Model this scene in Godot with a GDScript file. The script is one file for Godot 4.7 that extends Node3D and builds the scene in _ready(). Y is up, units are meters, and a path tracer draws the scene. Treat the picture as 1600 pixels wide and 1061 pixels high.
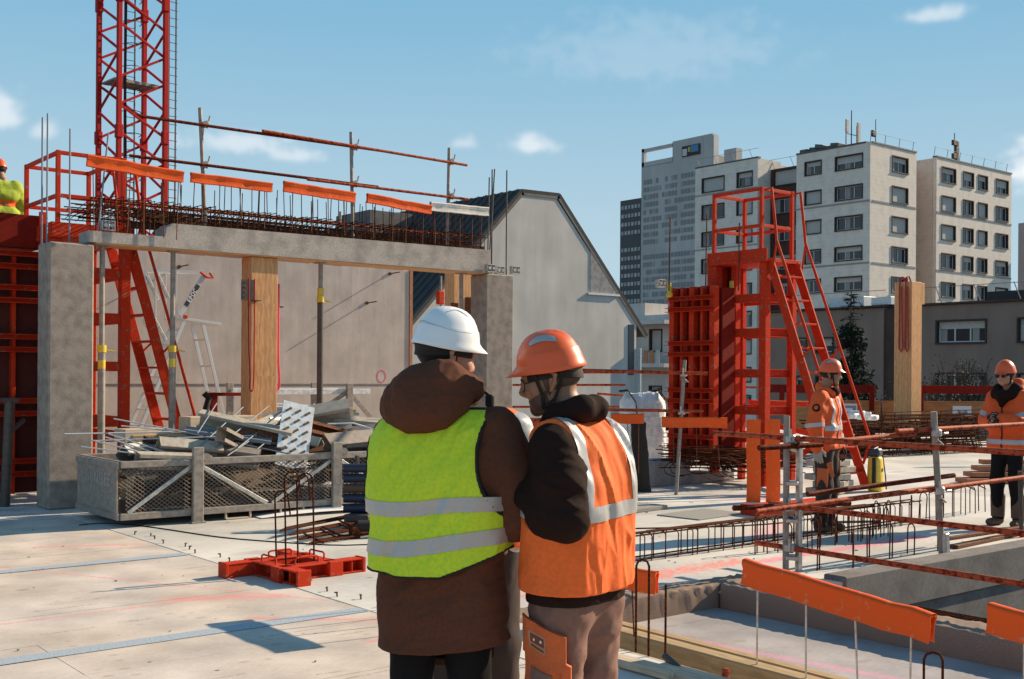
extends Node3D
# A building site. World axes follow the site grid: x along the portal beam, -z ("v") across it, y up, metres.

const ORDER := ["first", "second", "third", "fourth", "fifth", "sixth", "seventh", "eighth", "ninth", "tenth", "eleventh", "twelfth", "thirteenth", "fourteenth", "fifteenth", "sixteenth", "seventeenth", "eighteenth"]

var M := {}
var taken := {}
var rng := RandomNumberGenerator.new()


func at(x: float, y: float, v: float) -> Vector3:
	return Vector3(x, y, -v)


class MB:
	var v := PackedVector3Array()
	var n := PackedVector3Array()
	var t := PackedVector2Array()
	var c := PackedColorArray()
	var tint := Color(1, 1, 1)
	var tinted := false

	func tri(a: Vector3, b: Vector3, d: Vector3, na: Vector3, nb: Vector3, nd: Vector3, ta := Vector2.ZERO, tb := Vector2.ZERO, td := Vector2.ZERO) -> void:
		if (b - a).cross(d - a).dot(na + nb + nd) > 0.0:
			v.append_array([a, d, b]); n.append_array([na, nd, nb]); t.append_array([ta, td, tb])
		else:
			v.append_array([a, b, d]); n.append_array([na, nb, nd]); t.append_array([ta, tb, td])
		if tinted:
			c.append_array([tint, tint, tint])

	func quad(a: Vector3, b: Vector3, d: Vector3, e: Vector3, nn: Vector3, ta := Vector2.ZERO, tb := Vector2.ZERO, td := Vector2.ZERO, te := Vector2.ZERO) -> void:
		tri(a, b, d, nn, nn, nn, ta, tb, td)
		tri(a, d, e, nn, nn, nn, ta, td, te)

	# flat-shaded quad, its normal turned towards "out"
	func face(a: Vector3, b: Vector3, d: Vector3, e: Vector3, out: Vector3) -> void:
		var nn := (b - a).cross(d - a).normalized()
		if nn.dot(out) < 0.0:
			nn = -nn
		quad(a, b, d, e, nn, Vector2(0, 0), Vector2(a.distance_to(b), 0), Vector2(a.distance_to(b), b.distance_to(d)), Vector2(0, b.distance_to(d)))

	func box(mid: Vector3, size: Vector3, basis := Basis(), bev := 0.0, uvo := Vector2.ZERO) -> void:
		var h := size * 0.5
		var b := minf(bev, 0.4 * minf(h.x, minf(h.y, h.z)))
		var lng := 0
		if size.y > size[lng]: lng = 1
		if size.z > size[lng]: lng = 2
		for i in 3:
			var j := (i + 1) % 3
			var k := (i + 2) % 3
			var ua := j
			var ub := k
			if k == lng:
				ua = k; ub = j
			for s in [-1.0, 1.0]:
				var nn := Vector3.ZERO
				nn[i] = s
				var q := []
				var uv := []
				for cc in [[-1, -1], [1, -1], [1, 1], [-1, 1]]:
					var p := Vector3.ZERO
					p[i] = s * h[i]; p[j] = cc[0] * (h[j] - b); p[k] = cc[1] * (h[k] - b)
					q.append(mid + basis * p)
					uv.append(Vector2(p[ua], p[ub]) + uvo + Vector2(0, 0.37 * i))
				quad(q[0], q[1], q[2], q[3], basis * nn, uv[0], uv[1], uv[2], uv[3])
			if b > 0.0:
				for s in [-1.0, 1.0]:
					for r in [-1.0, 1.0]:
						var p1 := Vector3.ZERO
						var p2 := Vector3.ZERO
						p1[i] = s * h[i]; p1[j] = r * (h[j] - b)
						p2[i] = s * (h[i] - b); p2[j] = r * h[j]
						var e := Vector3.ZERO
						e[k] = h[k] - b
						var nn := Vector3.ZERO
						nn[i] = s * 0.7071; nn[j] = r * 0.7071
						quad(mid + basis * (p1 - e), mid + basis * (p1 + e), mid + basis * (p2 + e), mid + basis * (p2 - e), basis * nn)
		if b > 0.0:
			for sx in [-1.0, 1.0]:
				for sy in [-1.0, 1.0]:
					for sz in [-1.0, 1.0]:
						var s3 := Vector3(sx, sy, sz)
						var nn := basis * s3.normalized()
						tri(mid + basis * (s3 * Vector3(h.x, h.y - b, h.z - b)), mid + basis * (s3 * Vector3(h.x - b, h.y, h.z - b)), mid + basis * (s3 * Vector3(h.x - b, h.y - b, h.z)), nn, nn, nn)

	# box from corner ranges in site coordinates
	func slab(x0: float, x1: float, y0: float, y1: float, v0: float, v1: float, bev := 0.0) -> void:
		box(Vector3((x0 + x1) / 2, (y0 + y1) / 2, -(v0 + v1) / 2), Vector3(absf(x1 - x0), absf(y1 - y0), absf(v1 - v0)), Basis(), bev)

	# rectangular bar between two points; w across (horizontal), h the other way
	func bar(a: Vector3, b: Vector3, w: float, h: float, bev := 0.0, up := Vector3.UP) -> void:
		var x := (b - a).normalized()
		if absf(x.dot(up)) > 0.98:
			up = Vector3.RIGHT
		var z := x.cross(up).normalized()
		box((a + b) / 2, Vector3(a.distance_to(b), h, w), Basis(x, z.cross(x), z), bev)

	func tube(a: Vector3, b: Vector3, ra: float, rb := -1.0, seg := 8, caps := true) -> void:
		if rb < 0.0:
			rb = ra
		var d := (b - a).normalized()
		var x := d.cross(Vector3.RIGHT if absf(d.x) < 0.8 else Vector3.UP).normalized()
		var y := d.cross(x)
		var l := a.distance_to(b)
		for i in seg:
			var a0 := TAU * i / seg
			var a1 := TAU * (i + 1) / seg
			var n0 := x * cos(a0) + y * sin(a0)
			var n1 := x * cos(a1) + y * sin(a1)
			tri(a + n0 * ra, a + n1 * ra, b + n1 * rb, n0, n1, n1, Vector2(0, a0 * ra), Vector2(0, a1 * ra), Vector2(l, a1 * ra))
			tri(a + n0 * ra, b + n1 * rb, b + n0 * rb, n0, n1, n0, Vector2(0, a0 * ra), Vector2(l, a1 * ra), Vector2(l, a0 * ra))
			if caps:
				tri(a, a + n0 * ra, a + n1 * ra, -d, -d, -d)
				tri(b, b + n0 * rb, b + n1 * rb, d, d, d)

	func path(pts: Array, r: float, seg := 6, flat := 1.0) -> void:
		var rings := []
		var d0: Vector3 = (pts[1] - pts[0]).normalized()
		var x := d0.cross(Vector3.UP if absf(d0.y) < 0.9 else Vector3.RIGHT).normalized()
		for i in pts.size():
			var d: Vector3 = (pts[mini(i + 1, pts.size() - 1)] - pts[maxi(i - 1, 0)]).normalized()
			x = (x - d * x.dot(d)).normalized()
			var y := d.cross(x)
			var ring := []
			for k in seg:
				var ang := TAU * k / seg
				ring.append([x * cos(ang) * r + y * sin(ang) * r * flat, (x * cos(ang) * flat + y * sin(ang)).normalized()])
			rings.append(ring)
		for i in pts.size() - 1:
			for k in seg:
				var k2 := (k + 1) % seg
				var p: Vector3 = pts[i]
				var q: Vector3 = pts[i + 1]
				tri(p + rings[i][k][0], p + rings[i][k2][0], q + rings[i + 1][k2][0], rings[i][k][1], rings[i][k2][1], rings[i + 1][k2][1])
				tri(p + rings[i][k][0], q + rings[i + 1][k2][0], q + rings[i + 1][k][0], rings[i][k][1], rings[i + 1][k2][1], rings[i + 1][k][1])
		for k in range(1, seg - 1):
			var s: Vector3 = pts[0]
			var e: Vector3 = pts[-1]
			var ns: Vector3 = (pts[0] - pts[1]).normalized()
			var ne: Vector3 = (pts[-1] - pts[-2]).normalized()
			tri(s + rings[0][0][0], s + rings[0][k][0], s + rings[0][k + 1][0], ns, ns, ns)
			tri(e + rings[-1][0][0], e + rings[-1][k][0], e + rings[-1][k + 1][0], ne, ne, ne)

	# polygon (2D) swept from z0 to z1 in the frame x
	func prism(poly: PackedVector2Array, z0: float, z1: float, x := Transform3D()) -> void:
		var ix := Geometry2D.triangulate_polygon(poly)
		var area := 0.0
		for i in poly.size():
			area += poly[i].cross(poly[(i + 1) % poly.size()])
		for i in range(0, ix.size(), 3):
			for s in [[z0, -1.0], [z1, 1.0]]:
				var nn: Vector3 = x.basis * Vector3(0, 0, s[1])
				var q := []
				for k in 3:
					var p := poly[ix[i + k]]
					q.append(x * Vector3(p.x, p.y, s[0]))
				tri(q[0], q[1], q[2], nn, nn, nn, poly[ix[i]], poly[ix[i + 1]], poly[ix[i + 2]])
		for i in poly.size():
			var p := poly[i]
			var r := poly[(i + 1) % poly.size()]
			var e := (r - p).normalized() * signf(area)
			var nn := x.basis * Vector3(e.y, -e.x, 0)
			var l := p.distance_to(r)
			quad(x * Vector3(p.x, p.y, z0), x * Vector3(r.x, r.y, z0), x * Vector3(r.x, r.y, z1), x * Vector3(p.x, p.y, z1), nn, Vector2(0, z0), Vector2(l, z0), Vector2(l, z1), Vector2(0, z1))

	# grid of points -> smooth sheet
	func sheet(g: Array, closed := false, out := Vector3.ZERO) -> void:
		var nu := g.size()
		var nv: int = g[0].size()
		var nor := []
		for i in nu:
			var row := []
			for j in nv:
				var i0 := maxi(i - 1, 0)
				var i1 := mini(i + 1, nu - 1)
				var j0 := maxi(j - 1, 0)
				var j1 := mini(j + 1, nv - 1)
				if closed:
					i0 = (i - 1 + nu) % nu; i1 = (i + 1) % nu
				var nn: Vector3 = (g[i1][j] - g[i0][j]).cross(g[i][j1] - g[i][j0]).normalized()
				if out != Vector3.ZERO and nn.dot(out) < 0.0:
					nn = -nn
				row.append(nn)
			nor.append(row)
		for i in (nu if closed else nu - 1):
			var k := (i + 1) % nu
			for j in nv - 1:
				var ta := Vector2(float(i) / (nu - 1), float(j) / (nv - 1))
				var tb := Vector2(float(i + 1) / (nu - 1), float(j) / (nv - 1))
				var tc := Vector2(float(i + 1) / (nu - 1), float(j + 1) / (nv - 1))
				var td := Vector2(float(i) / (nu - 1), float(j + 1) / (nv - 1))
				tri(g[i][j], g[k][j], g[k][j + 1], nor[i][j], nor[k][j], nor[k][j + 1], ta, tb, tc)
				tri(g[i][j], g[k][j + 1], g[i][j + 1], nor[i][j], nor[k][j + 1], nor[i][j + 1], ta, tc, td)

	func lathe(prof: Array, seg := 16, x := Transform3D()) -> void:
		for i in prof.size() - 1:
			var p: Vector2 = prof[i]
			var q: Vector2 = prof[i + 1]
			var e := (q - p).normalized()
			for k in seg:
				var a0 := TAU * k / seg
				var a1 := TAU * (k + 1) / seg
				var c0 := Vector3(cos(a0), 0, sin(a0))
				var c1 := Vector3(cos(a1), 0, sin(a1))
				var n0 := x.basis * (c0 * e.y + Vector3(0, -e.x, 0))
				var n1 := x.basis * (c1 * e.y + Vector3(0, -e.x, 0))
				var A := x * (c0 * p.x + Vector3(0, p.y, 0))
				var B := x * (c1 * p.x + Vector3(0, p.y, 0))
				var C := x * (c1 * q.x + Vector3(0, q.y, 0))
				var D := x * (c0 * q.x + Vector3(0, q.y, 0))
				tri(A, B, C, n0, n1, n1)
				tri(A, C, D, n0, n1, n0)

	func mesh() -> ArrayMesh:
		var arr := []
		arr.resize(Mesh.ARRAY_MAX)
		arr[Mesh.ARRAY_VERTEX] = v
		arr[Mesh.ARRAY_NORMAL] = n
		arr[Mesh.ARRAY_TEX_UV] = t
		if c.size() == v.size() and c.size() > 0:
			arr[Mesh.ARRAY_COLOR] = c
		var m := ArrayMesh.new()
		m.add_surface_from_arrays(Mesh.PRIMITIVE_TRIANGLES, arr)
		return m


func put(o: Node3D, called: String, parent: Node) -> void:
	if parent == null:
		parent = self
	var key := str(parent.get_instance_id()) + called
	var k: int = taken.get(key, 0)
	taken[key] = k + 1
	o.name = called if k == 0 else "%s_%03d" % [called, k]
	parent.add_child(o, true)


func obj(called: String, mb: MB, mat: Material, parent: Node = null) -> MeshInstance3D:
	return inst(called, mb.mesh(), mat, parent)


func inst(called: String, m: Mesh, mat: Material, parent: Node = null) -> MeshInstance3D:
	var o := MeshInstance3D.new()
	o.mesh = m
	o.material_override = mat
	put(o, called, parent)
	return o


func tag(o: Node, label: String, category: String, group := "") -> Node:
	o.set_meta("label", label)
	o.set_meta("category", category)
	if group:
		o.set_meta("group", group)
	return o


func thing(called: String, label: String, category: String, group := "", pos := Vector3.ZERO, turn := 0.0) -> Node3D:
	var o := Node3D.new()
	put(o, called, self)
	o.position = pos
	o.rotation.y = turn
	tag(o, label, category, group)
	return o


func struct(called: String, mb: MB, mat: Material) -> MeshInstance3D:
	var o := obj(called, mb, mat)
	o.set_meta("kind", "structure")
	return o


func stuff(o: Node) -> void:
	o.set_meta("kind", "stuff")


func copy(o: Node3D, label: String, pos: Vector3, turn := 0.0) -> Node3D:
	var r: Node3D = o.duplicate()
	var base := String(o.name)
	if base.length() > 4 and base[-4] == "_" and base.right(3).is_valid_int():
		base = base.left(-4)
	put(r, base, self)
	r.position = pos
	r.rotation.y = turn
	r.set_meta("label", label)
	return r


# ---------------------------------------------------------------- materials
func noise_image(seed_: int, freq: float, octaves: int, lo: float, hi: float, size := 512, ridged := false) -> Image:
	var f := FastNoiseLite.new()
	f.seed = seed_
	f.noise_type = FastNoiseLite.TYPE_SIMPLEX_SMOOTH
	f.frequency = freq
	f.fractal_octaves = octaves
	f.fractal_type = FastNoiseLite.FRACTAL_RIDGED if ridged else FastNoiseLite.FRACTAL_FBM
	var im := f.get_seamless_image(size, size)
	im.convert(Image.FORMAT_L8)
	var d := im.get_data()
	for i in d.size():
		d[i] = int(clampf(lerpf(lo, hi, d[i] / 255.0), 0.0, 1.0) * 255.0)
	return Image.create_from_data(size, size, false, Image.FORMAT_L8, d)


func blend_images(a: Image, b: Image) -> Image:
	var x := a.get_data()
	var y := b.get_data()
	for i in x.size():
		x[i] = x[i] * y[i] / 255
	return Image.create_from_data(a.get_width(), a.get_height(), false, Image.FORMAT_L8, x)


func to_tex(im: Image) -> ImageTexture:
	im.generate_mipmaps()
	return ImageTexture.create_from_image(im)


func bump(im: Image, strength: float) -> ImageTexture:
	var b := im.duplicate()
	b.convert(Image.FORMAT_RGBA8)
	b.bump_map_to_normal_map(strength)
	return to_tex(b)


# a grey texture turned into a two-colour one
func two_tone(im: Image, a: Color, b: Color, soft0: float, soft1: float) -> ImageTexture:
	var d := im.get_data()
	var out := PackedByteArray()
	out.resize(d.size() * 3)
	for i in d.size():
		var k := smoothstep(soft0, soft1, d[i] / 255.0)
		var c := a.lerp(b, k)
		out[3 * i] = int(c.r * 255); out[3 * i + 1] = int(c.g * 255); out[3 * i + 2] = int(c.b * 255)
	return to_tex(Image.create_from_data(im.get_width(), im.get_height(), false, Image.FORMAT_RGB8, out))


# albedo given as linear real-world reflectance
func mat(called: String, lin: Color, rough: float, metal := 0.0, tex: Texture2D = null, scale := 1.0, nrm: Texture2D = null, ndepth := 1.0, tri := true) -> StandardMaterial3D:
	var m := StandardMaterial3D.new()
	m.resource_name = called
	m.albedo_color = lin.linear_to_srgb()
	m.roughness = rough
	m.metallic = metal
	if tex:
		m.albedo_texture = tex
	if nrm:
		m.normal_enabled = true
		m.normal_texture = nrm
		m.normal_scale = ndepth
	if tri and (tex or nrm):
		m.uv1_triplanar = true
	m.uv1_scale = Vector3(scale, scale, scale)
	M[called] = m
	return m


func make_materials() -> void:
	var mottle := noise_image(3, 0.012, 5, 0.8, 1.1)
	var fine := noise_image(5, 0.12, 3, 0.66, 1.3)
	var pores := noise_image(9, 0.06, 2, 0.2, 1.9)
	var conc := blend_images(mottle, noise_image(5, 0.12, 3, 0.86, 1.08))
	var weave := noise_image(21, 0.35, 1, 0.1, 0.9)
	var scuff := noise_image(31, 0.03, 5, -0.6, 1.9)
	var t_conc := to_tex(conc)
	var t_mottle := to_tex(mottle)
	var t_fine := to_tex(fine)
	var b_pores := bump(pores, 1.5)
	var b_fine := bump(fine, 2.0)
	var b_weave := bump(weave, 2.0)
	var b_soft := bump(noise_image(41, 0.02, 3, 0.0, 1.0), 6.0)
	var t_rust := two_tone(scuff, Color(0.33, 0.2, 0.15), Color(0.62, 0.42, 0.3), 0.3, 0.8)
	var splash := noise_image(35, 0.025, 6, -0.2, 1.2)
	var t_red := two_tone(splash, Color(0.58, 0.42, 0.36), Color(0.77, 0.215, 0.1), 0.1, 0.2)
	var t_cap := two_tone(splash, Color(0.84, 0.52, 0.38), Color(0.915, 0.365, 0.15), 0.02, 0.13)
	var t_rust2 := two_tone(noise_image(36, 0.02, 6, -0.1, 1.1), Color(0.6, 0.5, 0.42), Color(1, 1, 1), 0.3, 0.5)
	var t_cloth := to_tex(noise_image(81, 0.05, 4, 0.9, 1.06))
	var t_paint := two_tone(noise_image(33, 0.02, 5, 0.2, 0.9), Color(0.9, 0.87, 0.86), Color(1, 1, 1), 0.1, 0.75)
	# wood: grain along u
	var g := FastNoiseLite.new()
	g.seed = 77
	g.frequency = 0.02
	g.fractal_octaves = 4
	var wood := Image.create(512, 512, false, Image.FORMAT_L8)
	for yy in 512:
		for xx in 512:
			var nn := g.get_noise_2d(xx * 0.35, yy * 4.5)
			var ring := sin(yy * 0.16 + 5.0 * g.get_noise_2d(xx * 0.25 + 900.0, yy * 0.7))
			wood.set_pixel(xx, yy, Color.from_hsv(0, 0, clampf(0.9 + 0.1 * nn + 0.05 * ring, 0.0, 1.0)))
	var t_wood := to_tex(wood)
	# brushed vertical streaks for cladding and old concrete walls
	var streak := Image.create(512, 512, false, Image.FORMAT_L8)
	for yy in 512:
		for xx in 512:
			var k := 0.93 + 0.045 * g.get_noise_2d(xx * 2.2, yy * 0.22) + 0.08 * g.get_noise_2d(xx * 0.5 + 300.0, yy * 0.5)
			streak.set_pixel(xx, yy, Color.from_hsv(0, 0, clampf(k, 0.0, 1.0)))
	var t_streak := to_tex(streak)
	# pale facade tiles, too far away to be told apart
	var tiles := noise_image(61, 0.01, 4, 0.93, 1.05)
	for yy in 512:
		for xx in 512:
			var row := yy / 32
			if yy % 32 < 2 or (xx + (row % 2) * 32) % 64 < 1:
				tiles.set_pixel(xx, yy, tiles.get_pixel(xx, yy) * 0.93)
	var t_tiles := to_tex(tiles)

	mat("concrete", Color(0.5, 0.43, 0.38), 0.9, 0, t_conc, 0.45, b_pores, 0.06)
	mat("concrete_column", Color(0.36, 0.295, 0.25), 0.9, 0, t_conc, 0.8, b_pores, 0.25)
	mat("concrete_white", Color(0.62, 0.6, 0.575), 0.92, 0, t_conc, 0.35, b_pores, 0.3)
	mat("concrete_grey", Color(0.36, 0.34, 0.335), 0.9, 0, t_conc, 0.4, b_pores, 0.12)
	mat("concrete_rough", Color(0.26, 0.18, 0.14), 0.95, 0, t_fine, 1.6, b_fine, 0.8)
	mat("wall_streaked", Color(0.54, 0.455, 0.41), 0.9, 0, t_streak, 0.25, b_pores, 0.1)
	mat("render_wall", Color(0.68, 0.62, 0.575), 0.92, 0, t_streak, 0.06)
	mat("red_paint", Color(1, 1, 1), 0.65, 0, t_red, 0.8, b_soft, 0.1)
	mat("red_dark", Color(0.2, 0.012, 0.006), 0.7, 0, t_paint, 0.9)
	mat("crane_red", Color(0.48, 0.018, 0.016), 0.6, 0, t_paint, 0.5)
	mat("red_base", Color(0.97, 0.95, 0.95), 0.65, 0, t_red, 1.4, b_soft, 0.1)
	mat("cap_orange", Color(1, 1, 1), 0.55, 0, t_cap, 1.0, b_soft, 0.12)
	mat("cap_white", Color(0.72, 0.68, 0.62), 0.5, 0, t_paint, 1.0)
	mat("rust", Color(0.62, 0.5, 0.42), 0.85, 0.2, t_rust, 2.2)
	mat("rust_dark", Color(0.3, 0.2, 0.155), 0.9, 0.0, t_rust, 2.2)
	mat("rail_rust", Color(0.5, 0.17, 0.09), 0.75, 0.0, t_rust, 1.2)
	mat("rail_red", Color(0.44, 0.085, 0.036), 0.65, 0.0, t_rust2, 1.3)
	mat("galv", Color(0.56, 0.55, 0.53), 0.42, 0.75, t_mottle, 2.0)
	mat("galv_dull", Color(0.36, 0.31, 0.27), 0.65, 0.25, t_conc, 1.6)
	mat("steel_dark", Color(0.1, 0.078, 0.066), 0.6, 0.3, t_mottle, 2.0)
	mat("bluish_steel", Color(0.2, 0.23, 0.27), 0.6, 0.2)
	mat("rod_zinc", Color(0.55, 0.57, 0.6), 0.5, 0.3)
	mat("aluminium", Color(0.75, 0.72, 0.7), 0.35, 0.8)
	mat("zinc_white", Color(0.72, 0.74, 0.76), 0.5, 0.2, t_mottle, 1.5)
	mat("wood_light", Color(0.76, 0.38, 0.16), 0.75, 0, t_wood, 1.0, null, 1, false)
	mat("wood_old", Color(0.5, 0.34, 0.17), 0.8, 0, t_wood, 1.0, null, 1, false)
	mat("wood_red", Color(0.5, 0.2, 0.1), 0.8, 0, t_wood, 1.0, null, 1, false)
	mat("wood_pale", Color(0.66, 0.52, 0.38), 0.8, 0, t_wood, 1.0, null, 1, false)
	mat("ply_parapet", Color(0.5, 0.22, 0.075), 0.75, 0, t_wood, 0.6, null, 1, false)
	mat("yellow", Color(0.72, 0.5, 0.04), 0.5, 0, t_paint, 2.0)
	mat("blue_black", Color(0.02, 0.025, 0.05), 0.5)
	mat("black", Color(0.016, 0.011, 0.009), 0.8)
	mat("black_mesh", Color(0.035, 0.025, 0.02), 0.9, 0, t_fine, 3.0, b_fine, 3.0)
	mat("sling_red", Color(0.35, 0.012, 0.018), 0.7, 0, t_fine, 6.0)
	mat("sling_pink", Color(0.75, 0.12, 0.2), 0.7, 0, t_fine, 6.0)
	mat("white_bag", Color(0.8, 0.79, 0.78), 0.7, 0, t_mottle, 1.0, b_soft, 1.6)
	mat("paper", Color(0.78, 0.77, 0.77), 0.8)
	mat("tape", Color(0.4, 0.46, 0.53), 0.75, 0, t_fine, 1.0)
	mat("slate", Color(0.05, 0.046, 0.045), 0.85, 0.0, t_streak, 0.4)
	mat("slate_side", Color(0.12, 0.115, 0.115), 0.6, 0.1, t_mottle, 0.3)
	mat("sky_glass", Color(0.03, 0.05, 0.07), 0.08, 0.0)
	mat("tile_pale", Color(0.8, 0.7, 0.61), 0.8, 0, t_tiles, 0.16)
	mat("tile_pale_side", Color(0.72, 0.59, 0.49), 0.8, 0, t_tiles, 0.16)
	mat("brown_cladding", Color(0.085, 0.026, 0.018), 0.7, 0, t_mottle, 0.2)
	mat("frame_brown", Color(0.05, 0.03, 0.025), 0.7)
	mat("frame_white", Color(0.6, 0.58, 0.56), 0.6)
	mat("glass", Color(0.035, 0.04, 0.048), 0.12)
	mat("curtain", Color(0.32, 0.3, 0.29), 0.9)
	mat("shutter", Color(0.56, 0.53, 0.5), 0.7, 0, t_streak, 1.0)
	mat("annex_wall", Color(0.3, 0.215, 0.175), 0.9, 0, t_streak, 0.06)
	mat("annex_brown", Color(0.09, 0.05, 0.042), 0.9, 0, t_mottle, 0.1)
	mat("tower_grey", Color(0.58, 0.53, 0.505), 0.85, 0, t_streak, 0.01)
	mat("tower_side", Color(0.6, 0.58, 0.56), 0.8)
	mat("tower_dark", Color(0.075, 0.07, 0.07), 0.6)
	mat("tower_pane", Color(0.24, 0.23, 0.225), 0.5)
	mat("tower_light_pane", Color(0.3, 0.31, 0.32), 0.4)
	mat("wire_dull", Color(0.2, 0.165, 0.14), 0.75, 0.1)
	mat("badge_tan", Color(0.45, 0.22, 0.13), 0.8)
	mat("badge_brown", Color(0.16, 0.05, 0.03), 0.8)
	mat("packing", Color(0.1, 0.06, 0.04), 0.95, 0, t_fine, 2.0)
	mat("formwork_skin", Color(0.09, 0.018, 0.012), 0.85, 0, t_paint, 0.9)
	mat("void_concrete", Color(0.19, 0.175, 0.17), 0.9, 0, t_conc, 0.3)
	mat("street", Color(0.12, 0.115, 0.11), 0.95, 0, t_mottle, 0.05)
	mat("bark", Color(0.09, 0.06, 0.045), 0.95, 0, t_streak, 1.0)
	mat("needles", Color(0.016, 0.026, 0.015), 0.9)
	mat("leaves_red", Color(0.09, 0.06, 0.035), 0.85)
	mat("terracotta", Color(0.5, 0.2, 0.09), 0.8)
	mat("pink_paint", Color(0.75, 0.12, 0.24), 0.9)
	mat("dust_grey", Color(0.3, 0.29, 0.27), 0.95, 0, t_fine, 1.5, b_fine, 1.0)
	mat("foam_grey", Color(0.46, 0.41, 0.34), 0.85, 0, t_conc, 1.5)
	# cloth
	mat("coat_brown", Color(0.115, 0.043, 0.026), 0.85, 0, t_cloth, 2.0)
	mat("vest_yellow", Color(0.58, 0.76, 0.03), 0.8, 0, t_cloth, 2.0)
	mat("vest_orange", Color(0.92, 0.15, 0.02), 0.8, 0, t_cloth, 2.0)
	mat("reflective", Color(0.5, 0.49, 0.49), 0.4, 0.3, t_fine, 6.0)
	mat("jacket_black", Color(0.022, 0.011, 0.009), 0.9, 0, t_cloth, 2.0)
	mat("trouser_black", Color(0.012, 0.011, 0.012), 0.85, 0, t_cloth, 2.0)
	mat("trouser_taupe", Color(0.21, 0.105, 0.08), 0.85, 0, t_cloth, 2.0)
	mat("trouser_dark", Color(0.04, 0.022, 0.018), 0.85, 0, t_cloth, 2.0)
	mat("pocket_orange", Color(0.6, 0.12, 0.03), 0.8, 0, t_cloth, 2.0)
	mat("jacket_orange", Color(0.78, 0.105, 0.016), 0.8, 0, t_cloth, 2.0)
	mat("vest_dull", Color(0.34, 0.44, 0.03), 0.8, 0, t_cloth, 2.0)
	mat("helmet_white", Color(0.82, 0.83, 0.84), 0.28)
	mat("helmet_orange", Color(0.78, 0.1, 0.012), 0.36)
	mat("skin", Color(0.5, 0.25, 0.16), 0.55, 0, t_fine, 5.0)
	mat("skin_tan", Color(0.36, 0.175, 0.1), 0.55, 0, t_fine, 5.0)
	mat("hair_dark", Color(0.02, 0.012, 0.01), 0.75, 0, t_fine, 8.0, b_fine, 1.5)
	mat("stubble", Color(0.11, 0.06, 0.042), 0.75, 0, t_fine, 8.0)
	mat("leather_brown", Color(0.1, 0.055, 0.035), 0.7)
	mat("eye_white", Color(0.7, 0.68, 0.66), 0.3)
	M["skin"].subsurf_scatter_enabled = true
	M["skin"].subsurf_scatter_strength = 0.1
	M["skin_tan"].subsurf_scatter_enabled = true
	M["skin_tan"].subsurf_scatter_strength = 0.1
	for k in ["rail_red", "rail_rust", "red_paint", "red_dark", "crane_red", "red_base", "cap_orange", "rust_dark", "packing", "coat_brown", "jacket_black", "trouser_black"]:
		M[k].metallic_specular = 0.25
	for k in ["helmet_white", "helmet_orange"]:
		M[k].clearcoat_enabled = true
		M[k].clearcoat = 0.2
	for k in ["tile_pale", "tile_pale_side", "tower_grey", "render_wall", "annex_wall"]:
		M[k].uv1_world_triplanar = true
	for k in ["wood_light", "wood_old", "wood_red", "wood_pale", "ply_parapet"]:
		M[k].texture_repeat = true


# ---------------------------------------------------------------- sky: air and clouds only
func make_sky() -> PanoramaSkyMaterial:
	var W := 2048
	var H := 1024
	var f := FastNoiseLite.new()
	f.seed = 12
	f.frequency = 1.0
	f.fractal_octaves = 5
	f.fractal_gain = 0.55
	var big := FastNoiseLite.new()
	big.seed = 5
	big.frequency = 1.0
	big.fractal_octaves = 2
	var im := Image.create(W, H, false, Image.FORMAT_RGBF)
	var zen := Color(0.04, 0.115, 0.22)
	var mid := Color(0.145, 0.32, 0.46)
	var low := Color(0.34, 0.45, 0.51)
	var ground := Color(0.16, 0.15, 0.14)
	# a few small fair-weather clouds, low over the roofs: azimuth and elevation in degrees from the view axis
	var puffs := [[-13.6, 11.0, 3.6, 0.8, 0.5], [-10.8, 10.6, 1.6, 0.6, 0.5], [-24.3, 11.6, 1.6, 1.3, 0.6], [-22.4, 11.0, 1.0, 0.7, 0.4], [1.0, 11.3, 1.5, 0.75, 0.6], [-2.6, 11.4, 0.9, 0.5, 0.35], [20.3, 16.6, 1.8, 0.55, 0.5], [25.0, 9.3, 1.9, 1.9, 0.95], [7.0, 15.5, 8.0, 2.6, 0.14], [40.0, 9.0, 7.0, 2.5, 0.8], [-48.0, 10.0, 8.0, 2.4, 0.8], [75.0, 12.0, 9.0, 3.0, 0.8], [-90.0, 9.0, 8.0, 2.2, 0.8], [130.0, 11.0, 9.0, 3.0, 0.8], [170.0, 9.0, 10.0, 2.6, 0.8], [-135.0, 12.0, 8.0, 3.0, 0.8]]
	var yaw := -38.99
	for y in H:
		var el := 90.0 - (y + 0.5) * 180.0 / H
		var base: Color
		if el < 0.0:
			base = ground
		else:
			base = low.lerp(mid, smoothstep(2.0, 21.0, el))
			base = base.lerp(zen, smoothstep(14.0, 70.0, el))
		for x in W:
			var c := base
			if el > 4.0 and el < 22.0:
				# direction of this column: u = 0 is -z
				var az := (x + 0.5) * 360.0 / W - 38.99
				if az > 180.0:
					az -= 360.0
				var cover := 0.0
				for p in puffs:
					var dx: float = (az - p[0]) / p[2]
					if absf(dx) > 1.3:
						continue
					var dy: float = (el - p[1]) / p[3]
					if dy < 0.0:
						dy *= 1.8
					var r := sqrt(dx * dx + dy * dy)
					if r < 1.6:
						var nn := f.get_noise_2d(az * 0.55, el * 0.9) + 0.5 * f.get_noise_2d(az * 2.2, el * 3.0)
						cover = maxf(cover, smoothstep(1.05, 0.25, r + nn * 0.55) * p[4])
				if cover > 0.0:
					c = c.lerp(Color(0.66, 0.67, 0.68), cover)
			im.set_pixel(x, y, c)
	var s := PanoramaSkyMaterial.new()
	s.panorama = ImageTexture.create_from_image(im)
	return s


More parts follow.
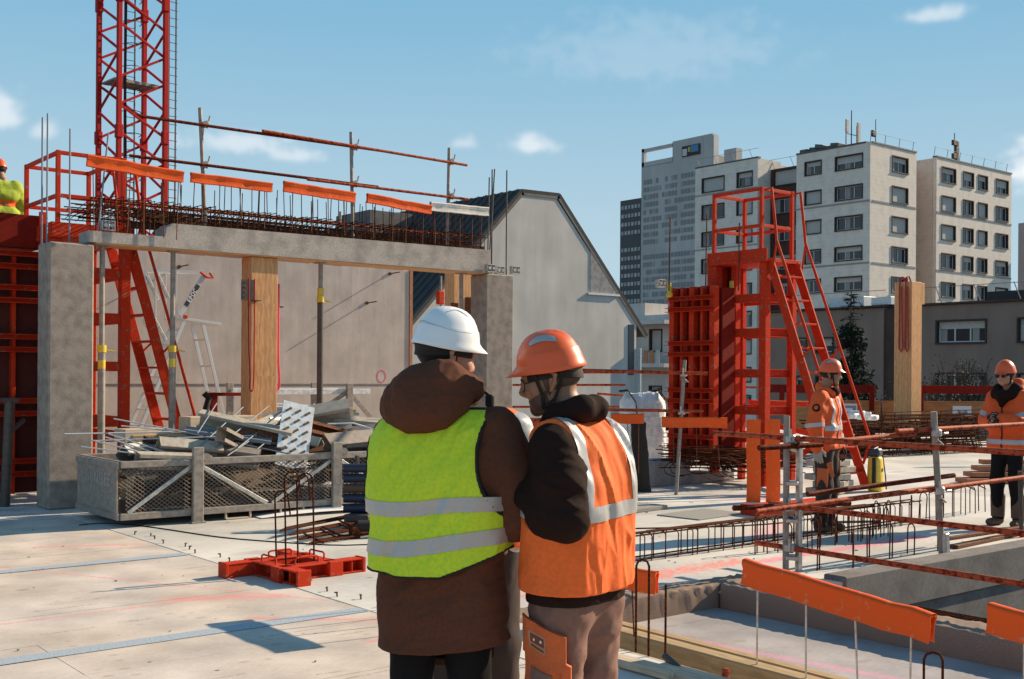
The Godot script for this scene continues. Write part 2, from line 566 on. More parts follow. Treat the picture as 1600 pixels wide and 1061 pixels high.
func _ready() -> void:
	var cam := Camera3D.new()
	cam.projection = Camera3D.PROJECTION_FRUSTUM
	cam.near = 0.1
	cam.far = 4000.0
	cam.size = 0.1 * 1061.0 / 1780.0
	cam.frustum_offset = Vector2(0, 0.1 * 54.5 / 1780.0)
	cam.position = Vector3(0, 1.68, 0)
	cam.rotation = Vector3(0, deg_to_rad(-38.99), deg_to_rad(0.4))
	cam.name = "camera"
	add_child(cam)
	cam.current = true

	var env := Environment.new()
	env.background_mode = Environment.BG_SKY
	env.sky = Sky.new()
	env.sky.sky_material = make_sky()
	env.background_energy_multiplier = 1.0
	env.tonemap_mode = Environment.TONE_MAPPER_LINEAR
	env.tonemap_exposure = 1.5
	env.sdfgi_enabled = true
	env.ssao_enabled = true
	env.ssil_enabled = true
	var we := WorldEnvironment.new()
	we.name = "world_environment"
	we.environment = env
	add_child(we)

	var sun := DirectionalLight3D.new()
	sun.name = "sun"
	sun.light_energy = 1.6
	sun.light_color = Color(1.0, 0.91, 0.78)
	sun.light_angular_distance = 0.5
	sun.shadow_enabled = true
	# the sun stands low in the direction +x, a little to the near side, 29 degrees up
	var to_sun := at(0.985, 0.55, -0.16).normalized()
	sun.basis = Basis.looking_at(-to_sun, Vector3.UP)
	add_child(sun)

	rng.seed = 4
	make_materials()
	build_ground()
	build_portal()
	build_left()
	build_gable_house()
	build_far_buildings()
	build_crane()
	build_basket()
	build_column_base()
	build_stair_tower()
	build_middle()
	build_void_guard()
	build_right()
	build_plants()
	build_people()


# ---------------------------------------------------------------- the ground and the deck
func spray(im: Image, a: Vector2, b: Vector2, w: float, col: Color, strength: float, seed_: int) -> void:
	var r := RandomNumberGenerator.new()
	r.seed = seed_
	var l := a.distance_to(b)
	for i in int(l * w * 4.0 + 8):
		var p := a.lerp(b, r.randf()) + Vector2(r.randfn(0, w * 0.5), r.randfn(0, w * 0.5))
		var x := int(p.x)
		var y := int(p.y)
		if x >= 0 and y >= 0 and x < im.get_width() and y < im.get_height():
			im.set_pixel(x, y, im.get_pixel(x, y).lerp(col, strength * r.randf()))


func blot(im: Image, p: Vector2, rx: float, ry: float, col: Color, strength: float, nz: FastNoiseLite) -> void:
	for y in range(maxi(0, int(p.y - ry * 1.5)), mini(im.get_height(), int(p.y + ry * 1.5) + 1)):
		for x in range(maxi(0, int(p.x - rx * 1.5)), mini(im.get_width(), int(p.x + rx * 1.5) + 1)):
			var d := Vector2((x - p.x) / rx, (y - p.y) / ry).length() + 0.5 * nz.get_noise_2d(x * 3.0, y * 3.0)
			var k := smoothstep(1.0, 0.5, d) * strength
			if k > 0.0:
				im.set_pixel(x, y, im.get_pixel(x, y).lerp(col, k))


func floor_image(w: int, h: int, base: Color, seed_: int, grain: float, patch: float) -> Image:
	var im := Image.create(w, h, false, Image.FORMAT_RGB8)
	var nz := FastNoiseLite.new()
	nz.seed = seed_
	nz.frequency = 0.01
	nz.fractal_octaves = 5
	var fn := FastNoiseLite.new()
	fn.seed = seed_ + 1
	fn.frequency = 0.25
	for y in h:
		for x in w:
			var k := 1.0 + patch * nz.get_noise_2d(x, y) + grain * fn.get_noise_2d(x * 0.25, y * 2.0) + grain * fn.get_noise_2d(x, y)
			var t := nz.get_noise_2d(x * 0.5 + 4000.0, y * 0.5) * 0.05
			im.set_pixel(x, y, Color(base.r * k, base.g * (k - 0.3 * t), base.b * (k - t)))
	return im


func floor_mat(called: String, im: Image, rough: float, nrm: Texture2D) -> StandardMaterial3D:
	var m := mat(called, Color(1, 1, 1), rough, 0, to_tex(im), 1.0, null, 1.0, false)
	return m


# a top sheet with uv from its place in the rectangle (x0..x1, v0..v1), on a body of plain boxes
func floor_piece(called: String, parent: Node, m: Material, r: Array, x0: float, x1: float, v0: float, v1: float, y: float, thick: float) -> MeshInstance3D:
	var mb := MB.new()
	var uv := func(x: float, v: float) -> Vector2: return Vector2((x - r[0]) / (r[1] - r[0]), (v - r[2]) / (r[3] - r[2]))
	var A := at(x0, y, v0)
	var B := at(x1, y, v0)
	var C := at(x1, y, v1)
	var D := at(x0, y, v1)
	var dn := Vector3(0, -thick, 0)
	mb.quad(A, B, C, D, Vector3.UP, uv.call(x0, v0), uv.call(x1, v0), uv.call(x1, v1), uv.call(x0, v1))
	mb.quad(A, B, B + dn, A + dn, Vector3(0, 0, 1), uv.call(x0, v0), uv.call(x1, v0), uv.call(x1, v0 + thick), uv.call(x0, v0 + thick))
	mb.quad(D, C, C + dn, D + dn, Vector3(0, 0, -1), uv.call(x0, v1), uv.call(x1, v1), uv.call(x1, v1 - thick), uv.call(x0, v1 - thick))
	mb.quad(A, D, D + dn, A + dn, Vector3(-1, 0, 0), uv.call(x0, v0), uv.call(x0, v1), uv.call(x0 + thick, v1), uv.call(x0 + thick, v0))
	mb.quad(B, C, C + dn, B + dn, Vector3(1, 0, 0), uv.call(x1, v0), uv.call(x1, v1), uv.call(x1 - thick, v1), uv.call(x1 - thick, v0))
	mb.quad(A + dn, B + dn, C + dn, D + dn, Vector3.DOWN)
	var o := obj(called, mb, m, parent)
	return o


func build_ground() -> void:
	var g := MB.new()
	g.quad(at(-1500, -7.5, -600), at(2600, -7.5, -600), at(2600, -7.5, 3000), at(-1500, -7.5, 3000), Vector3.UP)
	struct("ground", g, M["street"])

	# plywood decking of the formwork, left of the joint at x = 4.3
	var nz := FastNoiseLite.new()
	nz.seed = 8
	nz.frequency = 0.02
	var R := [-4.3, 4.3, 2.0, 13.3]
	var im := floor_image(1024, 1346, Color(0.765, 0.715, 0.672), 10, 0.045, 0.16)
	var pxm := 1024.0 / 8.6
	var q := func(x: float, v: float) -> Vector2: return Vector2((x + 4.3) * pxm, (v - 2.0) * pxm)
	var pink := Color(0.93, 0.5, 0.5)
	spray(im, q.call(-1.5, 8.0), q.call(3.9, 8.0), 1.6, pink, 0.75, 1)
	spray(im, q.call(2.7, 10.4), q.call(4.25, 7.4), 2.2, pink, 0.5, 2)
	spray(im, q.call(3.3, 11.3), q.call(4.2, 10.9), 9.0, pink, 0.35, 3)
	spray(im, q.call(3.3, 8.15), q.call(4.1, 7.75), 14.0, pink, 0.35, 4)
	spray(im, q.call(3.5, 7.2), q.call(4.3, 6.5), 5.0, pink, 0.5, 5)
	spray(im, q.call(3.8, 6.1), q.call(4.3, 6.2), 5.0, pink, 0.45, 6)
	var dirt := Color(0.45, 0.33, 0.25)
	for i in 80:
		blot(im, q.call(rng.randf_range(-2.0, 4.2), rng.randf_range(4.0, 13.0)), rng.randf_range(1.0, 3.0), rng.randf_range(0.8, 1.8), Color(0.25, 0.16, 0.12), 0.85, nz)
	for i in 26:
		blot(im, q.call(rng.randf_range(-2.0, 4.2), rng.randf_range(4.0, 13.0)), rng.randf_range(6.0, 26.0), rng.randf_range(2.0, 6.0), dirt, rng.randf_range(0.15, 0.4), nz)
	for i in 34:
		var c: Vector2 = q.call(rng.randf_range(0.0, 4.1), rng.randf_range(5.0, 11.0))
		var dr := Vector2.from_angle(rng.randf() * TAU)
		blot(im, c, 5.0, 3.2, Color(0.62, 0.53, 0.47), 0.4, nz)
		blot(im, c + dr * 17.0, 4.0, 3.0, Color(0.62, 0.53, 0.47), 0.35, nz)
	for i in 40:
		var c: Vector2 = q.call(rng.randf_range(-1.0, 4.1), rng.randf_range(4.5, 12.5))
		spray(im, c, c + Vector2(rng.randf_range(20.0, 120.0), rng.randf_range(-3.0, 3.0)), 0.7, Color(0.5, 0.4, 0.33), 0.5, 100 + i)
	var fm := floor_mat("plywood", im, 0.8, null)
	var deck := MB.new()
	deck.slab(-4.3, 4.29, -0.4, -0.03, -3, 13.3)
	var pd := struct("plywood_deck", deck, M["wood_old"])
	for i in 4:
		var x1 := 4.288 - i * 2.15
		for k in 13:
			var v0 := 2.05 + k * 0.866
			floor_piece("plywood_panel", pd, fm, R, x1 - 2.1485, x1, v0, v0 + 0.8643, 0.0 if (i + k) % 3 else -0.0015, 0.021)
	# the near strip behind the camera
	var near := MB.new()
	near.slab(-4.3, 4.288, -0.025, 0.0, -3, 2.045)
	obj("plywood_panel", near, M["wood_pale"], pd)

	# the pale concrete deck
	var R2 := [4.3, 30.3, 2.0, 28.0]
	var im2 := floor_image(1040, 1040, Color(0.765, 0.75, 0.725), 30, 0.04, 0.2)
	var px2 := 1040.0 / 26.0
	var q2 := func(x: float, v: float) -> Vector2: return Vector2((x - 4.3) * px2, (v - 2.0) * px2)
	spray(im2, q2.call(5.5, 6.6), q2.call(8.2, 6.75), 7.0, Color(0.95, 0.45, 0.4), 0.5, 11)
	spray(im2, q2.call(8.2, 6.6), q2.call(11.0, 6.6), 4.0, Color(0.95, 0.4, 0.5), 0.5, 12)
	spray(im2, q2.call(9.3, 7.5), q2.call(10.6, 8.2), 8.0, Color(0.95, 0.55, 0.6), 0.3, 13)
	spray(im2, q2.call(11.5, 5.8), q2.call(13.0, 6.0), 5.0, Color(0.95, 0.5, 0.45), 0.4, 14)
	spray(im2, q2.call(5.2, 7.4), q2.call(5.6, 7.9), 7.0, Color(0.95, 0.55, 0.55), 0.4, 15)
	for i in 120:
		blot(im2, q2.call(rng.randf_range(4.4, 18.0), rng.randf_range(4.0, 16.0)), rng.randf_range(2.0, 22.0), rng.randf_range(1.0, 9.0), Color(0.6, 0.57, 0.54), rng.randf_range(0.1, 0.4), nz)
	for i in 60:
		blot(im2, q2.call(rng.randf_range(4.4, 14.0), rng.randf_range(4.0, 13.0)), rng.randf_range(0.6, 1.4), rng.randf_range(0.5, 1.0), Color(0.3, 0.26, 0.24), 0.8, nz)
	var cm := floor_mat("deck_concrete", im2, 0.85, null)
	var body := MB.new()
	body.slab(4.31, 4.86, -0.4, -0.3, -3, 6.1)
	var cd := struct("concrete_deck", body, M["concrete_white"])
	for s in [[4.308, 4.9, -3.0, 6.1], [4.308, 30.0, 6.1, 24.0], [7.95, 30.0, 5.53, 6.1], [13.0, 30.0, -6.0, 5.53]]:
		floor_piece("deck_slab", cd, cm, R2, s[0], s[1], s[2], s[3], 0.0, 0.3)
	floor_piece("deck_slab", cd, M["concrete_white"], R2, -12.0, 4.304, 13.304, 24.0, 0.0, 0.3)
	floor_piece("deck_slab", cd, M["concrete_white"], R2, -12.0, -4.304, -3.0, 13.304, 0.0, 0.3)

	# the sunken slab at the right, its kerb and the void beyond
	var im3 := floor_image(512, 512, Color(0.6, 0.58, 0.58), 50, 0.05, 0.22)
	var px3 := 512.0 / 5.0
	var q3 := func(x: float, v: float) -> Vector2: return Vector2((x - 4.5) * px3, (v - 2.0) * px3)
	spray(im3, q3.call(5.5, 5.85), q3.call(6.0, 5.2), 14.0, Color(0.93, 0.5, 0.68), 0.5, 21)
	spray(im3, q3.call(6.0, 5.3), q3.call(6.3, 3.5), 7.0, Color(0.93, 0.55, 0.7), 0.35, 22)
	for i in 30:
		blot(im3, q3.call(rng.randf_range(5.0, 6.9), rng.randf_range(3.0, 6.0)), rng.randf_range(2.0, 14.0), rng.randf_range(1.0, 5.0), Color(0.5, 0.46, 0.44), rng.randf_range(0.1, 0.5), nz)
	var sm := floor_mat("sunken_concrete", im3, 0.8, null)
	var low := MB.new()
	low.slab(4.95, 7.5, -0.5, -0.46, -3, 6.1)
	var ss := struct("sunken_slab", low, M["concrete_grey"])
	floor_piece("slab_surface", ss, sm, [4.5, 9.5, 2.0, 7.0], 4.94, 7.0, -3.0, 6.08, -0.17, 0.28)
	floor_piece("ledge_surface", ss, M["concrete_rough"], [4.5, 9.5, 2.0, 7.0], 7.36, 7.6, -3.0, 5.53, -0.1, 0.35)
	floor_piece("ledge_surface", ss, M["concrete_rough"], [4.5, 9.5, 2.0, 7.0], 7.36, 7.95, 5.53, 6.08, -0.1, 0.35)
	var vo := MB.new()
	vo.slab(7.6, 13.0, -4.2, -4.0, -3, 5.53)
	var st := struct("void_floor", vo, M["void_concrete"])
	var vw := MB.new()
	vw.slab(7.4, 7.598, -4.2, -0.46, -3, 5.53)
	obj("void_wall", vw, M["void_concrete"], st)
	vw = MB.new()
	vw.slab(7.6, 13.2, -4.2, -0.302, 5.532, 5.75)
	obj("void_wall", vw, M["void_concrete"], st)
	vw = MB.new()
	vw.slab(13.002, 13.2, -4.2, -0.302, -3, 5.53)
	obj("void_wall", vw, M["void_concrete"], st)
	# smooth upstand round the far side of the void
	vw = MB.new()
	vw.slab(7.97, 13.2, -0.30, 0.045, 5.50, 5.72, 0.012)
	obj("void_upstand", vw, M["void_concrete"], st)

	# kerbs of rough concrete
	rough_kerb("concrete_kerb", at(7.18, -0.09, 6.0), at(7.18, -0.09, -2.0), 0.34, 0.22, M["concrete_rough"])
	rough_kerb("concrete_kerb", at(4.95, -0.08, 6.13), at(7.9, -0.08, 6.13), 0.2, 0.2, M["concrete_rough"])
	# blue-grey tapes stuck on the decking
	var t := MB.new()
	t.slab(-4.2, 4.28, 0.003, 0.0055, 6.87, 7.02)
	tag(obj("floor_tape", t, M["tape"]), "broad blue grey tape across the plywood nearest the men", "tape", "blue grey tapes on the decking")
	t = MB.new()
	t.slab(-4.2, 4.28, 0.003, 0.0055, 9.98, 10.13)
	tag(obj("floor_tape", t, M["tape"]), "blue grey tape on the plywood behind the red column form", "tape", "blue grey tapes on the decking")
	# open joint with a row of little pins
	var pin := MB.new()
	pin.tube(Vector3(0, -0.01, 0), Vector3(0.004, 0.028, 0), 0.007, 0.007, 6)
	pin.box(Vector3(0.01, 0.032, 0), Vector3(0.028, 0.009, 0.012))
	var pm := pin.mesh()
	for k in 15:
		var o := inst("floor_pin", pm, M["steel_dark"])
		o.position = at(4.42 + 0.05 * sin(k * 2.1), 0, 6.95 + k * 0.27 + 0.06 * sin(k * 1.7) + (0.0 if k < 5 else 0.9))
		o.rotation.y = k * 1.3
		tag(o, "tiny bent steel pin beside the plywood, %s in the row counted from the near end" % ORDER[k], "pin", "pins along the deck joint")
	# grit and splinters scattered over the deck
	var grit := MB.new()
	var gr := RandomNumberGenerator.new()
	gr.seed = 77
	for k in 300:
		var gx := gr.randf_range(-1.5, 14.0)
		var gv := gr.randf_range(5.0, 13.5)
		if nz.get_noise_2d(gx * 30.0, gv * 30.0) < 0.0:
			continue
		if gx > 4.8 and gv < 6.4:
			continue
		var sz := gr.randf_range(0.003, 0.01)
		grit.box(at(gx, sz * 0.4 + 0.001, gv), Vector3(sz * gr.randf_range(1.0, 4.0), sz, sz * 1.2), Basis(Vector3.UP, gr.randf() * TAU))
	var go := obj("grit", grit, M["dust_grey"])
	tag(go, "grit and splinters scattered over the deck", "debris")
	stuff(go)
	# loose cable on the pale deck
	var cab := MB.new()
	var pts := []
	for k in 30:
		var s := k / 29.0
		pts.append(at(lerpf(4.15, 6.3, s) + 0.1 * sin(s * 9.0), 0.006, 12.6 - 2.9 * smoothstep(0.0, 0.75, s) - 0.5 * smoothstep(0.75, 1.0, s) + 0.12 * sin(s * 14.0)))
	cab.path(pts, 0.006, 6)
	tag(obj("ground_cable", cab, M["black"]), "thin dark cable lying along the joint towards the wire basket", "cable")
	cab = MB.new()
	pts = []
	for k in 24:
		var s := k / 23.0
		pts.append(at(lerpf(7.6, 12.2, s), 0.008, 9.3 - 1.1 * sin(s * PI * 0.62) + 0.1 * sin(s * 8.0)))
	cab.path(pts, 0.008, 6)
	tag(obj("ground_cable", cab, M["black"]), "thin dark cable curving over the white deck behind the orange vest", "cable")


func rough_kerb(called: String, a: Vector3, b: Vector3, w: float, h: float, m: Material) -> void:
	var nz := FastNoiseLite.new()
	nz.seed = 40
	nz.frequency = 2.5
	var d := (b - a).normalized()
	var sd := d.cross(Vector3.UP)
	var l := a.distance_to(b)
	var n := int(l / 0.035)
	var prof := [Vector2(-0.5, -0.5), Vector2(-0.5, -0.2), Vector2(-0.5, 0.1), Vector2(-0.5, 0.4), Vector2(-0.46, 0.49), Vector2(-0.34, 0.5), Vector2(-0.17, 0.5), Vector2(0.0, 0.5), Vector2(0.17, 0.5), Vector2(0.34, 0.5), Vector2(0.46, 0.49), Vector2(0.5, 0.4), Vector2(0.5, 0.1), Vector2(0.5, -0.5)]
	var g := []
	for i in n + 1:
		var row := []
		for p in prof:
			var q: Vector3 = a + d * (l * i / n) + sd * (p.x * w) + Vector3.UP * (p.y * h)
			var k := nz.get_noise_3dv(q * 0.9) * 0.012 + nz.get_noise_3dv(q * 5.0) * 0.012 + maxf(0.0, nz.get_noise_3dv(q * 11.0)) * 0.02
			if p.y > -0.4:
				q += sd * k * signf(p.x) + Vector3.UP * k
			row.append(q)
		g.append(row)
	var mb := MB.new()
	mb.sheet(g)
	struct(called, mb, m)


# ---------------------------------------------------------------- the concrete portal at the left
func cap_rail(label: String, a: Vector3, b: Vector3, m: Material, h := 0.14, rods := 4, rod_low := 0.7, rod_mat: Material = null, group := "orange plastic caps over starter bars") -> Node3D:
	# an inverted plastic channel that covers the tips of starter bars
	var mid := (a + b) / 2
	var o := thing("rebar_cap_rail", label, "cap rail", group, mid)
	var d := (b - a).normalized()
	var s := d.cross(Vector3.UP).normalized()
	var u := s.cross(d)
	var prof := [Vector2(-0.032, 0), Vector2(-0.022, 0.02), Vector2(-0.018, h * 0.6), Vector2(-0.034, h * 0.82), Vector2(-0.03, h * 0.96), Vector2(0.0, h), Vector2(0.03, h * 0.96), Vector2(0.034, h * 0.82), Vector2(0.018, h * 0.6), Vector2(0.022, 0.02), Vector2(0.032, 0)]
	var inner := [Vector2(0.026, 0), Vector2(0.016, 0.02), Vector2(0.013, h * 0.6), Vector2(0.024, h * 0.82), Vector2(0.0, h * 0.94), Vector2(-0.024, h * 0.82), Vector2(-0.013, h * 0.6), Vector2(-0.016, 0.02), Vector2(-0.026, 0)]
	var nz := FastNoiseLite.new()
	nz.seed = int(absf(mid.x) * 100.0)
	nz.frequency = 1.2
	var l := a.distance_to(b)
	var n := maxi(6, int(l / 0.12))
	var mb := MB.new()
	var g := []
	for i in n + 1:
		var row := []
		var c := d * (l * (float(i) / n - 0.5))
		var bend := s * nz.get_noise_1d(i * 0.35) * 0.02 + u * nz.get_noise_1d(i * 0.3 + 50.0) * 0.012
		for p in prof + inner + [prof[0]]:
			row.append(c + bend + s * p.x + u * p.y)
		g.append(row)
	mb.sheet(g)
	for e in [0, n]:
		for k in 4:
			mb.face(g[e][k], g[e][k + 1], g[e][19 - k - 1 if k < 4 else 0], g[e][19 - k], d * (1.0 if e else -1.0))
			mb.face(g[e][10 - k], g[e][9 - k], g[e][12 + k if k < 4 else 0], g[e][11 + k], d * (1.0 if e else -1.0))
	obj("cap", mb, m, o)
	if rods > 0:
		var rb := MB.new()
		rb.tube(Vector3(0, -rod_low, 0), Vector3(0, h * 0.85, 0), 0.006, 0.006, 6)
		var rm := rb.mesh()
		for i in rods:
			var k := (i + 0.5) / rods - 0.5 + rng.randf_range(-0.04, 0.04)
			var r := inst("rod", rm, rod_mat if rod_mat else M["rust"], o)
			r.position = d * (l * k)
			r.rotation = Vector3(rng.randf_range(-0.05, 0.05), 0, rng.randf_range(-0.05, 0.05))
	return o


func prop(label: String, x: float, v: float, top: float, collar: float, label_y: float) -> void:
	var o := thing("steel_prop", label, "prop", "steel props under the concrete beam", at(x, 0, v))
	var a := MB.new()
	a.tube(Vector3(0, 0.012, 0), Vector3(0, collar, 0), 0.045, 0.045, 14)
	obj("outer_tube", a, M["steel_dark"] if collar > 2.5 else M["galv_dull"], o)
	a = MB.new()
	a.tube(Vector3(0, collar, 0), Vector3(0, top - 0.012, 0), 0.032, 0.032, 14)
	for k in int((top - collar) / 0.1):
		a.tube(Vector3(-0.0335, collar + 0.08 + k * 0.1, 0), Vector3(0.0335, collar + 0.08 + k * 0.1, 0), 0.007, 0.007, 6)
	obj("inner_tube", a, M["galv_dull"], o)
	a = MB.new()
	a.box(Vector3(0, 0.006, 0), Vector3(0.16, 0.012, 0.16))
	obj("base_plate", a, M["galv_dull"], o)
	a = MB.new()
	a.box(Vector3(0, top - 0.006, 0), Vector3(0.14, 0.012, 0.14))
	obj("head_plate", a, M["galv_dull"], o)
	a = MB.new()
	a.tube(Vector3(0, collar - 0.06, 0), Vector3(0, collar + 0.03, 0), 0.056, 0.056, 14)
	a.tube(Vector3(0.0, collar - 0.02, 0.0), Vector3(0.16, collar - 0.05, 0.03), 0.01, 0.01, 6)
	obj("collar_nut", a, M["yellow"], o)
	a = MB.new()
	a.tube(Vector3(0, label_y - 0.055, 0), Vector3(0, label_y + 0.055, 0), 0.0462, 0.0462, 14, false)
	obj("yellow_sticker", a, M["yellow"], o)


func socket_box(label: String, p: Vector3) -> void:
	var o := thing("galvanised_bracket", label, "bracket", "pressed steel brackets on the beam ends", p)
	var a := MB.new()
	a.box(Vector3(0, 0.06, 0), Vector3(0.16, 0.012, 0.09), Basis(), 0.003)
	a.box(Vector3(0, -0.054, 0), Vector3(0.16, 0.012, 0.09), Basis(), 0.003)
	for s in [-0.075, 0.0, 0.075]:
		a.box(Vector3(s, 0.003, 0), Vector3(0.01, 0.102, 0.085), Basis(), 0.002)
	a.tube(Vector3(-0.04, 0.003, 0.03), Vector3(-0.04, 0.003, 0.05), 0.025, 0.025, 10)
	a.tube(Vector3(0.04, 0.003, 0.03), Vector3(0.04, 0.003, 0.05), 0.025, 0.025, 10)
	obj("pressed_frame", a, M["galv"], o)


func sling(label: String, a: Vector3, drop: float, spread: float, m: Material, twist := 0.0) -> void:
	var mb := MB.new()
	var pts := []
	for k in 25:
		var s := k / 24.0
		var y := -drop * (1.0 - pow(absf(2.0 * s - 1.0), 6.0)) if s > 0.02 and s < 0.98 else 0.0
		y = -drop * sin(s * PI) ** 0.22
		pts.append(a + Vector3((s - 0.5) * spread + 0.012 * sin(s * 11.0), y, 0.02 * sin(s * PI) + 0.012 * sin(s * 15.0 + twist)))
	mb.path(pts, 0.018, 8, 0.5)
	tag(obj("lifting_sling", mb, m), label, "sling")


func build_portal() -> void:
	var c := MB.new()
	c.slab(4.3, 4.84, 0.0, 3.25, 14.2, 14.65, 0.02)
	tag(obj("concrete_column", c, M["concrete_column"]), "tall left concrete column carrying the beam beside the wire basket", "column")
	c = MB.new()
	c.slab(10.96, 11.52, 0.0, 3.27, 14.2, 14.62, 0.02)
	tag(obj("concrete_column", c, M["concrete_column"]), "right concrete column between the two front men", "column")

	# the beam: one end is notched
	var beam := MB.new()
	beam.prism(PackedVector2Array([Vector2(4.78, 3.28), Vector2(11.05, 3.28), Vector2(11.05, 3.64), Vector2(5.84, 3.6), Vector2(5.8, 3.56), Vector2(5.76, 3.54), Vector2(5.74, 3.42), Vector2(4.78, 3.42)]), 0, 0.4, Transform3D(Basis(), Vector3(0, 0, -14.6)))
	var bm := obj("concrete_beam", beam, M["concrete"])
	tag(bm, "long pale precast concrete beam with a notched left end", "beam")
	var edge := MB.new()
	edge.slab(4.86, 10.95, 3.262, 3.279, 14.205, 14.595)
	obj("plank_soffit", edge, M["wood_light"], bm)

	# reinforcement on the beam
	var cage := thing("beam_reinforcement", "rusty reinforcement cage along the top of the concrete beam", "rebar cage", "", at(5.0, 3.63, 14.4))
	var sb := MB.new()
	for k in 76:
		var x := -0.1 + k * 0.081 + rng.randf_range(-0.012, 0.012)
		var y0 := -0.22 if x < 0.72 else -0.02
		var hh := 0.24 + rng.randf_range(-0.02, 0.02)
		var le := rng.randf_range(-0.02, 0.02)
		sb.tube(Vector3(x, y0, 0.14), Vector3(x + le, hh, 0.14), 0.006, 0.006, 4, false)
		sb.tube(Vector3(x, y0, -0.16), Vector3(x + le, hh, -0.16), 0.006, 0.006, 4, false)
		sb.tube(Vector3(x + le, hh, -0.16), Vector3(x + le, hh, 0.14), 0.006, 0.006, 4, false)
		sb.tube(Vector3(x + le, hh * 0.55, -1.1), Vector3(x + le, hh * 0.55, -0.16), 0.006, 0.006, 4, false)
		sb.tube(Vector3(x + le, hh, -0.14), Vector3(x - le, hh * 0.3, -1.2), 0.006, 0.006, 4, false)
	var so := obj("stirrups", sb, M["rust_dark"], cage)
	stuff(so)
	var lb := MB.new()
	for k in 12:
		lb.tube(Vector3(-0.2, [0.2, 0.14, 0.06, 0.22, 0.0, 0.18, 0.1, 0.22, 0.16, 0.2, 0.05, 0.12][k], 0.14 - k * 0.11), Vector3(6.0, [0.21, 0.12, 0.05, 0.23, 0.02, 0.17, 0.1, 0.2, 0.18, 0.2, 0.06, 0.1][k], 0.14 - k * 0.11), 0.009, 0.009, 5)
	stuff(obj("long_bars", lb, M["rust_dark"], cage))
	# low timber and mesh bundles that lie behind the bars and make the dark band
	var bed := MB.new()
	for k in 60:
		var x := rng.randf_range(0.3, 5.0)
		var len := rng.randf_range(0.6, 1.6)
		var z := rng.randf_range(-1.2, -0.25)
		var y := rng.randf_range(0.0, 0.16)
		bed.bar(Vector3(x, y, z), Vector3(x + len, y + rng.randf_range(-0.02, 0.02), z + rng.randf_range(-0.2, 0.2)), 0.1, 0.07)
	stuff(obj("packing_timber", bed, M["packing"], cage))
	# starter bars
	for k in 58:
		var x := 0.75 + k * 0.09 + rng.randf_range(-0.035, 0.035)
		var bar := MB.new()
		var lean := rng.randf_range(-0.025, 0.025)
		var zz: float = [0.1, -0.1, 0.02][k % 3]
		var tall := 0.6 + rng.randf_range(-0.12, 0.03)
		bar.path([Vector3(0.05, 0.02, zz + 0.04), Vector3(0.015, 0.05, zz + 0.01), Vector3(0, 0.1, zz), Vector3(lean, tall, zz)], 0.0065, 5)
		var o := obj("starter_bar", bar, M["rust_dark"], cage)
		o.position.x = x
	# long thin bars at the column heads
	var left_bars := [[4.24, 14.3, 4.75, 0.0, "at the outer corner of the left column head"], [4.36, 14.5, 4.85, 0.0, "tallest of those over the left column head"], [4.6, 14.4, 4.68, 0.0, "above the middle of the left column head"], [4.95, 14.25, 4.66, 0.07, "leaning beside the cap rail over the left column"]]
	for s in left_bars:
		var b := MB.new()
		b.path([at(s[0] - s[3], 3.2, s[1]), at(s[0], (s[2] + 3.2) / 2, s[1]), at(s[0] + s[3], s[2], s[1])], 0.011, 6)
		tag(obj("starter_bar", b, M["bluish_steel"]), "long thin starter bar " + s[4], "rebar", "bars over the left column")
	var nm := ["leaning leftmost in the trio on the right column", "middle one in the trio on the right column", "rightmost one in the trio on the right column", "standing alone at the right edge of the right column"]
	var kk := 0
	for s in [[11.1, 14.3, 4.95, 0.09], [11.18, 14.35, 4.95, 0.0], [11.22, 14.5, 4.85, 0.02], [11.44, 14.3, 4.96, 0.0]]:
		var b := MB.new()
		b.path([at(s[0], 3.27, s[1]), at(s[0], 3.6, s[1]), at(s[0] + s[3] * 0.5, 4.2, s[1]), at(s[0] + s[3], s[2], s[1])], 0.011, 6)
		tag(obj("starter_bar", b, M["steel_dark"]), "tall starter bar " + nm[kk], "rebar", "bars over the right column")
		kk += 1

	# plastic caps on the starter bars
	cap_rail("orange plastic cap rail at the left end of the beam, in front of the crane", at(4.72, 4.2, 14.15), at(5.95, 4.13, 14.15), M["cap_orange"], 0.15, 6, 0.75)
	cap_rail("orange plastic cap rail second from the left above the beam", at(6.08, 4.16, 14.2), at(7.24, 4.15, 14.2), M["cap_orange"], 0.13, 4, 0.5)
	cap_rail("darker orange cap rail at the middle of the beam", at(7.42, 4.18, 14.2), at(8.56, 4.14, 14.2), M["cap_orange"], 0.15, 4, 0.5)
	cap_rail("sagging orange cap rail that meets the white one", at(8.76, 4.16, 14.2), at(9.9, 4.1, 14.22), M["cap_orange"], 0.14, 4, 0.5)
	cap_rail("white plastic cap rail at the right end of the beam", at(9.92, 4.16, 14.25), at(11.02, 4.18, 14.25), M["cap_white"], 0.14, 5, 0.5, null, "")

	# scaffold guard rail over the beam
	var px := [6.36, 8.68, 10.43]
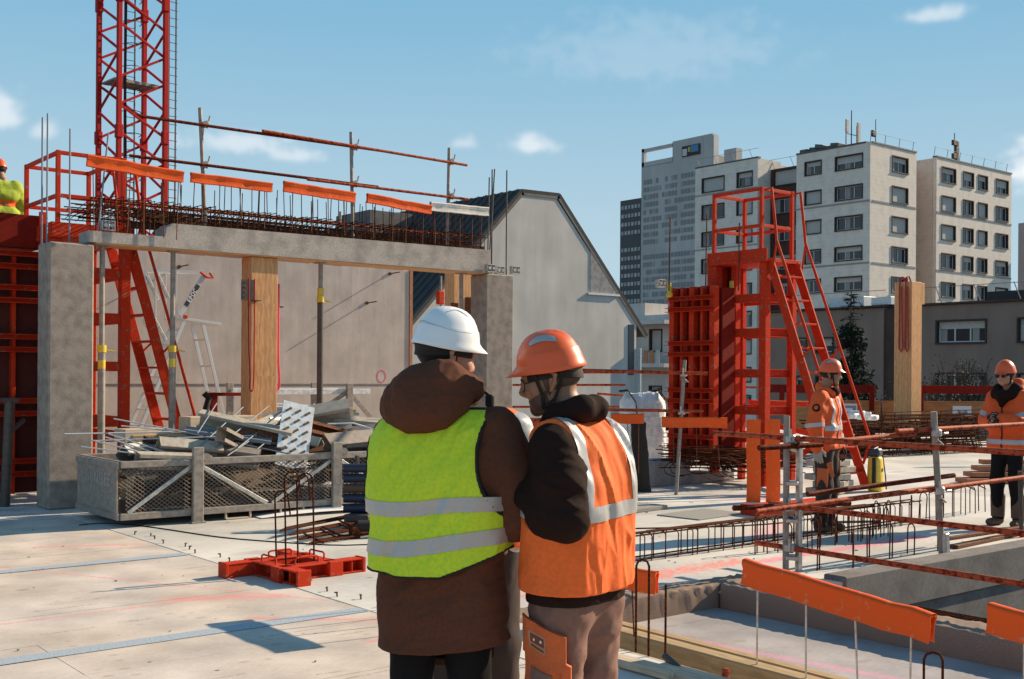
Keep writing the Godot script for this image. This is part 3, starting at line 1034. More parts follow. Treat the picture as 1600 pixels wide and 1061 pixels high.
	for i in 3:
		var o := thing("guard_post", ["leftmost grey scaffold post above the beam, tallest against the sky", "middle grey scaffold post above the beam", "right grey scaffold post above the white cap rail"][i], "scaffold post", "guard posts over the beam", at(px[i], 3.6, 14.5))
		var p := MB.new()
		var ln: float = [-0.06, -0.03, 0.02][i]
		p.tube(Vector3(-ln, 0, 0), Vector3(ln * 0.5, 1.62, 0), 0.026, 0.026, 10)
		obj("tube", p, M["galv_dull"], o)
		for y in [0.86, 1.4]:
			var cl := MB.new()
			cl.box(Vector3(0.03, y, 0.02), Vector3(0.1, 0.085, 0.1), Basis(Vector3(0, 0, 1), 0.4), 0.012)
			cl.tube(Vector3(0.05, y - 0.05, 0.05), Vector3(0.09, y + 0.12, 0.05), 0.01, 0.01, 6)
			cl.tube(Vector3(0.02, y - 0.06, 0.0), Vector3(-0.0, y - 0.2, 0), 0.02, 0.008, 6)
			obj("coupler", cl, M["galv_dull"], o)
	var rails := [[5.5, 4.975, 9.2, 5.0, "upper left rusty scaffold tube, running in front of the crane"], [7.2, 5.02, 10.72, 4.97, "upper right orange scaffold tube over the beam"], [5.36, 4.45, 9.1, 4.455, "lower left rusty scaffold tube over the orange caps"], [7.9, 4.43, 10.75, 4.435, "lower right orange scaffold tube over the white cap rail"]]
	for i in 4:
		var r = rails[i]
		var t := MB.new()
		t.tube(at(r[0], r[1], 14.44 - 0.03 * (i % 2)), at(r[2], r[3], 14.44 - 0.03 * (i % 2)), 0.021, 0.021, 8)
		tag(obj("scaffold_tube", t, M["rail_rust"] if i % 2 == 0 else M["rail_red"]), r[4], "scaffold tube", "guard rails over the beam")
	var lowt := MB.new()
	lowt.tube(at(5.2, 4.12, 16.4), at(12.1, 4.14, 16.4), 0.022, 0.022, 8)
	tag(obj("scaffold_tube", lowt, M["rail_red"]), "low orange scaffold tube far behind the starter bars", "scaffold tube", "guard rails over the beam")
	var g2 := MB.new()
	g2.tube(at(9.6, 3.55, 16.42), at(9.62, 4.35, 16.42), 0.022, 0.022, 8)
	tag(obj("guard_post", g2, M["galv_dull"]), "short scaffold post on the far low tube behind the beam", "scaffold post")

	socket_box("pressed steel bracket on the left end of the beam", at(5.02, 3.44 + 0.06, 14.25))
	socket_box("pressed steel bracket at the beam's right end, over the column", at(10.98, 3.34, 14.13))
	socket_box("pressed steel bracket between the column bars", at(11.3, 3.34, 14.3))
	socket_box("pressed steel bracket overhanging the right column's outer face", at(11.62, 3.36, 14.3))

	prop("steel prop against the left concrete column, with yellow collar", 4.99, 14.35, 3.262, 1.98, 1.77)
	prop("steel prop between the ladder and the red stair, with yellow collar", 5.93, 14.4, 3.262, 2.0, 1.8)
	prop("dark steel prop right of the laminated post", 8.12, 14.4, 3.262, 2.75, 2.84)
	prop("steel prop beside the right concrete column", 10.62, 14.4, 3.262, 1.1, 1.75)

	# laminated timber post under the beam, with its lifting gear
	var gl := MB.new()
	gl.box(at(7.18, 1.63, 14.42), Vector3(0.4, 3.258, 0.3), Basis(), 0.008)
	var glp := obj("laminated_post", gl, M["wood_light"])
	tag(glp, "square laminated timber post standing under the concrete beam", "timber post")
	var pl := MB.new()
	pl.box(at(6.93, 2.8, 14.26), Vector3(0.2, 0.28, 0.012), Basis(), 0.003)
	pl.box(at(7.02, 2.655, 14.2), Vector3(0.1, 0.012, 0.14), Basis(), 0.003)
	for s in 4:
		pl.tube(at(6.87, 2.7 + 0.065 * s, 14.256), at(6.87, 2.7 + 0.065 * s, 14.244), 0.01, 0.01, 6)
	obj("steel_plate", pl, M["steel_dark"], glp)
	sling("red lifting sling looped on the laminated post's plate", at(6.965, 2.95, 14.22), 1.52, 0.1, M["sling_red"])
	sling("pink lifting sling hanging at the right side of the laminated post", at(7.44, 2.92, 14.4), 1.5, 0.07, M["sling_pink"], 2.0)
	var pin := MB.new()
	pin.tube(at(7.36, 2.6, 14.42), at(7.54, 2.6, 14.42), 0.01)
	obj("pin", pin, M["steel_dark"], glp)
	# a second one farther back
	var g3 := MB.new()
	g3.box(at(12.62, 1.83, 17.15), Vector3(0.5, 3.65, 0.3), Basis(), 0.008)
	var gp := obj("laminated_post", g3, M["wood_light"])
	tag(gp, "laminated timber post far behind the white helmet, with steel plates", "timber post")
	for s in [[12.38, 2.78], [12.72, 2.9]]:
		var q := MB.new()
		q.box(at(s[0], s[1], 16.99), Vector3(0.17, 0.42, 0.014), Basis(), 0.003)
		obj("steel_plate", q, M["rust_dark"], gp)
	# tackle that hangs beside the grey wall's end
	var tk := thing("hanging_scaffold_tackle", "thin galvanised tackle with a red block hanging by the grey wall's end", "tackle", "", at(13.62, 0, 19.2))
	var tb := MB.new()
	tb.tube(Vector3(0, 0.8, 0), Vector3(0.02, 3.7, 0), 0.022, 0.022, 8)
	for k in 6:
		tb.tube(Vector3(-0.14, 1.0 + k * 0.45, 0), Vector3(0.12, 1.0 + k * 0.45, 0), 0.016, 0.016, 6)
	obj("pole", tb, M["galv_dull"], tk)
	tb = MB.new()
	tb.box(Vector3(0, 3.25, 0), Vector3(0.15, 0.28, 0.12), Basis(), 0.02)
	obj("block", tb, M["red_paint"], tk)

	# the tall grey wall panel behind
	var wl := MB.new()
	wl.slab(4.6, 13.4, 1.46, 3.85, 20.0, 20.2, 0.01)
	wl.slab(4.6, 13.4, 0.0, 1.435, 20.02, 20.2, 0.01)
	wl.slab(4.6, 13.4, 1.435, 1.46, 20.04, 20.2)
	var wall := obj("concrete_wall", wl, M["wall_streaked"])
	tag(wall, "long grey concrete wall behind the ladder, seen through the portal", "wall")
	var ed := MB.new()
	ed.slab(13.402, 13.47, 0.0, 3.86, 19.98, 20.2)
	obj("edge_board", ed, M["wood_red"], wall)
	for s in [[12.35, 3.12, -0.25], [8.35, 3.6, -0.1], [12.9, 3.75, -0.2]]:
		var r := MB.new()
		r.tube(at(s[0], s[1], 20.0), at(s[0] + 0.05, s[1] + 0.02, 19.7), 0.012)
		r.tube(at(s[0], s[1], 20.0), at(s[0], s[1], 19.97), 0.035, 0.035, 8)
		obj("tie_bar", r, M["rust"], wall)
	# reddish spray mark
	var sp := MB.new()
	for k in 10:
		var a0 := TAU * k / 10.0
		sp.box(at(12.72 + 0.1 * cos(a0), 1.62 + 0.12 * sin(a0), 19.996), Vector3(0.075, 0.02, 0.002), Basis(Vector3(0, 0, 1), a0 + PI / 2))
	obj("spray_mark", sp, M["pink_paint"], wall)
	var tp := MB.new()
	for k in 12:
		tp.bar(at(4.6 + k * 0.73, 3.93, 20.05), at(5.25 + k * 0.73, 3.93 + 0.02 * sin(k * 2.0), 20.05), 0.12, 0.1)
	obj("wall_plate", tp, M["rust_dark"], wall)


# ---------------------------------------------------------------- red formwork towers with steep stairs
func channel(mb: MB, a: Vector3, b: Vector3, h: float, w: float) -> void:
	# C-section: web and two flanges
	var d := (b - a).normalized()
	var up := Vector3.UP if absf(d.y) < 0.9 else Vector3.RIGHT
	var s := d.cross(up).normalized()
	var u := s.cross(d)
	mb.bar(a + s * (-w / 2 + 0.004), b + s * (-w / 2 + 0.004), 0.008, h, 0.0, u)
	for k in [-1.0, 1.0]:
		mb.bar(a + u * (k * (h / 2 - 0.004)), b + u * (k * (h / 2 - 0.004)), w - 0.018, 0.008, 0.0, u)


func stair_tower(label: String, x0: float, v0: float, a: float, b: float, hp: float, sx0: float, sx1: float, run: float, levels: Array, turn := 0.0) -> Node3D:
	var o := thing("red_stair_tower", label, "formwork tower", "", at(x0, 0, v0), turn)
	var red: Material = M["red_paint"]
	# legs
	for s in [[0, 0, 0.13], [b, 0, 0.11], [0, a, 0.12], [b, a, 0.1]]:
		var m := MB.new()
		m.box(Vector3(s[0], hp / 2, -s[1]), Vector3(s[2], hp, s[2]), Basis(), 0.008)
		obj("leg", m, red, o)
	# level beams on all four sides: pairs of channels
	for y in levels:
		for e in [[Vector3(0.06, y, 0), Vector3(b - 0.05, y, 0)], [Vector3(0.06, y, -a), Vector3(b - 0.05, y, -a)], [Vector3(0, y, -0.06), Vector3(0, y, -a + 0.06)], [Vector3(b, y, -0.06), Vector3(b, y, -a + 0.06)]]:
			var m := MB.new()
			channel(m, e[0], e[1], 0.13, 0.08)
			obj("level_beam", m, red, o)
	# platform
	var pf := MB.new()
	pf.box(Vector3(b / 2, hp + 0.03, -a / 2), Vector3(b + 0.2, 0.06, a + 0.2), Basis(), 0.005)
	pf.box(Vector3(b / 2, hp + 0.13, -a - 0.08), Vector3(b + 0.2, 0.15, 0.02))
	pf.box(Vector3(-0.08, hp + 0.13, -a / 2), Vector3(0.02, 0.15, a + 0.2))
	obj("platform", pf, red, o)
	# guard frame
	for s in [[-0.04, 0.04], [b + 0.04, 0.04], [-0.04, a], [b + 0.04, a]]:
		var m := MB.new()
		m.box(Vector3(s[0], hp + 0.6, -s[1]), Vector3(0.055, 1.1, 0.055), Basis(), 0.004)
		obj("guard_post", m, red, o)
	for y in [0.56, 1.12]:
		var m := MB.new()
		m.bar(Vector3(-0.04, hp + y, -0.07), Vector3(-0.04, hp + y, -a + 0.03), 0.045, 0.05, 0.004)
		m.bar(Vector3(-0.01, hp + y, -a), Vector3(b + 0.01, hp + y, -a), 0.045, 0.05, 0.004)
		m.bar(Vector3(b + 0.04, hp + y, -a + 0.03), Vector3(b + 0.04, hp + y, -0.07), 0.045, 0.05, 0.004)
		m.bar(Vector3(-0.01, hp + y, -0.04), Vector3(b + 0.01, hp + y, -0.04), 0.045, 0.05, 0.004)
		obj("guard_rail", m, red, o)
	# stair: two stringers, rungs, two handrails with a vertical head
	var top := Vector3(0, hp, 0.08)
	var bot := Vector3(0, 0.06, run)
	for x in [sx0, sx1]:
		var m := MB.new()
		m.bar(top + Vector3(x, 0, 0), bot + Vector3(x, 0, 0), 0.035, 0.14, 0.005, Vector3(0, 0.3, 1).normalized())
		obj("stringer", m, red, o)
	var n := 9
	for k in n:
		var p := top.lerp(bot, (k + 0.6) / (n + 0.2))
		var m := MB.new()
		m.box(p + Vector3((sx0 + sx1) / 2, 0, 0), Vector3(sx1 - sx0 - 0.04, 0.03, 0.13), Basis(), 0.004)
		obj("tread", m, red, o)
	for x in [sx0 - 0.03, sx1 + 0.06]:
		var m := MB.new()
		var d := Vector3(0, 0.28, 0.32)
		m.path([Vector3(x, hp + 1.1, 0.0), Vector3(x, hp + 1.12, 0.12), Vector3(x, hp + 0.5, 0.2), Vector3(x, hp + 0.32, 0.22), top.lerp(bot, 0.3) + Vector3(x, 0.2, 0.2), top.lerp(bot, 0.86) + Vector3(x, 0.2, 0.22), top.lerp(bot, 0.9) + Vector3(x, 0.0, 0.04)], 0.022, 8)
		m.tube(top.lerp(bot, 0.05) + Vector3(x, 0, 0), Vector3(x, hp + 0.3, 0.22), 0.016, 0.016, 6)
		m.tube(top.lerp(bot, 0.45) + Vector3(x, 0, 0), top.lerp(bot, 0.45) + Vector3(x, 0.2, 0.2), 0.016, 0.016, 6)
		obj("handrail", m, red, o)
	return o


func formwork_panel(label: String, p: Vector3, turn: float, w: float, h: float, bands: Array, ribs: int, called := "wall_formwork", skin := "formwork_skin") -> Node3D:
	# local: x along, y up, the ribbed back faces +z
	var o := thing(called, label, "formwork", "", p, turn)
	var s := MB.new()
	s.box(Vector3(w / 2, h / 2, -0.12), Vector3(w, h, 0.012))
	obj("skin", s, M[skin], o)
	for k in ribs + 1:
		var m := MB.new()
		m.box(Vector3(w * k / ribs, h / 2, -0.05), Vector3(0.05 if k % 2 else 0.1, h, 0.12), Basis(), 0.006)
		obj("rib", m, M["red_paint"], o)
	for y in bands:
		for dy in [-0.085, 0.085]:
			var m := MB.new()
			channel(m, Vector3(-0.06, y + dy, 0.06), Vector3(w + 0.06, y + dy, 0.06), 0.07, 0.1)
			obj("waler", m, M["red_paint"], o)
		var g := MB.new()
		g.box(Vector3(w * 0.45, y, 0.07), Vector3(0.1, 0.09, 0.06), Basis(), 0.01)
		obj("wedge_clamp", g, M["red_dark"], o)
	return o


func build_left() -> void:
	stair_tower("red steel stair tower left, behind the concrete column, under the crane", 5.64, 15.35, 0.9, 1.3, 3.42, 0.02, 0.74, 1.02, [0.35, 0.8, 1.0, 1.75, 2.4, 3.0], PI / 2)
	var big := formwork_panel("tall red formwork panel at the left edge of the site", at(2.4, 0.05, 15.9), 0.0, 2.36, 3.24, [0.35, 1.15, 2.0, 2.65, 3.1], 6)
	# dark block of formwork on top
	var dk := thing("formwork_box", "dark rusty formwork box on top of the left panel", "formwork", "", at(3.3, 3.32, 16.4))
	var b := MB.new()
	b.box(Vector3(0.75, 0.22, 0), Vector3(1.3, 0.45, 1.0), Basis(), 0.01)
	obj("box", b, M["red_dark"], dk)
	for x in [0.08, 1.42]:
		b = MB.new()
		b.box(Vector3(x, 0.25, 0.52), Vector3(0.09, 0.5, 0.05), Basis(), 0.006)
		obj("flange", b, M["red_paint"], dk)
	# dark prop leaning before the panel
	var pr := MB.new()
	pr.tube(at(4.0, 0.0, 14.9), at(4.05, 1.3, 14.9), 0.06, 0.06, 10)
	pr.box(at(4.05, 1.32, 14.9), Vector3(0.2, 0.05, 0.1))
	pr.tube(at(4.03, 0.9, 14.9), at(4.3, 1.05, 15.2), 0.03)
	tag(obj("push_pull_prop", pr, M["steel_dark"]), "dark upright prop in front of the left red panel", "prop")
	ladder_platform()
	second_basket()


func ladder_platform() -> void:
	var o := thing("aluminium_step_platform", "folding aluminium step platform with guard frame before the grey wall", "step ladder", "", at(7.4, 0, 18.2))
	var al: Material = M["aluminium"]
	# two climbing stiles, from lower left up to the right
	for z in [0.0, -0.45]:
		var m := MB.new()
		m.bar(Vector3(-0.75, 0.0, z), Vector3(0.3, 2.55, z), 0.03, 0.06, 0.004)
		obj("stile", m, al, o)
		m = MB.new()
		m.bar(Vector3(1.25, 0.0, z), Vector3(0.62, 2.5, z), 0.03, 0.055, 0.004)
		obj("leg", m, al, o)
		m = MB.new()
		m.bar(Vector3(0.92, 1.0, z), Vector3(1.5, 0.0, z), 0.028, 0.05, 0.004)
		obj("outrigger", m, al, o)
		m = MB.new()
		m.bar(Vector3(-0.2, 2.45, z), Vector3(-0.2, 3.35, z), 0.03, 0.03, 0.004)
		m.bar(Vector3(-0.2, 3.35, z), Vector3(0.78, 3.38, z), 0.03, 0.03, 0.004)
		m.bar(Vector3(0.15, 2.55, z), Vector3(0.15, 3.36, z), 0.028, 0.028, 0.004)
		obj("guard_frame", m, al, o)
		m = MB.new()
		m.bar(Vector3(-0.18, 3.3, z), Vector3(0.02, 2.9, z), 0.04, 0.05, 0.004)
		obj("folding_stay", m, M["galv"], o)
		m = MB.new()
		m.bar(Vector3(-0.22, 2.55, z), Vector3(-0.02, 2.2, z), 0.04, 0.05, 0.004)
		obj("folding_stay", m, M["galv"], o)
		m = MB.new()
		m.box(Vector3(1.25, 0.03, z), Vector3(0.09, 0.06, 0.07), Basis(), 0.01)
		obj("foot", m, M["black"], o)
	for k in 9:
		var m := MB.new()
		var p := Vector3(-0.75, 0, 0).lerp(Vector3(0.3, 2.55, 0), (k + 1) / 9.6)
		m.box(p + Vector3(0, 0, -0.225), Vector3(0.09, 0.03, 0.42), Basis(), 0.004)
		obj("step", m, al, o)
	for k in 5:
		var m := MB.new()
		var p := Vector3(1.25, 0, 0).lerp(Vector3(0.62, 2.5, 0), (k + 1) / 5.6)
		m.box(p + Vector3(0, 0, -0.225), Vector3(0.03, 0.03, 0.42), Basis(), 0.004)
		obj("cross_bar", m, al, o)
	var pf := MB.new()
	pf.bar(Vector3(0.2, 2.58, -0.225), Vector3(0.95, 2.5, -0.225), 0.5, 0.045, 0.006)
	obj("platform", pf, al, o)
	# printed strip on the stay
	var st := MB.new()
	st.bar(Vector3(0.2, 2.62, 0.03), Vector3(0.62, 3.3, 0.03), 0.025, 0.085, 0.003)
	var strip := obj("banner", st, al, o)
	var dkp := MB.new()
	dkp.bar(Vector3(0.3, 2.78, 0.044), Vector3(0.52, 3.14, 0.044), 0.004, 0.075)
	obj("dark_print", dkp, M["blue_black"], strip)
	var tx := TextMesh.new()
	tx.text = "EPOC"
	tx.font = font(true)
	tx.font_size = 24
	tx.pixel_size = 0.0042
	tx.depth = 0.002
	var to := inst("lettering", tx, M["paper"], strip)
	to.position = Vector3(0.41, 2.96, 0.048)
	to.rotation.z = atan2(0.36, 0.22)
	var rd := MB.new()
	rd.path([Vector3(0.55, 3.36, 0.05), Vector3(0.66, 3.28, 0.06), Vector3(0.78, 3.27, 0.05), Vector3(0.72, 3.36, 0.04)], 0.02, 6)
	obj("red_strap", rd, M["red_paint"], o)
	rd = MB.new()
	rd.box(Vector3(0.3, 2.6, 0.04), Vector3(0.07, 0.06, 0.03), Basis(), 0.01)
	obj("red_catch", rd, M["red_paint"], o)


func font(bold := false) -> Font:
	var f := SystemFont.new()
	f.font_names = PackedStringArray(["Droid Sans"])
	f.font_weight = 700 if bold else 400
	return f


func second_basket() -> void:
	var o := thing("galvanised_stillage", "far galvanised stillage with a white top rail below the grey wall", "stillage", "", at(8.75, 0, 17.3))
	var g: Material = M["zinc_white"]
	for y in [0.85, 1.36]:
		var m := MB.new()
		m.box(Vector3(0.95, y, 0), Vector3(2.1, 0.09, 0.09), Basis(), 0.006)
		m.box(Vector3(0.95, y, -1.1), Vector3(2.1, 0.09, 0.09), Basis(), 0.006)
		obj("rail", m, g, o)
	for x in [-0.1, 1.55]:
		for z in [0.0, -1.1]:
			var m := MB.new()
			m.box(Vector3(x, 0.75, z + (0.075 if z == 0.0 else -0.075)), Vector3(0.12, 1.5, 0.055), Basis(), 0.006)
			obj("post", m, M["galv_dull"], o)
	var br := MB.new()
	br.bar(Vector3(0.7, 0.87, 0.05), Vector3(1.5, 1.34, 0.05), 0.02, 0.07)
	br.bar(Vector3(1.6, 1.3, 0.05), Vector3(2.0, 0.9, 0.05), 0.02, 0.07)
	obj("brace", br, M["galv_dull"], o)
	for k in 7:
		var m := MB.new()
		m.tube(Vector3(-0.1 + 0.1 * k, 0.92 + 0.035 * k, -0.2 - 0.1 * k), Vector3(1.9, 0.95 + 0.05 * (k % 4), -0.2 - 0.1 * k), 0.03)
		obj("stored_tube", m, M["yellow"] if k == 1 else M["galv"], o)
	var rf := thing("steel_stand", "low red steel frame at the foot of the laminated post", "frame", "", at(7.0, 0, 15.6))
	var m := MB.new()
	m.box(Vector3(0.4, 1.36, 0), Vector3(0.85, 0.05, 0.06), Basis(), 0.006)
	m.box(Vector3(0.05, 0.7, 0), Vector3(0.1, 1.3, 0.07), Basis(), 0.006)
	m.box(Vector3(0.62, 0.7, 0), Vector3(0.1, 1.3, 0.07), Basis(), 0.006)
	obj("frame", m, M["red_dark"], rf)
	m = MB.new()
	m.path([Vector3(-0.12, 1.38, 0.05), Vector3(-0.06, 1.3, 0.08), Vector3(-0.12, 1.1, 0.08), Vector3(-0.16, 1.0, 0.06), Vector3(-0.1, 0.95, 0.05)], 0.045, 8)
	obj("black_cloth", m, M["black"], rf)


# ---------------------------------------------------------------- the house with the gable
func build_gable_house() -> void:
	var V := 42.0
	var L := 17.0
	var o := thing("gable_house", "grey house with a tall plain gable wall and dark mansard roof", "house", "", at(0, 0, V))
	var pts := PackedVector2Array([Vector2(25.6, -7.5), Vector2(42.3, -7.5), Vector2(42.3, 4.3), Vector2(36.7, 10.3), Vector2(34.6, 10.3), Vector2(25.6, 1.2)])
	var w := MB.new()
	w.prism(pts, 0.0, -0.4)
	var wall := obj("gable_wall", w, M["render_wall"], o)
	var side := MB.new()
	side.slab(25.7, 26.0, -7.5, 1.0, -0.4 - 0.0, 0.0)
	var body := MB.new()
	body.box(Vector3(33.9, -3.2, -L / 2), Vector3(16.4, 8.4, L - 0.8))
	obj("wall", body, M["render_wall"], o)
	# roof slopes with standing seams
	var slopes := [[Vector2(25.0, 0.75), Vector2(34.5, 10.45)], [Vector2(34.5, 10.45), Vector2(36.9, 10.5)], [Vector2(36.9, 10.5), Vector2(43.1, 3.75)]]
	for s in slopes:
		var a := Vector3(s[0].x, s[0].y, 0.0)
		var b := Vector3(s[1].x, s[1].y, 0.0)
		var r := MB.new()
		var u := (b - a).normalized()
		var nn := Vector3(-u.y, u.x, 0)
		r.box((a + b) / 2 + Vector3(0, 0, -L / 2), Vector3(a.distance_to(b), 0.16, L + 0.08), Basis(u, nn, Vector3(0, 0, 1)))
		var slope := obj("roof", r, M["slate"], o)
		for k in int(L / 0.62):
			var z := -0.35 - k * 0.62
			var q := MB.new()
			q.bar(a + nn * 0.1 + Vector3(0, 0, z), b + nn * 0.1 + Vector3(0, 0, z), 0.035, 0.05, 0.0, nn)
			obj("standing_seam", q, M["slate"], slope)
		# verge board on the gable
		var vb := MB.new()
		vb.bar(a + nn * -0.1 + Vector3(0, 0, 0.012), b + nn * -0.1 + Vector3(0, 0, 0.012), 0.05, 0.24, 0.0, nn)
		obj("verge", vb, M["slate_side"], o)
	# attic block and chimney-like box on the ridge
	var bx := MB.new()
	bx.box(Vector3(32.2, 9.2, -9.5), Vector3(2.6, 1.7, 3.4), Basis(), 0.02)
	obj("dormer", bx, M["slate_side"], o)
	# dormer with a pale cheek
	var dm := MB.new()
	dm.prism(PackedVector2Array([Vector2(26.8, 2.6), Vector2(32.2, 7.6), Vector2(29.0, 7.4), Vector2(26.8, 6.2)]), -7.6, -10.6)
	var dor := obj("dormer", dm, M["render_wall"], o)
	dm = MB.new()
	dm.bar(Vector3(26.5, 6.2, -9.1), Vector3(32.6, 7.95, -9.1), 3.6, 0.14)
	obj("dormer_roof", dm, M["slate_side"], dor)
	dm = MB.new()
	dm.box(Vector3(26.78, 4.6, -9.1), Vector3(0.06, 1.5, 1.8))
	obj("window", dm, M["sky_glass"], dor)
	# roof lights
	var u2 := (Vector2(34.5, 10.45) - Vector2(25.0, 0.75)).normalized()
	var sl := Basis(Vector3(u2.x, u2.y, 0), Vector3(-u2.y, u2.x, 0), Vector3(0, 0, 1))
	for s in [[8.5, -3.6, 1.3, 1.1], [4.3, -1.4, 1.6, 1.2], [4.3, -3.0, 1.6, 1.2], [1.4, -1.6, 1.2, 1.6], [4.3, -4.6, 1.6, 1.2]]:
		var c := Vector3(25.0 + u2.x * s[0], 0.75 + u2.y * s[0], s[1]) + sl.y * 0.14
		var f := MB.new()
		f.box(c, Vector3(s[2] + 0.2, 0.1, s[3] + 0.2), sl)
		var fr := obj("roof_light", f, M["frame_brown"], o)
		f = MB.new()
		f.box(c + sl.y * 0.05, Vector3(s[2], 0.03, s[3]), sl)
		obj("pane", f, M["sky_glass"], fr)
	# notch with a ledge near the right verge, down-pipe and slot window
	var nt := MB.new()
	nt.prism(PackedVector2Array([Vector2(39.0, 5.8), Vector2(41.0, 5.8), Vector2(39.0, 8.0)]), 0.006, 0.03)
	obj("recess", nt, M["concrete_grey"], wall)
	nt = MB.new()
	nt.box(Vector3(39.9, 5.76, 0.06), Vector3(2.2, 0.1, 0.1))
	obj("ledge", nt, M["zinc_white"], wall)
	nt = MB.new()
	nt.box(Vector3(42.35, -0.2, 0.05), Vector3(0.08, 6.6, 0.5))
	obj("pilaster", nt, M["zinc_white"], o)
	for y in [3.0, -0.8]:
		nt = MB.new()
		nt.box(Vector3(41.9, y, 0.02), Vector3(0.4, 2.6, 0.06))
		obj("window", nt, M["glass"], wall)
	for s in [[28.0, 1.0, 0.9, 1.3], [30.0, 1.2, 0.9, 1.3]]:
		nt = MB.new()
		nt.box(Vector3(s[0], s[1], 0.02), Vector3(s[2], s[3], 0.06))
		obj("window", nt, M["glass"], wall)


# a recessed window in a facade. Frame x: local x along the wall, y up, z outwards
func window(parent: Node, x: Transform3D, w: float, h: float, lights: int, blind: float, deep := 0.28) -> void:
	var r := MB.new()
	# recess lining, proud of the wall by a few millimetres
	var t := 0.09
	r.box(Vector3(0, h / 2 + t / 2, 0.02), Vector3(w + 2 * t, t, 0.1))
	r.box(Vector3(0, -h / 2 - t / 2, 0.04), Vector3(w + 2 * t, t, 0.16))
	r.box(Vector3(-w / 2 - t / 2, 0, 0.02), Vector3(t, h, 0.1))
	r.box(Vector3(w / 2 + t / 2, 0, 0.02), Vector3(t, h, 0.1))
	r.box(Vector3(-w / 2 - 0.001, 0, -deep / 2), Vector3(0.03, h, deep))
	r.box(Vector3(w / 2 + 0.001, 0, -deep / 2), Vector3(0.03, h, deep))
	r.box(Vector3(0, h / 2 + 0.001, -deep / 2), Vector3(w - 0.032, 0.03, deep))
	r.box(Vector3(0, -h / 2 - 0.001, -deep / 2), Vector3(w - 0.032, 0.03, deep))
	var o := obj("window", r, M["frame_brown"], parent)
	o.transform = x
	var p := MB.new()
	p.box(Vector3(0, 0, -deep + 0.02), Vector3(w - 0.04, h - 0.04, 0.02))
	obj("pane", p, M["glass"], o)
	var f := MB.new()
	for k in lights + 1:
		f.box(Vector3(-w / 2 + 0.05 + (w - 0.1) * k / lights, 0, -deep + 0.05), Vector3(0.08, h - 0.04, 0.05))
	for s in [-1.0, 1.0]:
		f.box(Vector3(0, s * (h / 2 - 0.05), -deep + 0.055), Vector3(w - 0.06, 0.07, 0.045))
	obj("frame", f, M["frame_white"], o)
	if blind > 0.0:
		var b := MB.new()
		b.box(Vector3(0, h / 2 - 0.05 - blind * (h - 0.1) / 2, -deep + 0.09), Vector3(w - 0.1, blind * (h - 0.1), 0.025))
		obj("blind", b, M["shutter"], o)
	if blind < 0.9:
		var c := MB.new()
		for k in lights:
			if (k + int(w * 10.0)) % 2 == 0:
				c.box(Vector3(-w / 2 + (k + 0.3) * w / lights, 0, -deep + 0.034), Vector3(w / lights * 0.42, h - 0.1, 0.004))
		if c.v.size():
			obj("curtain", c, M["curtain"], o)


# wall with holes: boxes between window rectangles. along = Transform with local x along the wall, z outwards
func pierced(parent: Node, x: Transform3D, w: float, y0: float, y1: float, wins: Array, rows: Array, wh: float, thick: float, m: Material, called := "wall") -> void:
	# wins: [[centre, width, lights], ...] in every row; rows: sill-centre heights
	var mb := MB.new()
	var ys := [y0]
	for r in rows:
		ys.append_array([r - wh / 2, r + wh / 2])
	ys.append(y1)
	for i in range(0, ys.size() - 1):
		if i % 2 == 0:
			mb.box(Vector3(w / 2, (ys[i] + ys[i + 1]) / 2, -thick / 2), Vector3(w, ys[i + 1] - ys[i], thick))
		else:
			var c := 0.0
			for q in wins + [[w + 500.0, 1000.0, 1]]:
				var e: float = q[0] - q[1] / 2
				if e - c > 0.01:
					mb.box(Vector3((c + e) / 2, (ys[i] + ys[i + 1]) / 2, -thick / 2), Vector3(e - c, ys[i + 1] - ys[i], thick))
				c = q[0] + q[1] / 2
	var wall := obj(called, mb, m, parent)
	wall.transform = x
	for r in rows:
		for q in wins:
			window(wall, Transform3D(Basis(), Vector3(q[0], r, 0)), q[1], wh, q[2], [0.35, 1.0, 0.0, 0.2, 1.0, 0.55, 0.0][(int(r * 7.0) + int(q[0] * 3.0)) % 7])


func facing_left(x: float, v: float) -> Transform3D:
	# a wall in the plane x = const seen from smaller x; local x runs towards the viewer's right (smaller v)
	return Transform3D(Basis(Vector3(0, 0, 1), Vector3.UP, Vector3(-1, 0, 0)), at(x, 0, v))


func facing_front(x: float, v: float) -> Transform3D:
	return Transform3D(Basis(Vector3(1, 0, 0), Vector3.UP, Vector3(0, 0, 1)), at(x, 0, v))


func bands(parent: Node, x: Transform3D, w: float, ys: Array, thick: float, m: Material) -> void:
	for y in ys:
		var b := MB.new()
		b.box(Vector3(w / 2, y, 0.01), Vector3(w + 0.04, thick, 0.08))
		obj("string_course", b, m, parent).transform = x


func parapet_rail(parent: Node, x: Transform3D, w: float, y: float) -> void:
	var b := MB.new()
	for k in int(w / 2.4) + 1:
		b.tube(Vector3(k * 2.4 + 0.3, y, -0.5), Vector3(k * 2.4 + 0.05, y + 1.0, -0.2), 0.03, 0.03, 5)
	b.tube(Vector3(0, y + 0.95, -0.2), Vector3(w, y + 0.95, -0.2), 0.02, 0.02, 5)
	obj("roof_railing", b, M["galv_dull"], parent).transform = x


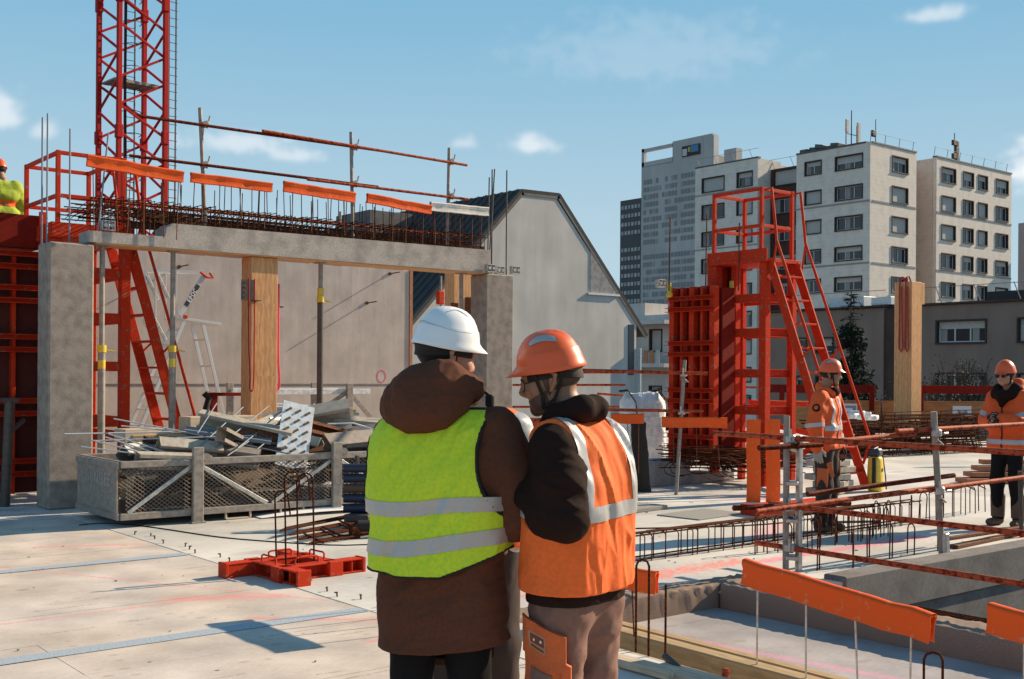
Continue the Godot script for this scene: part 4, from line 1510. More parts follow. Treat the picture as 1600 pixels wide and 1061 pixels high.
func build_far_buildings() -> void:
	var rows := []
	for k in 9:
		rows.append(22.2 - 2.91 * k)
	var o := thing("apartment_building", "pale tiled apartment building with brown recesses and recessed windows", "apartment building")
	# main wing
	var XL := facing_left(93.5, 70.6)
	pierced(o, XL, 8.43, -7.5, 23.75, [[2.0, 1.85, 2], [6.1, 2.95, 3]], rows_sorted(rows), 1.25, 0.4, M["tile_pale"])
	var XF := facing_front(93.9, 62.17)
	pierced(o, XF, 7.45, -7.5, 23.73, [[4.6, 2.6, 2]], rows_sorted(rows), 1.45, 0.4, M["tile_pale"])
	var core := MB.new()
	core.box(at(97.4, 8.0, 66.4), Vector3(7.0, 31.0, 7.6))
	core.box(at(106.5, 7.8, 72.0), Vector3(10.0, 30.6, 8.0))
	obj("core", core, M["brown_cladding"], o)
	bands(o, XL, 8.43, [18.3, 12.45], 0.16, M["curtain"])
	bands(o, XF, 7.45, [18.3, 12.45], 0.16, M["curtain"])
	# brown recess at the left with wide windows
	var XR := facing_left(95.6, 75.6)
	pierced(o, XR, 5.6, -7.5, 23.2, [[2.4, 3.6, 3]], rows_sorted(rows), 1.5, 0.3, M["brown_cladding"])
	# left wing
	var XW := facing_left(93.5, 84.0)
	pierced(o, XW, 8.55, -7.5, 24.2, [[2.55, 3.0, 2], [6.85, 1.95, 2]], rows_sorted(rows), 1.45, 0.4, M["tile_pale"])
	var lw := MB.new()
	lw.box(at(95.6, 8.35, 75.62), Vector3(3.38, 31.69, 0.3))
	lw.box(at(98.2, 8.3, 80.0), Vector3(8.5, 31.6, 7.6))
	obj("wall", lw, M["tile_pale"], o)
	bands(o, XW, 8.55, [21.2, 15.3], 0.12, M["curtain"])
	# recess between main and right wing
	var XB := facing_front(101.3, 64.6)
	pierced(o, XB, 3.8, -7.5, 23.0, [[2.9, 1.2, 1]], rows_sorted(rows), 1.4, 0.3, M["brown_cladding"])
	var bs := MB.new()
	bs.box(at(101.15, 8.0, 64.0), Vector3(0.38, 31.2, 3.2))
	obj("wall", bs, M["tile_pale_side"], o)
	# right wing
	var XG := facing_front(105.0, 62.17)
	pierced(o, XG, 15.0, -7.5, 23.8, [[2.3, 2.5, 2], [6.1, 1.9, 2], [9.0, 1.75, 1], [13.0, 2.45, 2]], rows_sorted(rows), 1.45, 0.4, M["tile_pale"])
	var rs := MB.new()
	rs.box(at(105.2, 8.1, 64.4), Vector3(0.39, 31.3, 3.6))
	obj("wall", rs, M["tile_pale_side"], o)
	var rc := MB.new()
	rc.box(at(112.7, 7.9, 66.5), Vector3(14.4, 31.2, 7.8))
	obj("core", rc, M["brown_cladding"], o)
	bands(o, XG, 15.0, [18.3, 12.45], 0.16, M["curtain"])
	# copings, railings and roof gear
	for q in [[at(97.62, 23.82, 62.35), Vector3(7.5, 0.14, 0.5)], [at(93.68, 23.84, 66.62), Vector3(0.5, 0.14, 8.0)], [at(112.5, 23.88, 62.35), Vector3(15.1, 0.14, 0.5)], [at(93.7, 24.28, 79.7), Vector3(0.5, 0.14, 8.6)]]:
		var cp := MB.new()
		cp.box(q[0], q[1])
		obj("coping", cp, M["slate_side"], o)
	parapet_rail(o, XW, 8.5, 24.3)
	parapet_rail(o, XF, 7.8, 23.85)
	parapet_rail(o, XG, 15.0, 23.9)
	parapet_rail(o, XR, 5.6, 23.3)
	# masts and aerials on the roof
	var ms := thing("antenna_mast", "mobile phone mast with two pale panels on the apartment roof", "mast", "", at(97.5, 23.6, 67.0))
	var b := MB.new()
	b.tube(Vector3(0, 0, 0), Vector3(0, 4.6, 0), 0.06, 0.05, 8)
	b.tube(Vector3(-0.9, 0.6, 0), Vector3(-0.9, 2.9, 0), 0.05)
	b.tube(Vector3(-0.9, 2.2, 0), Vector3(0.9, 2.2, 0), 0.04)
	b.tube(Vector3(0.9, 0.4, 0), Vector3(0.9, 3.2, 0), 0.05)
	obj("pole", b, M["steel_dark"], ms)
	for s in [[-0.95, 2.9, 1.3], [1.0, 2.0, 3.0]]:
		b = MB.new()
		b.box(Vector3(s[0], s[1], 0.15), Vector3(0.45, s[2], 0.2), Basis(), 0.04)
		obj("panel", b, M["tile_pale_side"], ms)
	ms = thing("roof_aerial", "thin aerial with a small dish at the corner of the roof", "aerial", "", at(95.0, 23.8, 62.6))
	b = MB.new()
	b.tube(Vector3.ZERO, Vector3(0, 2.4, 0), 0.05, 0.04, 6)
	b.box(Vector3(-0.35, 1.0, 0), Vector3(0.6, 0.6, 0.3), Basis(), 0.1)
	obj("mast", b, M["steel_dark"], ms)
	ms = thing("antenna_mast", "dark stubby phone mast on the right wing's roof", "mast", "", at(111.5, 23.8, 64.0))
	b = MB.new()
	b.tube(Vector3.ZERO, Vector3(0, 3.6, 0), 0.06, 0.05, 6)
	for k in 4:
		b.box(Vector3(0.1 - 0.5 * (k % 2), 0.4 + k * 0.7, 0.2), Vector3(0.6, 0.55, 0.3), Basis(), 0.03)
	b.box(Vector3(0.5, 1.5, 0), Vector3(0.4, 2.6, 0.3), Basis(), 0.03)
	obj("mast", b, M["steel_dark"], ms)
	ms = thing("roof_plant", "low dark roof plant beside the phone mast", "roof unit", "", at(94.6, 23.8, 68.5))
	for k in 5:
		b = MB.new()
		b.box(Vector3(0.3 * (k % 2), 0.3 + 0.12 * (k % 3), -1.6 + k * 0.9), Vector3(1.4, 0.4, 0.9), Basis(Vector3(1, 0, 0), 0.1 * (k % 3)), 0.03)
		obj("unit", b, M["slate_side"], ms)
	build_annex()
	build_towers()


func rows_sorted(r: Array) -> Array:
	var q := r.duplicate()
	q.sort()
	return q


func build_annex() -> void:
	var o := thing("low_annex", "low grey brown building with flat roof behind the plywood parapet", "building")
	var XA := facing_left(62.0, 39.3)
	pierced(o, XA, 16.0, -7.5, 5.95, [[4.2, 3.0, 3], [9.3, 3.3, 3], [14.0, 3.0, 3]], [-2.4, 1.25, 4.35], 1.25, 0.4, M["annex_wall"])
	var m := MB.new()
	m.box(at(62.35, -0.8, 39.75), Vector3(0.5, 13.4, 0.9))
	obj("recess", m, M["annex_brown"], o)
	var XC := facing_left(62.0, 49.6)
	pierced(o, XC, 9.4, -7.5, 5.95, [[3.2, 0.9, 1], [5.1, 1.2, 1]], [-1.2, 1.2, 3.7], 0.9, 0.4, M["annex_wall"])
	m = MB.new()
	m.box(at(70.5, -0.9, 36.4), Vector3(16.0, 13.4, 26.0))
	obj("core", m, M["annex_brown"], o)
	m = MB.new()
	m.box(at(66.0, 6.03, 31.3), Vector3(8.4, 0.12, 16.2))
	m.box(at(66.0, 6.05, 44.9), Vector3(8.4, 0.12, 9.5))
	obj("roof_edge", m, M["annex_brown"], o)
	m = MB.new()
	m.box(at(65.5, 6.45, 33.3), Vector3(3.0, 0.6, 2.6), Basis(), 0.03)
	obj("roof_hatch", m, M["slate"], o)
	m = MB.new()
	m.box(at(63.6, 6.4, 40.6), Vector3(2.6, 0.5, 1.4), Basis(), 0.03)
	m.box(at(64.6, 6.5, 44.0), Vector3(2.6, 0.7, 3.0), Basis(), 0.03)
	obj("skylight", m, M["zinc_white"], o)
	parapet_rail(o, XA, 16.0, 6.1)
	parapet_rail(o, XC, 9.4, 6.1)
	# building at the far right edge of the picture
	var p := thing("apartment_block", "distant grey block with balconies at the right edge", "apartment building")
	var XD := facing_left(130.0, 66.5)
	pierced(p, XD, 10.0, -7.5, 19.8, [[3.0, 4.2, 3], [7.6, 3.4, 3]], [-3.0, 0.0, 3.0, 6.0, 9.0, 12.0, 15.0, 18.0], 1.4, 0.4, M["tower_grey"])
	m = MB.new()
	m.box(at(136.0, 6.0, 61.0), Vector3(11.0, 27.4, 9.0))
	obj("core", m, M["tower_grey"], p)
	# pale house with an orange balcony left of the formwork
	var h := thing("balcony_house", "small pale house with terracotta balconies beside the gable", "house")
	var XH := facing_left(64.5, 66.5)
	pierced(h, XH, 6.5, -7.5, 6.4, [[1.6, 1.5, 2], [4.6, 1.2, 1]], [-3.5, 0.0, 4.4], 1.6, 0.4, M["render_wall"])
	m = MB.new()
	m.box(at(69.0, -0.6, 63.2), Vector3(8.0, 13.6, 6.0))
	obj("core", m, M["render_wall"], h)
	m = MB.new()
	m.box(at(63.9, 5.75, 63.2), Vector3(1.6, 0.3, 7.0))
	m.box(at(63.9, 2.45, 63.2), Vector3(1.6, 0.3, 7.0))
	m.box(at(66.0, 6.9, 64.5), Vector3(2.6, 1.0, 2.4))
	obj("balcony", m, M["render_wall"], h)
	for y in [3.1]:
		for k in 10:
			m = MB.new()
			m.box(at(63.15, y, 66.0 - k * 0.62), Vector3(0.05, 1.0, 0.4))
			obj("balcony_panel", m, M["terracotta"] if k % 3 else M["render_wall"], h)


func build_towers() -> void:
	var o := thing("grey_tower", "tall pale grey office tower with rows of small windows", "tower")
	var m := MB.new()
	# front slab, with an open slot at the top
	m.box(at(242.0, 27.0, 218.4), Vector3(14.0, 69.0, 26.6))
	m.box(at(236.0, 64.3, 206.7), Vector3(2.0, 5.6, 3.2))
	m.box(at(236.0, 64.3, 214.0), Vector3(2.0, 5.6, 11.3))
	m.box(at(235.5, 66.2, 225.6), Vector3(1.0, 0.9, 12.2))
	m.box(at(235.5, 62.1, 225.6), Vector3(1.0, 1.4, 12.2))
	m.box(at(235.5, 64.2, 231.2), Vector3(1.0, 5.2, 1.0))
	obj("block", m, M["tower_grey"], o)
	m = MB.new()
	m.box(at(236.2, 31.0, 205.0), Vector3(2.0, 71.4, 0.5))
	obj("bright_edge", m, M["tower_side"], o)
	m = MB.new()
	m.box(at(238.2, 27.6, 200.6), Vector3(2.4, 69.8, 4.2))
	obj("rear_block", m, M["tower_grey"], o)
	# logo board
	m = MB.new()
	m.box(at(234.9, 63.6, 212.6), Vector3(0.3, 2.9, 6.6))
	var bd := obj("sign", m, M["frame_brown"], o)
	m = MB.new()
	m.box(at(234.7, 63.9, 211.2), Vector3(0.2, 1.9, 2.8), Basis(), 0.05)
	obj("blue_emblem", m, mat("emblem_blue", Color(0.08, 0.22, 0.38), 0.6), bd)
	m = MB.new()
	m.box(at(234.7, 63.9, 213.2), Vector3(0.2, 1.3, 0.7), Basis(), 0.05)
	obj("yellow_emblem", m, M["yellow"], bd)
	m = MB.new()
	m.box(at(234.7, 63.3, 214.8), Vector3(0.2, 1.9, 1.6), Basis(), 0.05)
	obj("grey_emblem", m, M["tower_side"], bd)
	# windows: the biggest 300 single, the rest as one part
	var q := MB.new()
	q.box(Vector3.ZERO, Vector3(0.14, 1.25, 0.85))
	var qm := q.mesh()
	var rest := MB.new()
	var count := 0
	for r in 22:
		var y := 57.0 - r * 2.15
		if r == 9:
			continue
		for k in 21:
			var v := 230.3 - k * 1.2
			if k in [5, 6, 11, 17] and r < 9 and (r * 3 + k) % 4 != 0:
				continue
			if rng.randf() < 0.07:
				continue
			var p := at(234.95, y, v)
			if count < 296:
				inst("window_pane", qm, M["tower_pane"] if rng.randf() < 0.8 else M["tower_light_pane"], o).position = p
				count += 1
			else:
				rest.box(p, Vector3(0.14, 1.25, 0.85))
	stuff(obj("lower_windows", rest, M["tower_pane"], o))
	var d := thing("dark_tower", "dark office tower at the left of the pale grey tower", "tower")
	m = MB.new()
	m.box(at(242.0, 22.5, 236.5), Vector3(12.0, 61.0, 9.6))
	obj("block", m, M["tower_dark"], d)
	for r in 15:
		if r == 4:
			continue
		for k in 6:
			var w := MB.new()
			w.box(at(235.93, 50.8 - r * 2.5, 240.2 - k * 1.36), Vector3(0.2, 1.1, 0.9))
			obj("window_pane", w, M["tower_light_pane"] if (r * 7 + k * 3) % 5 < 2 else M["tower_grey"], d)


# ---------------------------------------------------------------- tower crane
func build_crane() -> void:
	var o := thing("crane_mast", "red lattice mast of a tower crane behind the beam", "crane", "", at(15.85, -7.5, 42.5), deg_to_rad(4.0))
	var s := 0.9
	var red: Material = M["crane_red"]
	var H := 30.0
	for x in [-s, s]:
		for z in [-s, s]:
			var m := MB.new()
			m.box(Vector3(x, H / 2, z), Vector3(0.17, H, 0.17), Basis(), 0.015)
			for k in 6:
				m.box(Vector3(x, 3.0 + k * 5.0, z), Vector3(0.24, 0.5, 0.24), Basis(), 0.02)
			obj("leg", m, red, o)
	var faces := [[Vector3(-s, 0, s), Vector3(s, 0, s)], [Vector3(-s, 0, -s), Vector3(s, 0, -s)], [Vector3(-s, 0, -s), Vector3(-s, 0, s)], [Vector3(s, 0, -s), Vector3(s, 0, s)]]
	for k in 15:
		var y := k * 2.0
		var fi := 0
		for f in faces:
			var a: Vector3 = f[0]
			var b: Vector3 = f[1]
			if (k + fi) % 2:
				var sw := a; a = b; b = sw
			var m := MB.new()
			m.bar(a + Vector3(0, y, 0), b + Vector3(0, y + 1.0, 0), 0.07, 0.09, 0.01)
			m.bar(b + Vector3(0, y + 1.0, 0), a + Vector3(0, y + 2.0, 0), 0.07, 0.09, 0.01)
			obj("brace", m, red, o)
			if k % 5 == 2:
				m = MB.new()
				m.bar(a + Vector3(0, y, 0), b + Vector3(0, y, 0), 0.08, 0.1, 0.01)
				obj("ring_beam", m, red, o)
			fi += 1
	# platform, ladders, safety hoops
	var p := MB.new()
	for k in 5:
		p.box(Vector3(-0.7 + k * 0.35, 20.05, -0.2), Vector3(0.3, 0.06, 1.2))
	p.box(Vector3(0, 20.0, 0.45), Vector3(1.7, 0.1, 0.06))
	obj("platform", p, M["galv_dull"], o)
	for q in [[0.15, -0.55, 0.0], [1.25, 0.75, 1.0]]:
		var l := MB.new()
		for x in [-0.2, 0.2]:
			l.bar(Vector3(q[0] + x * (1.0 - q[2] * 0.3), 0.0, q[1]), Vector3(q[0] + x * (1.0 - q[2] * 0.3), H, q[1]), 0.03, 0.05)
		for k in 96:
			l.tube(Vector3(q[0] - 0.2, 0.3 + k * 0.31, q[1]), Vector3(q[0] + 0.2, 0.3 + k * 0.31, q[1]), 0.014, 0.014, 5)
		var lo := obj("ladder", l, M["steel_dark"], o)
		if q[2] < 0.5:
			for k in 26:
				var h := MB.new()
				var pts := []
				for i in 9:
					var t := PI * i / 8.0
					pts.append(Vector3(q[0] + 0.38 * cos(t), 8.0 + k * 0.85, q[1] + 0.6 * sin(t)))
				h.path(pts, 0.016, 5)
				obj("hoop", h, M["steel_dark"], lo)
	var cab := MB.new()
	cab.path([Vector3(-0.5, 6.0, 0.5), Vector3(-0.46, 16.0, 0.52), Vector3(-0.5, 20.0, 0.5), Vector3(-0.44, H, 0.5)], 0.05, 6)
	obj("power_cable", cab, M["black"], o)


# ---------------------------------------------------------------- the wire basket with scrap
func mesh_panel(p0: Vector3, ux: Vector3, w: float, h: float, pitch: float, skew := 0.72) -> MB:
	# expanded metal: two families of slanting strands clipped to the rectangle
	var mb := MB.new()
	var dirs := [1.0, -1.0]
	for d in dirs:
		var n := int((w + h / skew) / pitch) + 2
		for i in n:
			var x0: float = i * pitch - (h / skew if d > 0 else 0.0)
			# line: x = x0 + d * y / skew
			var ya := 0.0
			var yb := h
			if d > 0:
				ya = maxf(0.0, -x0 * skew)
				yb = minf(h, (w - x0) * skew)
			else:
				ya = maxf(0.0, (x0 - w) * skew)
				yb = minf(h, x0 * skew)
			if yb - ya > 0.02:
				var a: Vector3 = p0 + ux * (x0 + d * ya / skew) + Vector3(0, ya, 0)
				var b: Vector3 = p0 + ux * (x0 + d * yb / skew) + Vector3(0, yb, 0)
				mb.tube(a, b, 0.0042, 0.0042, 4, false)
	return mb


func build_basket() -> void:
	var x0 := 4.42
	var x1 := 8.85
	var v0 := 12.12
	var v1 := 13.45
	var o := thing("wire_basket", "long galvanised wire mesh basket full of steel offcuts beside the left column", "basket", "", at(x0, 0, v0))
	var g: Material = M["galv_dull"]
	var D := v1 - v0
	var L := x1 - x0
	for z in [0.0, -D]:
		for y in [0.12, 0.68]:
			var m := MB.new()
			m.box(Vector3(L / 2, y, z), Vector3(L, 0.075, 0.06), Basis(), 0.006)
			obj("rail", m, g, o)
	for y in [0.12, 0.68]:
		for x in [0.03, L - 0.03]:
			var m := MB.new()
			m.box(Vector3(x, y, -D / 2), Vector3(0.06, 0.07, D - 0.07), Basis(), 0.006)
			obj("rail", m, g, o)
	for x in [0.85, 2.62, 4.3]:
		for z in [0.06, -D - 0.06]:
			var m := MB.new()
			m.box(Vector3(x, 0.43, z), Vector3(0.125, 0.83, 0.055), Basis(), 0.008)
			m.box(Vector3(x, 0.01, z), Vector3(0.17, 0.02, 0.1), Basis(), 0.004)
			var post := obj("post", m, g, o)
			if z > 0.0:
				m = MB.new()
				m.tube(Vector3(x + 0.1, 0.73, z - 0.03), Vector3(x + 0.1, 0.73, z + 0.02), 0.045, 0.045, 14)
				obj("lifting_eye", m, g, post)
	# end sheet with raised lettering
	var m2 := MB.new()
	m2.box(Vector3(-0.012, 0.4, -D / 2), Vector3(0.012, 0.6, D - 0.02), Basis(), 0.003)
	m2.box(Vector3(-0.02, 0.67, -D / 2), Vector3(0.03, 0.07, D), Basis(), 0.004)
	m2.box(Vector3(-0.02, 0.12, -D / 2), Vector3(0.03, 0.07, D), Basis(), 0.004)
	m2.box(Vector3(-0.02, 0.395, -0.06), Vector3(0.03, 0.48, 0.1), Basis(), 0.004)
	var sheet := obj("end_sheet", m2, M["galv_dull"], o)
	for s in [["BUNGEE", 0.15, Vector3(-0.02, 0.5, -0.62), 1.0], ["SAUM", 0.09, Vector3(-0.02, 0.33, -0.4), 1.0]]:
		var tx := TextMesh.new()
		tx.text = s[0]
		tx.font = font(true)
		tx.font_size = 32
		tx.pixel_size = s[1] / 24.0
		tx.depth = 0.008
		var t := inst("lettering", tx, M["galv"], sheet)
		t.position = s[2]
		t.rotation.y = -PI / 2
	# mesh bays and braces
	for b in [[0.06, 0.785], [0.915, 2.555], [2.685, 4.235]]:
		stuff(obj("wire_mesh", mesh_panel(Vector3(b[0], 0.155, 0.0), Vector3.RIGHT, b[1] - b[0], 0.49, 0.062), M["wire_dull"], o))
		stuff(obj("wire_mesh", mesh_panel(Vector3(b[0], 0.155, -D), Vector3.RIGHT, b[1] - b[0], 0.49, 0.062), M["galv_dull"], o))
	for b in [[0.08, 0.16, 0.8, 0.64], [0.92, 0.62, 1.72, 0.16], [1.78, 0.16, 2.56, 0.62], [2.7, 0.62, 3.4, 0.16]]:
		var m := MB.new()
		m.bar(Vector3(b[0], b[1], 0.022), Vector3(b[2], b[3], 0.022), 0.012, 0.045, 0.003)
		obj("brace", m, M["galv"], o)
	var fl := MB.new()
	fl.box(Vector3(L / 2, 0.15, -D / 2), Vector3(L - 0.1, 0.01, D - 0.1))
	obj("floor", fl, M["steel_dark"], o)
	# stirrup handles under the rail
	for x in [1.36, 2.05]:
		var m := MB.new()
		m.path([Vector3(x - 0.15, 0.085, 0.01), Vector3(x - 0.15, 0.02, 0.01), Vector3(x - 0.14, 0.012, 0.01), Vector3(x + 0.14, 0.012, 0.01), Vector3(x + 0.15, 0.02, 0.01), Vector3(x + 0.15, 0.085, 0.01)], 0.014, 6)
		obj("handle", m, M["wood_pale"], o)
	# what lies in it: every piece a thing
	var bx := func(x: float, y: float, v: float) -> Vector3: return at(x0 + x, y, v0 + v)
	channel_thing("short grey steel channel lying at the left rim of the basket", bx.call(0.2, 0.72, 0.05), bx.call(1.05, 0.66, 0.1), 0.17, M["foam_grey"], 0.25)
	channel_thing("upright-tilted grey channel second from the left in the basket", bx.call(0.55, 0.84, 0.35), bx.call(1.28, 0.76, 0.3), 0.19, M["foam_grey"], 0.8)
	channel_thing("long grey C channel sloping down to the right at the heap's back", bx.call(1.3, 1.12, 0.95), bx.call(2.2, 0.88, 0.3), 0.2, M["foam_grey"], 0.3)
	channel_thing("bluish steel channel under the long C channel", bx.call(1.1, 0.9, 0.9), bx.call(1.95, 0.76, 0.35), 0.24, M["bluish_steel"], 0.2)
	channel_thing("galvanised channel half sunk in the heap's middle", bx.call(0.9, 0.8, 0.7), bx.call(1.7, 0.66, 0.15), 0.2, M["galv_dull"], 0.4)
	channel_thing("short steel channel pointing at the viewer in the heap", bx.call(1.7, 0.8, 0.9), bx.call(2.05, 0.7, 0.2), 0.17, M["steel_dark"], 0.1)
	channel_thing("small tilted channel stub in the dark middle of the heap", bx.call(2.25, 0.88, 0.6), bx.call(2.55, 0.8, 0.2), 0.16, M["foam_grey"], 1.0)
	channel_thing("large grey steel trough behind the perforated plate", bx.call(2.25, 0.95, 1.1), bx.call(3.2, 1.15, 0.6), 0.34, M["foam_grey"], 0.5)
	channel_thing("long grey channel running to the right behind the yellow vest", bx.call(3.1, 1.0, 0.9), bx.call(4.6, 0.86, 0.3), 0.24, M["foam_grey"], 0.3)
	channel_thing("rusty channel low in the middle of the heap", bx.call(1.75, 0.62, 0.5), bx.call(2.6, 0.7, 0.25), 0.16, M["rust"], 0.6)
	channel_thing("dark channel lying inside the mesh near its right post", bx.call(2.75, 0.5, 0.5), bx.call(4.0, 0.62, 0.3), 0.26, M["steel_dark"], 0.2)
	channel_thing("dark channel inside the mesh at its left bay", bx.call(0.3, 0.42, 0.3), bx.call(1.3, 0.5, 0.4), 0.2, M["steel_dark"], 0.5)
	channel_thing("steel trough lying flat at the far side of the basket", bx.call(0.4, 0.66, 1.0), bx.call(2.0, 0.7, 1.1), 0.3, M["galv_dull"], 0.1)
	channel_thing("grey trough resting over the heap's right end", bx.call(2.7, 0.74, 0.4), bx.call(3.9, 0.8, 0.5), 0.3, M["galv_dull"], 0.7)
	var extra := RandomNumberGenerator.new()
	extra.seed = 19
	for k in 16:
		var s := k / 15.0
		var x := 0.7 + 3.5 * s
		var z := extra.randf_range(0.25, 1.1)
		var y := 0.74 + 0.3 * sin(PI * minf(1.0, s * 1.1)) * extra.randf_range(0.5, 1.0)
		var d := Vector3(extra.randf_range(0.35, 0.9), extra.randf_range(-0.16, 0.12), extra.randf_range(-0.35, 0.35))
		var c: Vector3 = bx.call(x, y, z)
		channel_thing("%s steel offcut on top of the heap, %s from the left" % [["grey", "rusty", "pale grey", "galvanised"][k % 4], ORDER[k]], c - d * 0.5, c + d * 0.5, extra.randf_range(0.1, 0.24), [M["galv"], M["rust"], M["foam_grey"], M["galv_dull"]][k % 4], extra.randf_range(-1.2, 1.2))
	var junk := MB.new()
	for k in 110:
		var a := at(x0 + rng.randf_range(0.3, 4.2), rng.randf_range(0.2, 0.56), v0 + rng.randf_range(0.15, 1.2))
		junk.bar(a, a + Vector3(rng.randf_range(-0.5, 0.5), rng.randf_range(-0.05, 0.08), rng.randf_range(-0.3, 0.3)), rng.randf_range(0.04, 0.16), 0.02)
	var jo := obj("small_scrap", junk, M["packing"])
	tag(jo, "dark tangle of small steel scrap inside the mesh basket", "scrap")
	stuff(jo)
	# perforated white plate hanging over the rim
	var pp := thing("perforated_plate", "white perforated plate with hooks leaning over the basket's rim", "plate", "", bx.call(2.02, 0.64, 0.2), -0.12)
	var pm := MB.new()
	var tilt := Basis(Vector3(1, 0, 0), -0.42)
	pm.box(Vector3(0.2, 0.28, -0.1), Vector3(0.4, 0.86, 0.012), tilt * Basis(Vector3(0, 0, 1), -0.28), 0.003)
	obj("plate", pm, M["zinc_white"], pp)
	for r in 6:
		for c in 3:
			var h := MB.new()
			var q: Vector3 = Vector3(0.2, 0.28, -0.1) + tilt * (Basis(Vector3(0, 0, 1), -0.28) * Vector3(-0.12 + c * 0.12, -0.33 + r * 0.13, 0.012))
			h.box(q, Vector3(0.085, 0.028, 0.02), tilt * Basis(Vector3(0, 0, 1), 0.45), 0.004)
			obj("slot", h, M["steel_dark"], pp)
	# white strap over the pile
	var st := MB.new()
	st.path([bx.call(2.7, 1.05, 0.3), bx.call(2.95, 1.06, 0.1), bx.call(3.2, 0.98, 0.0), bx.call(3.4, 0.8, -0.02), bx.call(3.45, 0.62, 0.0)], 0.028, 8, 0.35)
	tag(obj("white_strap", st, M["zinc_white"]), "white plastic strap curling over the heap beside the perforated plate", "strap")
	# long bright rods
	var rods := [[-0.25, 0.86, 0.5, 0.75, 0.7, -0.05], [-0.1, 0.92, 0.6, 0.6, 0.7, 0.0], [0.05, 0.95, 0.6, 0.72, 0.68, 0.05], [0.12, 0.98, 0.7, 0.8, 0.7, 0.1], [-0.3, 0.98, 0.9, 2.0, 0.97, 0.8], [0.0, 0.9, 0.8, 2.2, 0.93, 0.4], [0.9, 1.0, 0.8, 2.2, 0.68, 0.0], [0.25, 1.14, 0.9, 0.9, 1.0, 0.6], [0.3, 1.06, 0.8, 1.0, 0.98, 0.6], [1.0, 0.85, 0.2, 1.9, 1.25, 1.0], [1.2, 0.82, 0.2, 2.25, 1.26, 1.0], [1.45, 0.8, 0.2, 2.55, 1.25, 1.0], [1.0, 0.98, 0.3, 1.55, 1.3, 1.0], [1.7, 0.78, 0.2, 2.9, 1.28, 1.0], [1.3, 0.72, 0.15, 2.2, 1.06, 0.7], [0.7, 0.84, 0.6, 1.9, 0.86, 0.6], [2.2, 1.1, 0.6, 3.4, 1.22, 0.9], [1.9, 1.02, 0.5, 3.0, 1.04, 0.8]]
	var rb := MB.new()
	rb.tube(Vector3(-0.5, 0, 0), Vector3(0.5, 0, 0), 0.0085, 0.0085, 6)
	var rm := rb.mesh()
	rods.sort_custom(func(p: Array, q: Array) -> bool: return p[0] < q[0])
	var n := 0
	for r in rods:
		var a: Vector3 = bx.call(r[0], r[1], r[2])
		var b: Vector3 = bx.call(r[3], r[4], r[5])
		var ro := inst("steel_rod", rm, M["rod_zinc"] if r[0] < 0.9 else M["bluish_steel"])
		var x := (b - a).normalized()
		var z := x.cross(Vector3.UP).normalized()
		ro.transform = Transform3D(Basis(x * a.distance_to(b), z.cross(x), z), (a + b) / 2)
		var where := "over the basket's left rim" if n < 4 else "on the heap of offcuts"
		tag(ro, "thin %s rod %s, %s of all rods from the left" % ["bright" if r[0] < 0.9 else "bluish", where, ORDER[n]], "rod", "steel rods on the heap")
		n += 1
	# timber offcuts behind the heap
	for s in [[1.85, 1.02, 1.6, 0.95, 0.2, "pale timber block behind the heap, left of the laminated post"], [0.9, 0.9, 1.7, 0.6, 0.16, "small timber block behind the red stair's foot"], [2.2, 0.86, 1.62, 0.6, 0.12, "thin pale timber under the larger block behind the heap"]]:
		var t := MB.new()
		t.box(bx.call(s[0], s[1], s[2]), Vector3(s[3], s[4], 0.3), Basis(Vector3.UP, 0.08), 0.006)
		tag(obj("timber_block", t, M["wood_pale"]), s[5], "timber")
	var tr := MB.new()
	tr.box(bx.call(1.8, 0.46, 1.72), Vector3(2.2, 0.9, 0.4), Basis(), 0.01)
	tag(obj("timber_crate", tr, M["wood_old"]), "low wooden crate behind the wire basket", "crate")
	# flat white board and other bits on the deck right of it
	var wb := MB.new()
	var gg := []
	for i in 13:
		var row := []
		for j in 3:
			var s := i / 12.0
			row.append(at(6.0 + 1.75 * s, 0.012 + 0.05 * sin(s * PI) * (1.0 if j == 1 else 0.6) + 0.03 * (j == 2 and i > 5 as int), 11.95 + 0.2 * j - 0.15 * s))
		gg.append(row)
	wb.sheet(gg)
	tag(obj("white_board", wb, M["paper"]), "warped thin white board lying on the deck by the basket", "board")


func channel_thing(label: String, a: Vector3, b: Vector3, h: float, m: Material, roll: float) -> void:
	var o := thing("steel_channel", label, "steel offcut", "steel offcuts in the basket", (a + b) / 2)
	var mb := MB.new()
	var x := (b - a).normalized()
	var z := x.cross(Vector3.UP).normalized()
	var bs := Basis(x, z.cross(x), z) * Basis(Vector3.RIGHT, roll)
	var l := a.distance_to(b)
	mb.box(bs * Vector3(0, 0, -h * 0.35), Vector3(l, h, 0.008), bs)
	mb.box(bs * Vector3(0, h / 2 - 0.004, 0), Vector3(l, 0.008, h * 0.7 - 0.01), bs)
	mb.box(bs * Vector3(0, -h / 2 + 0.004, 0), Vector3(l, 0.008, h * 0.7 - 0.01), bs)
	mb.box(bs * Vector3(0, h / 2 - 0.02, h * 0.35), Vector3(l, 0.04, 0.006), bs)
	mb.box(bs * Vector3(0, -h / 2 + 0.02, h * 0.35), Vector3(l, 0.04, 0.006), bs)
	obj("profile", mb, m, o)


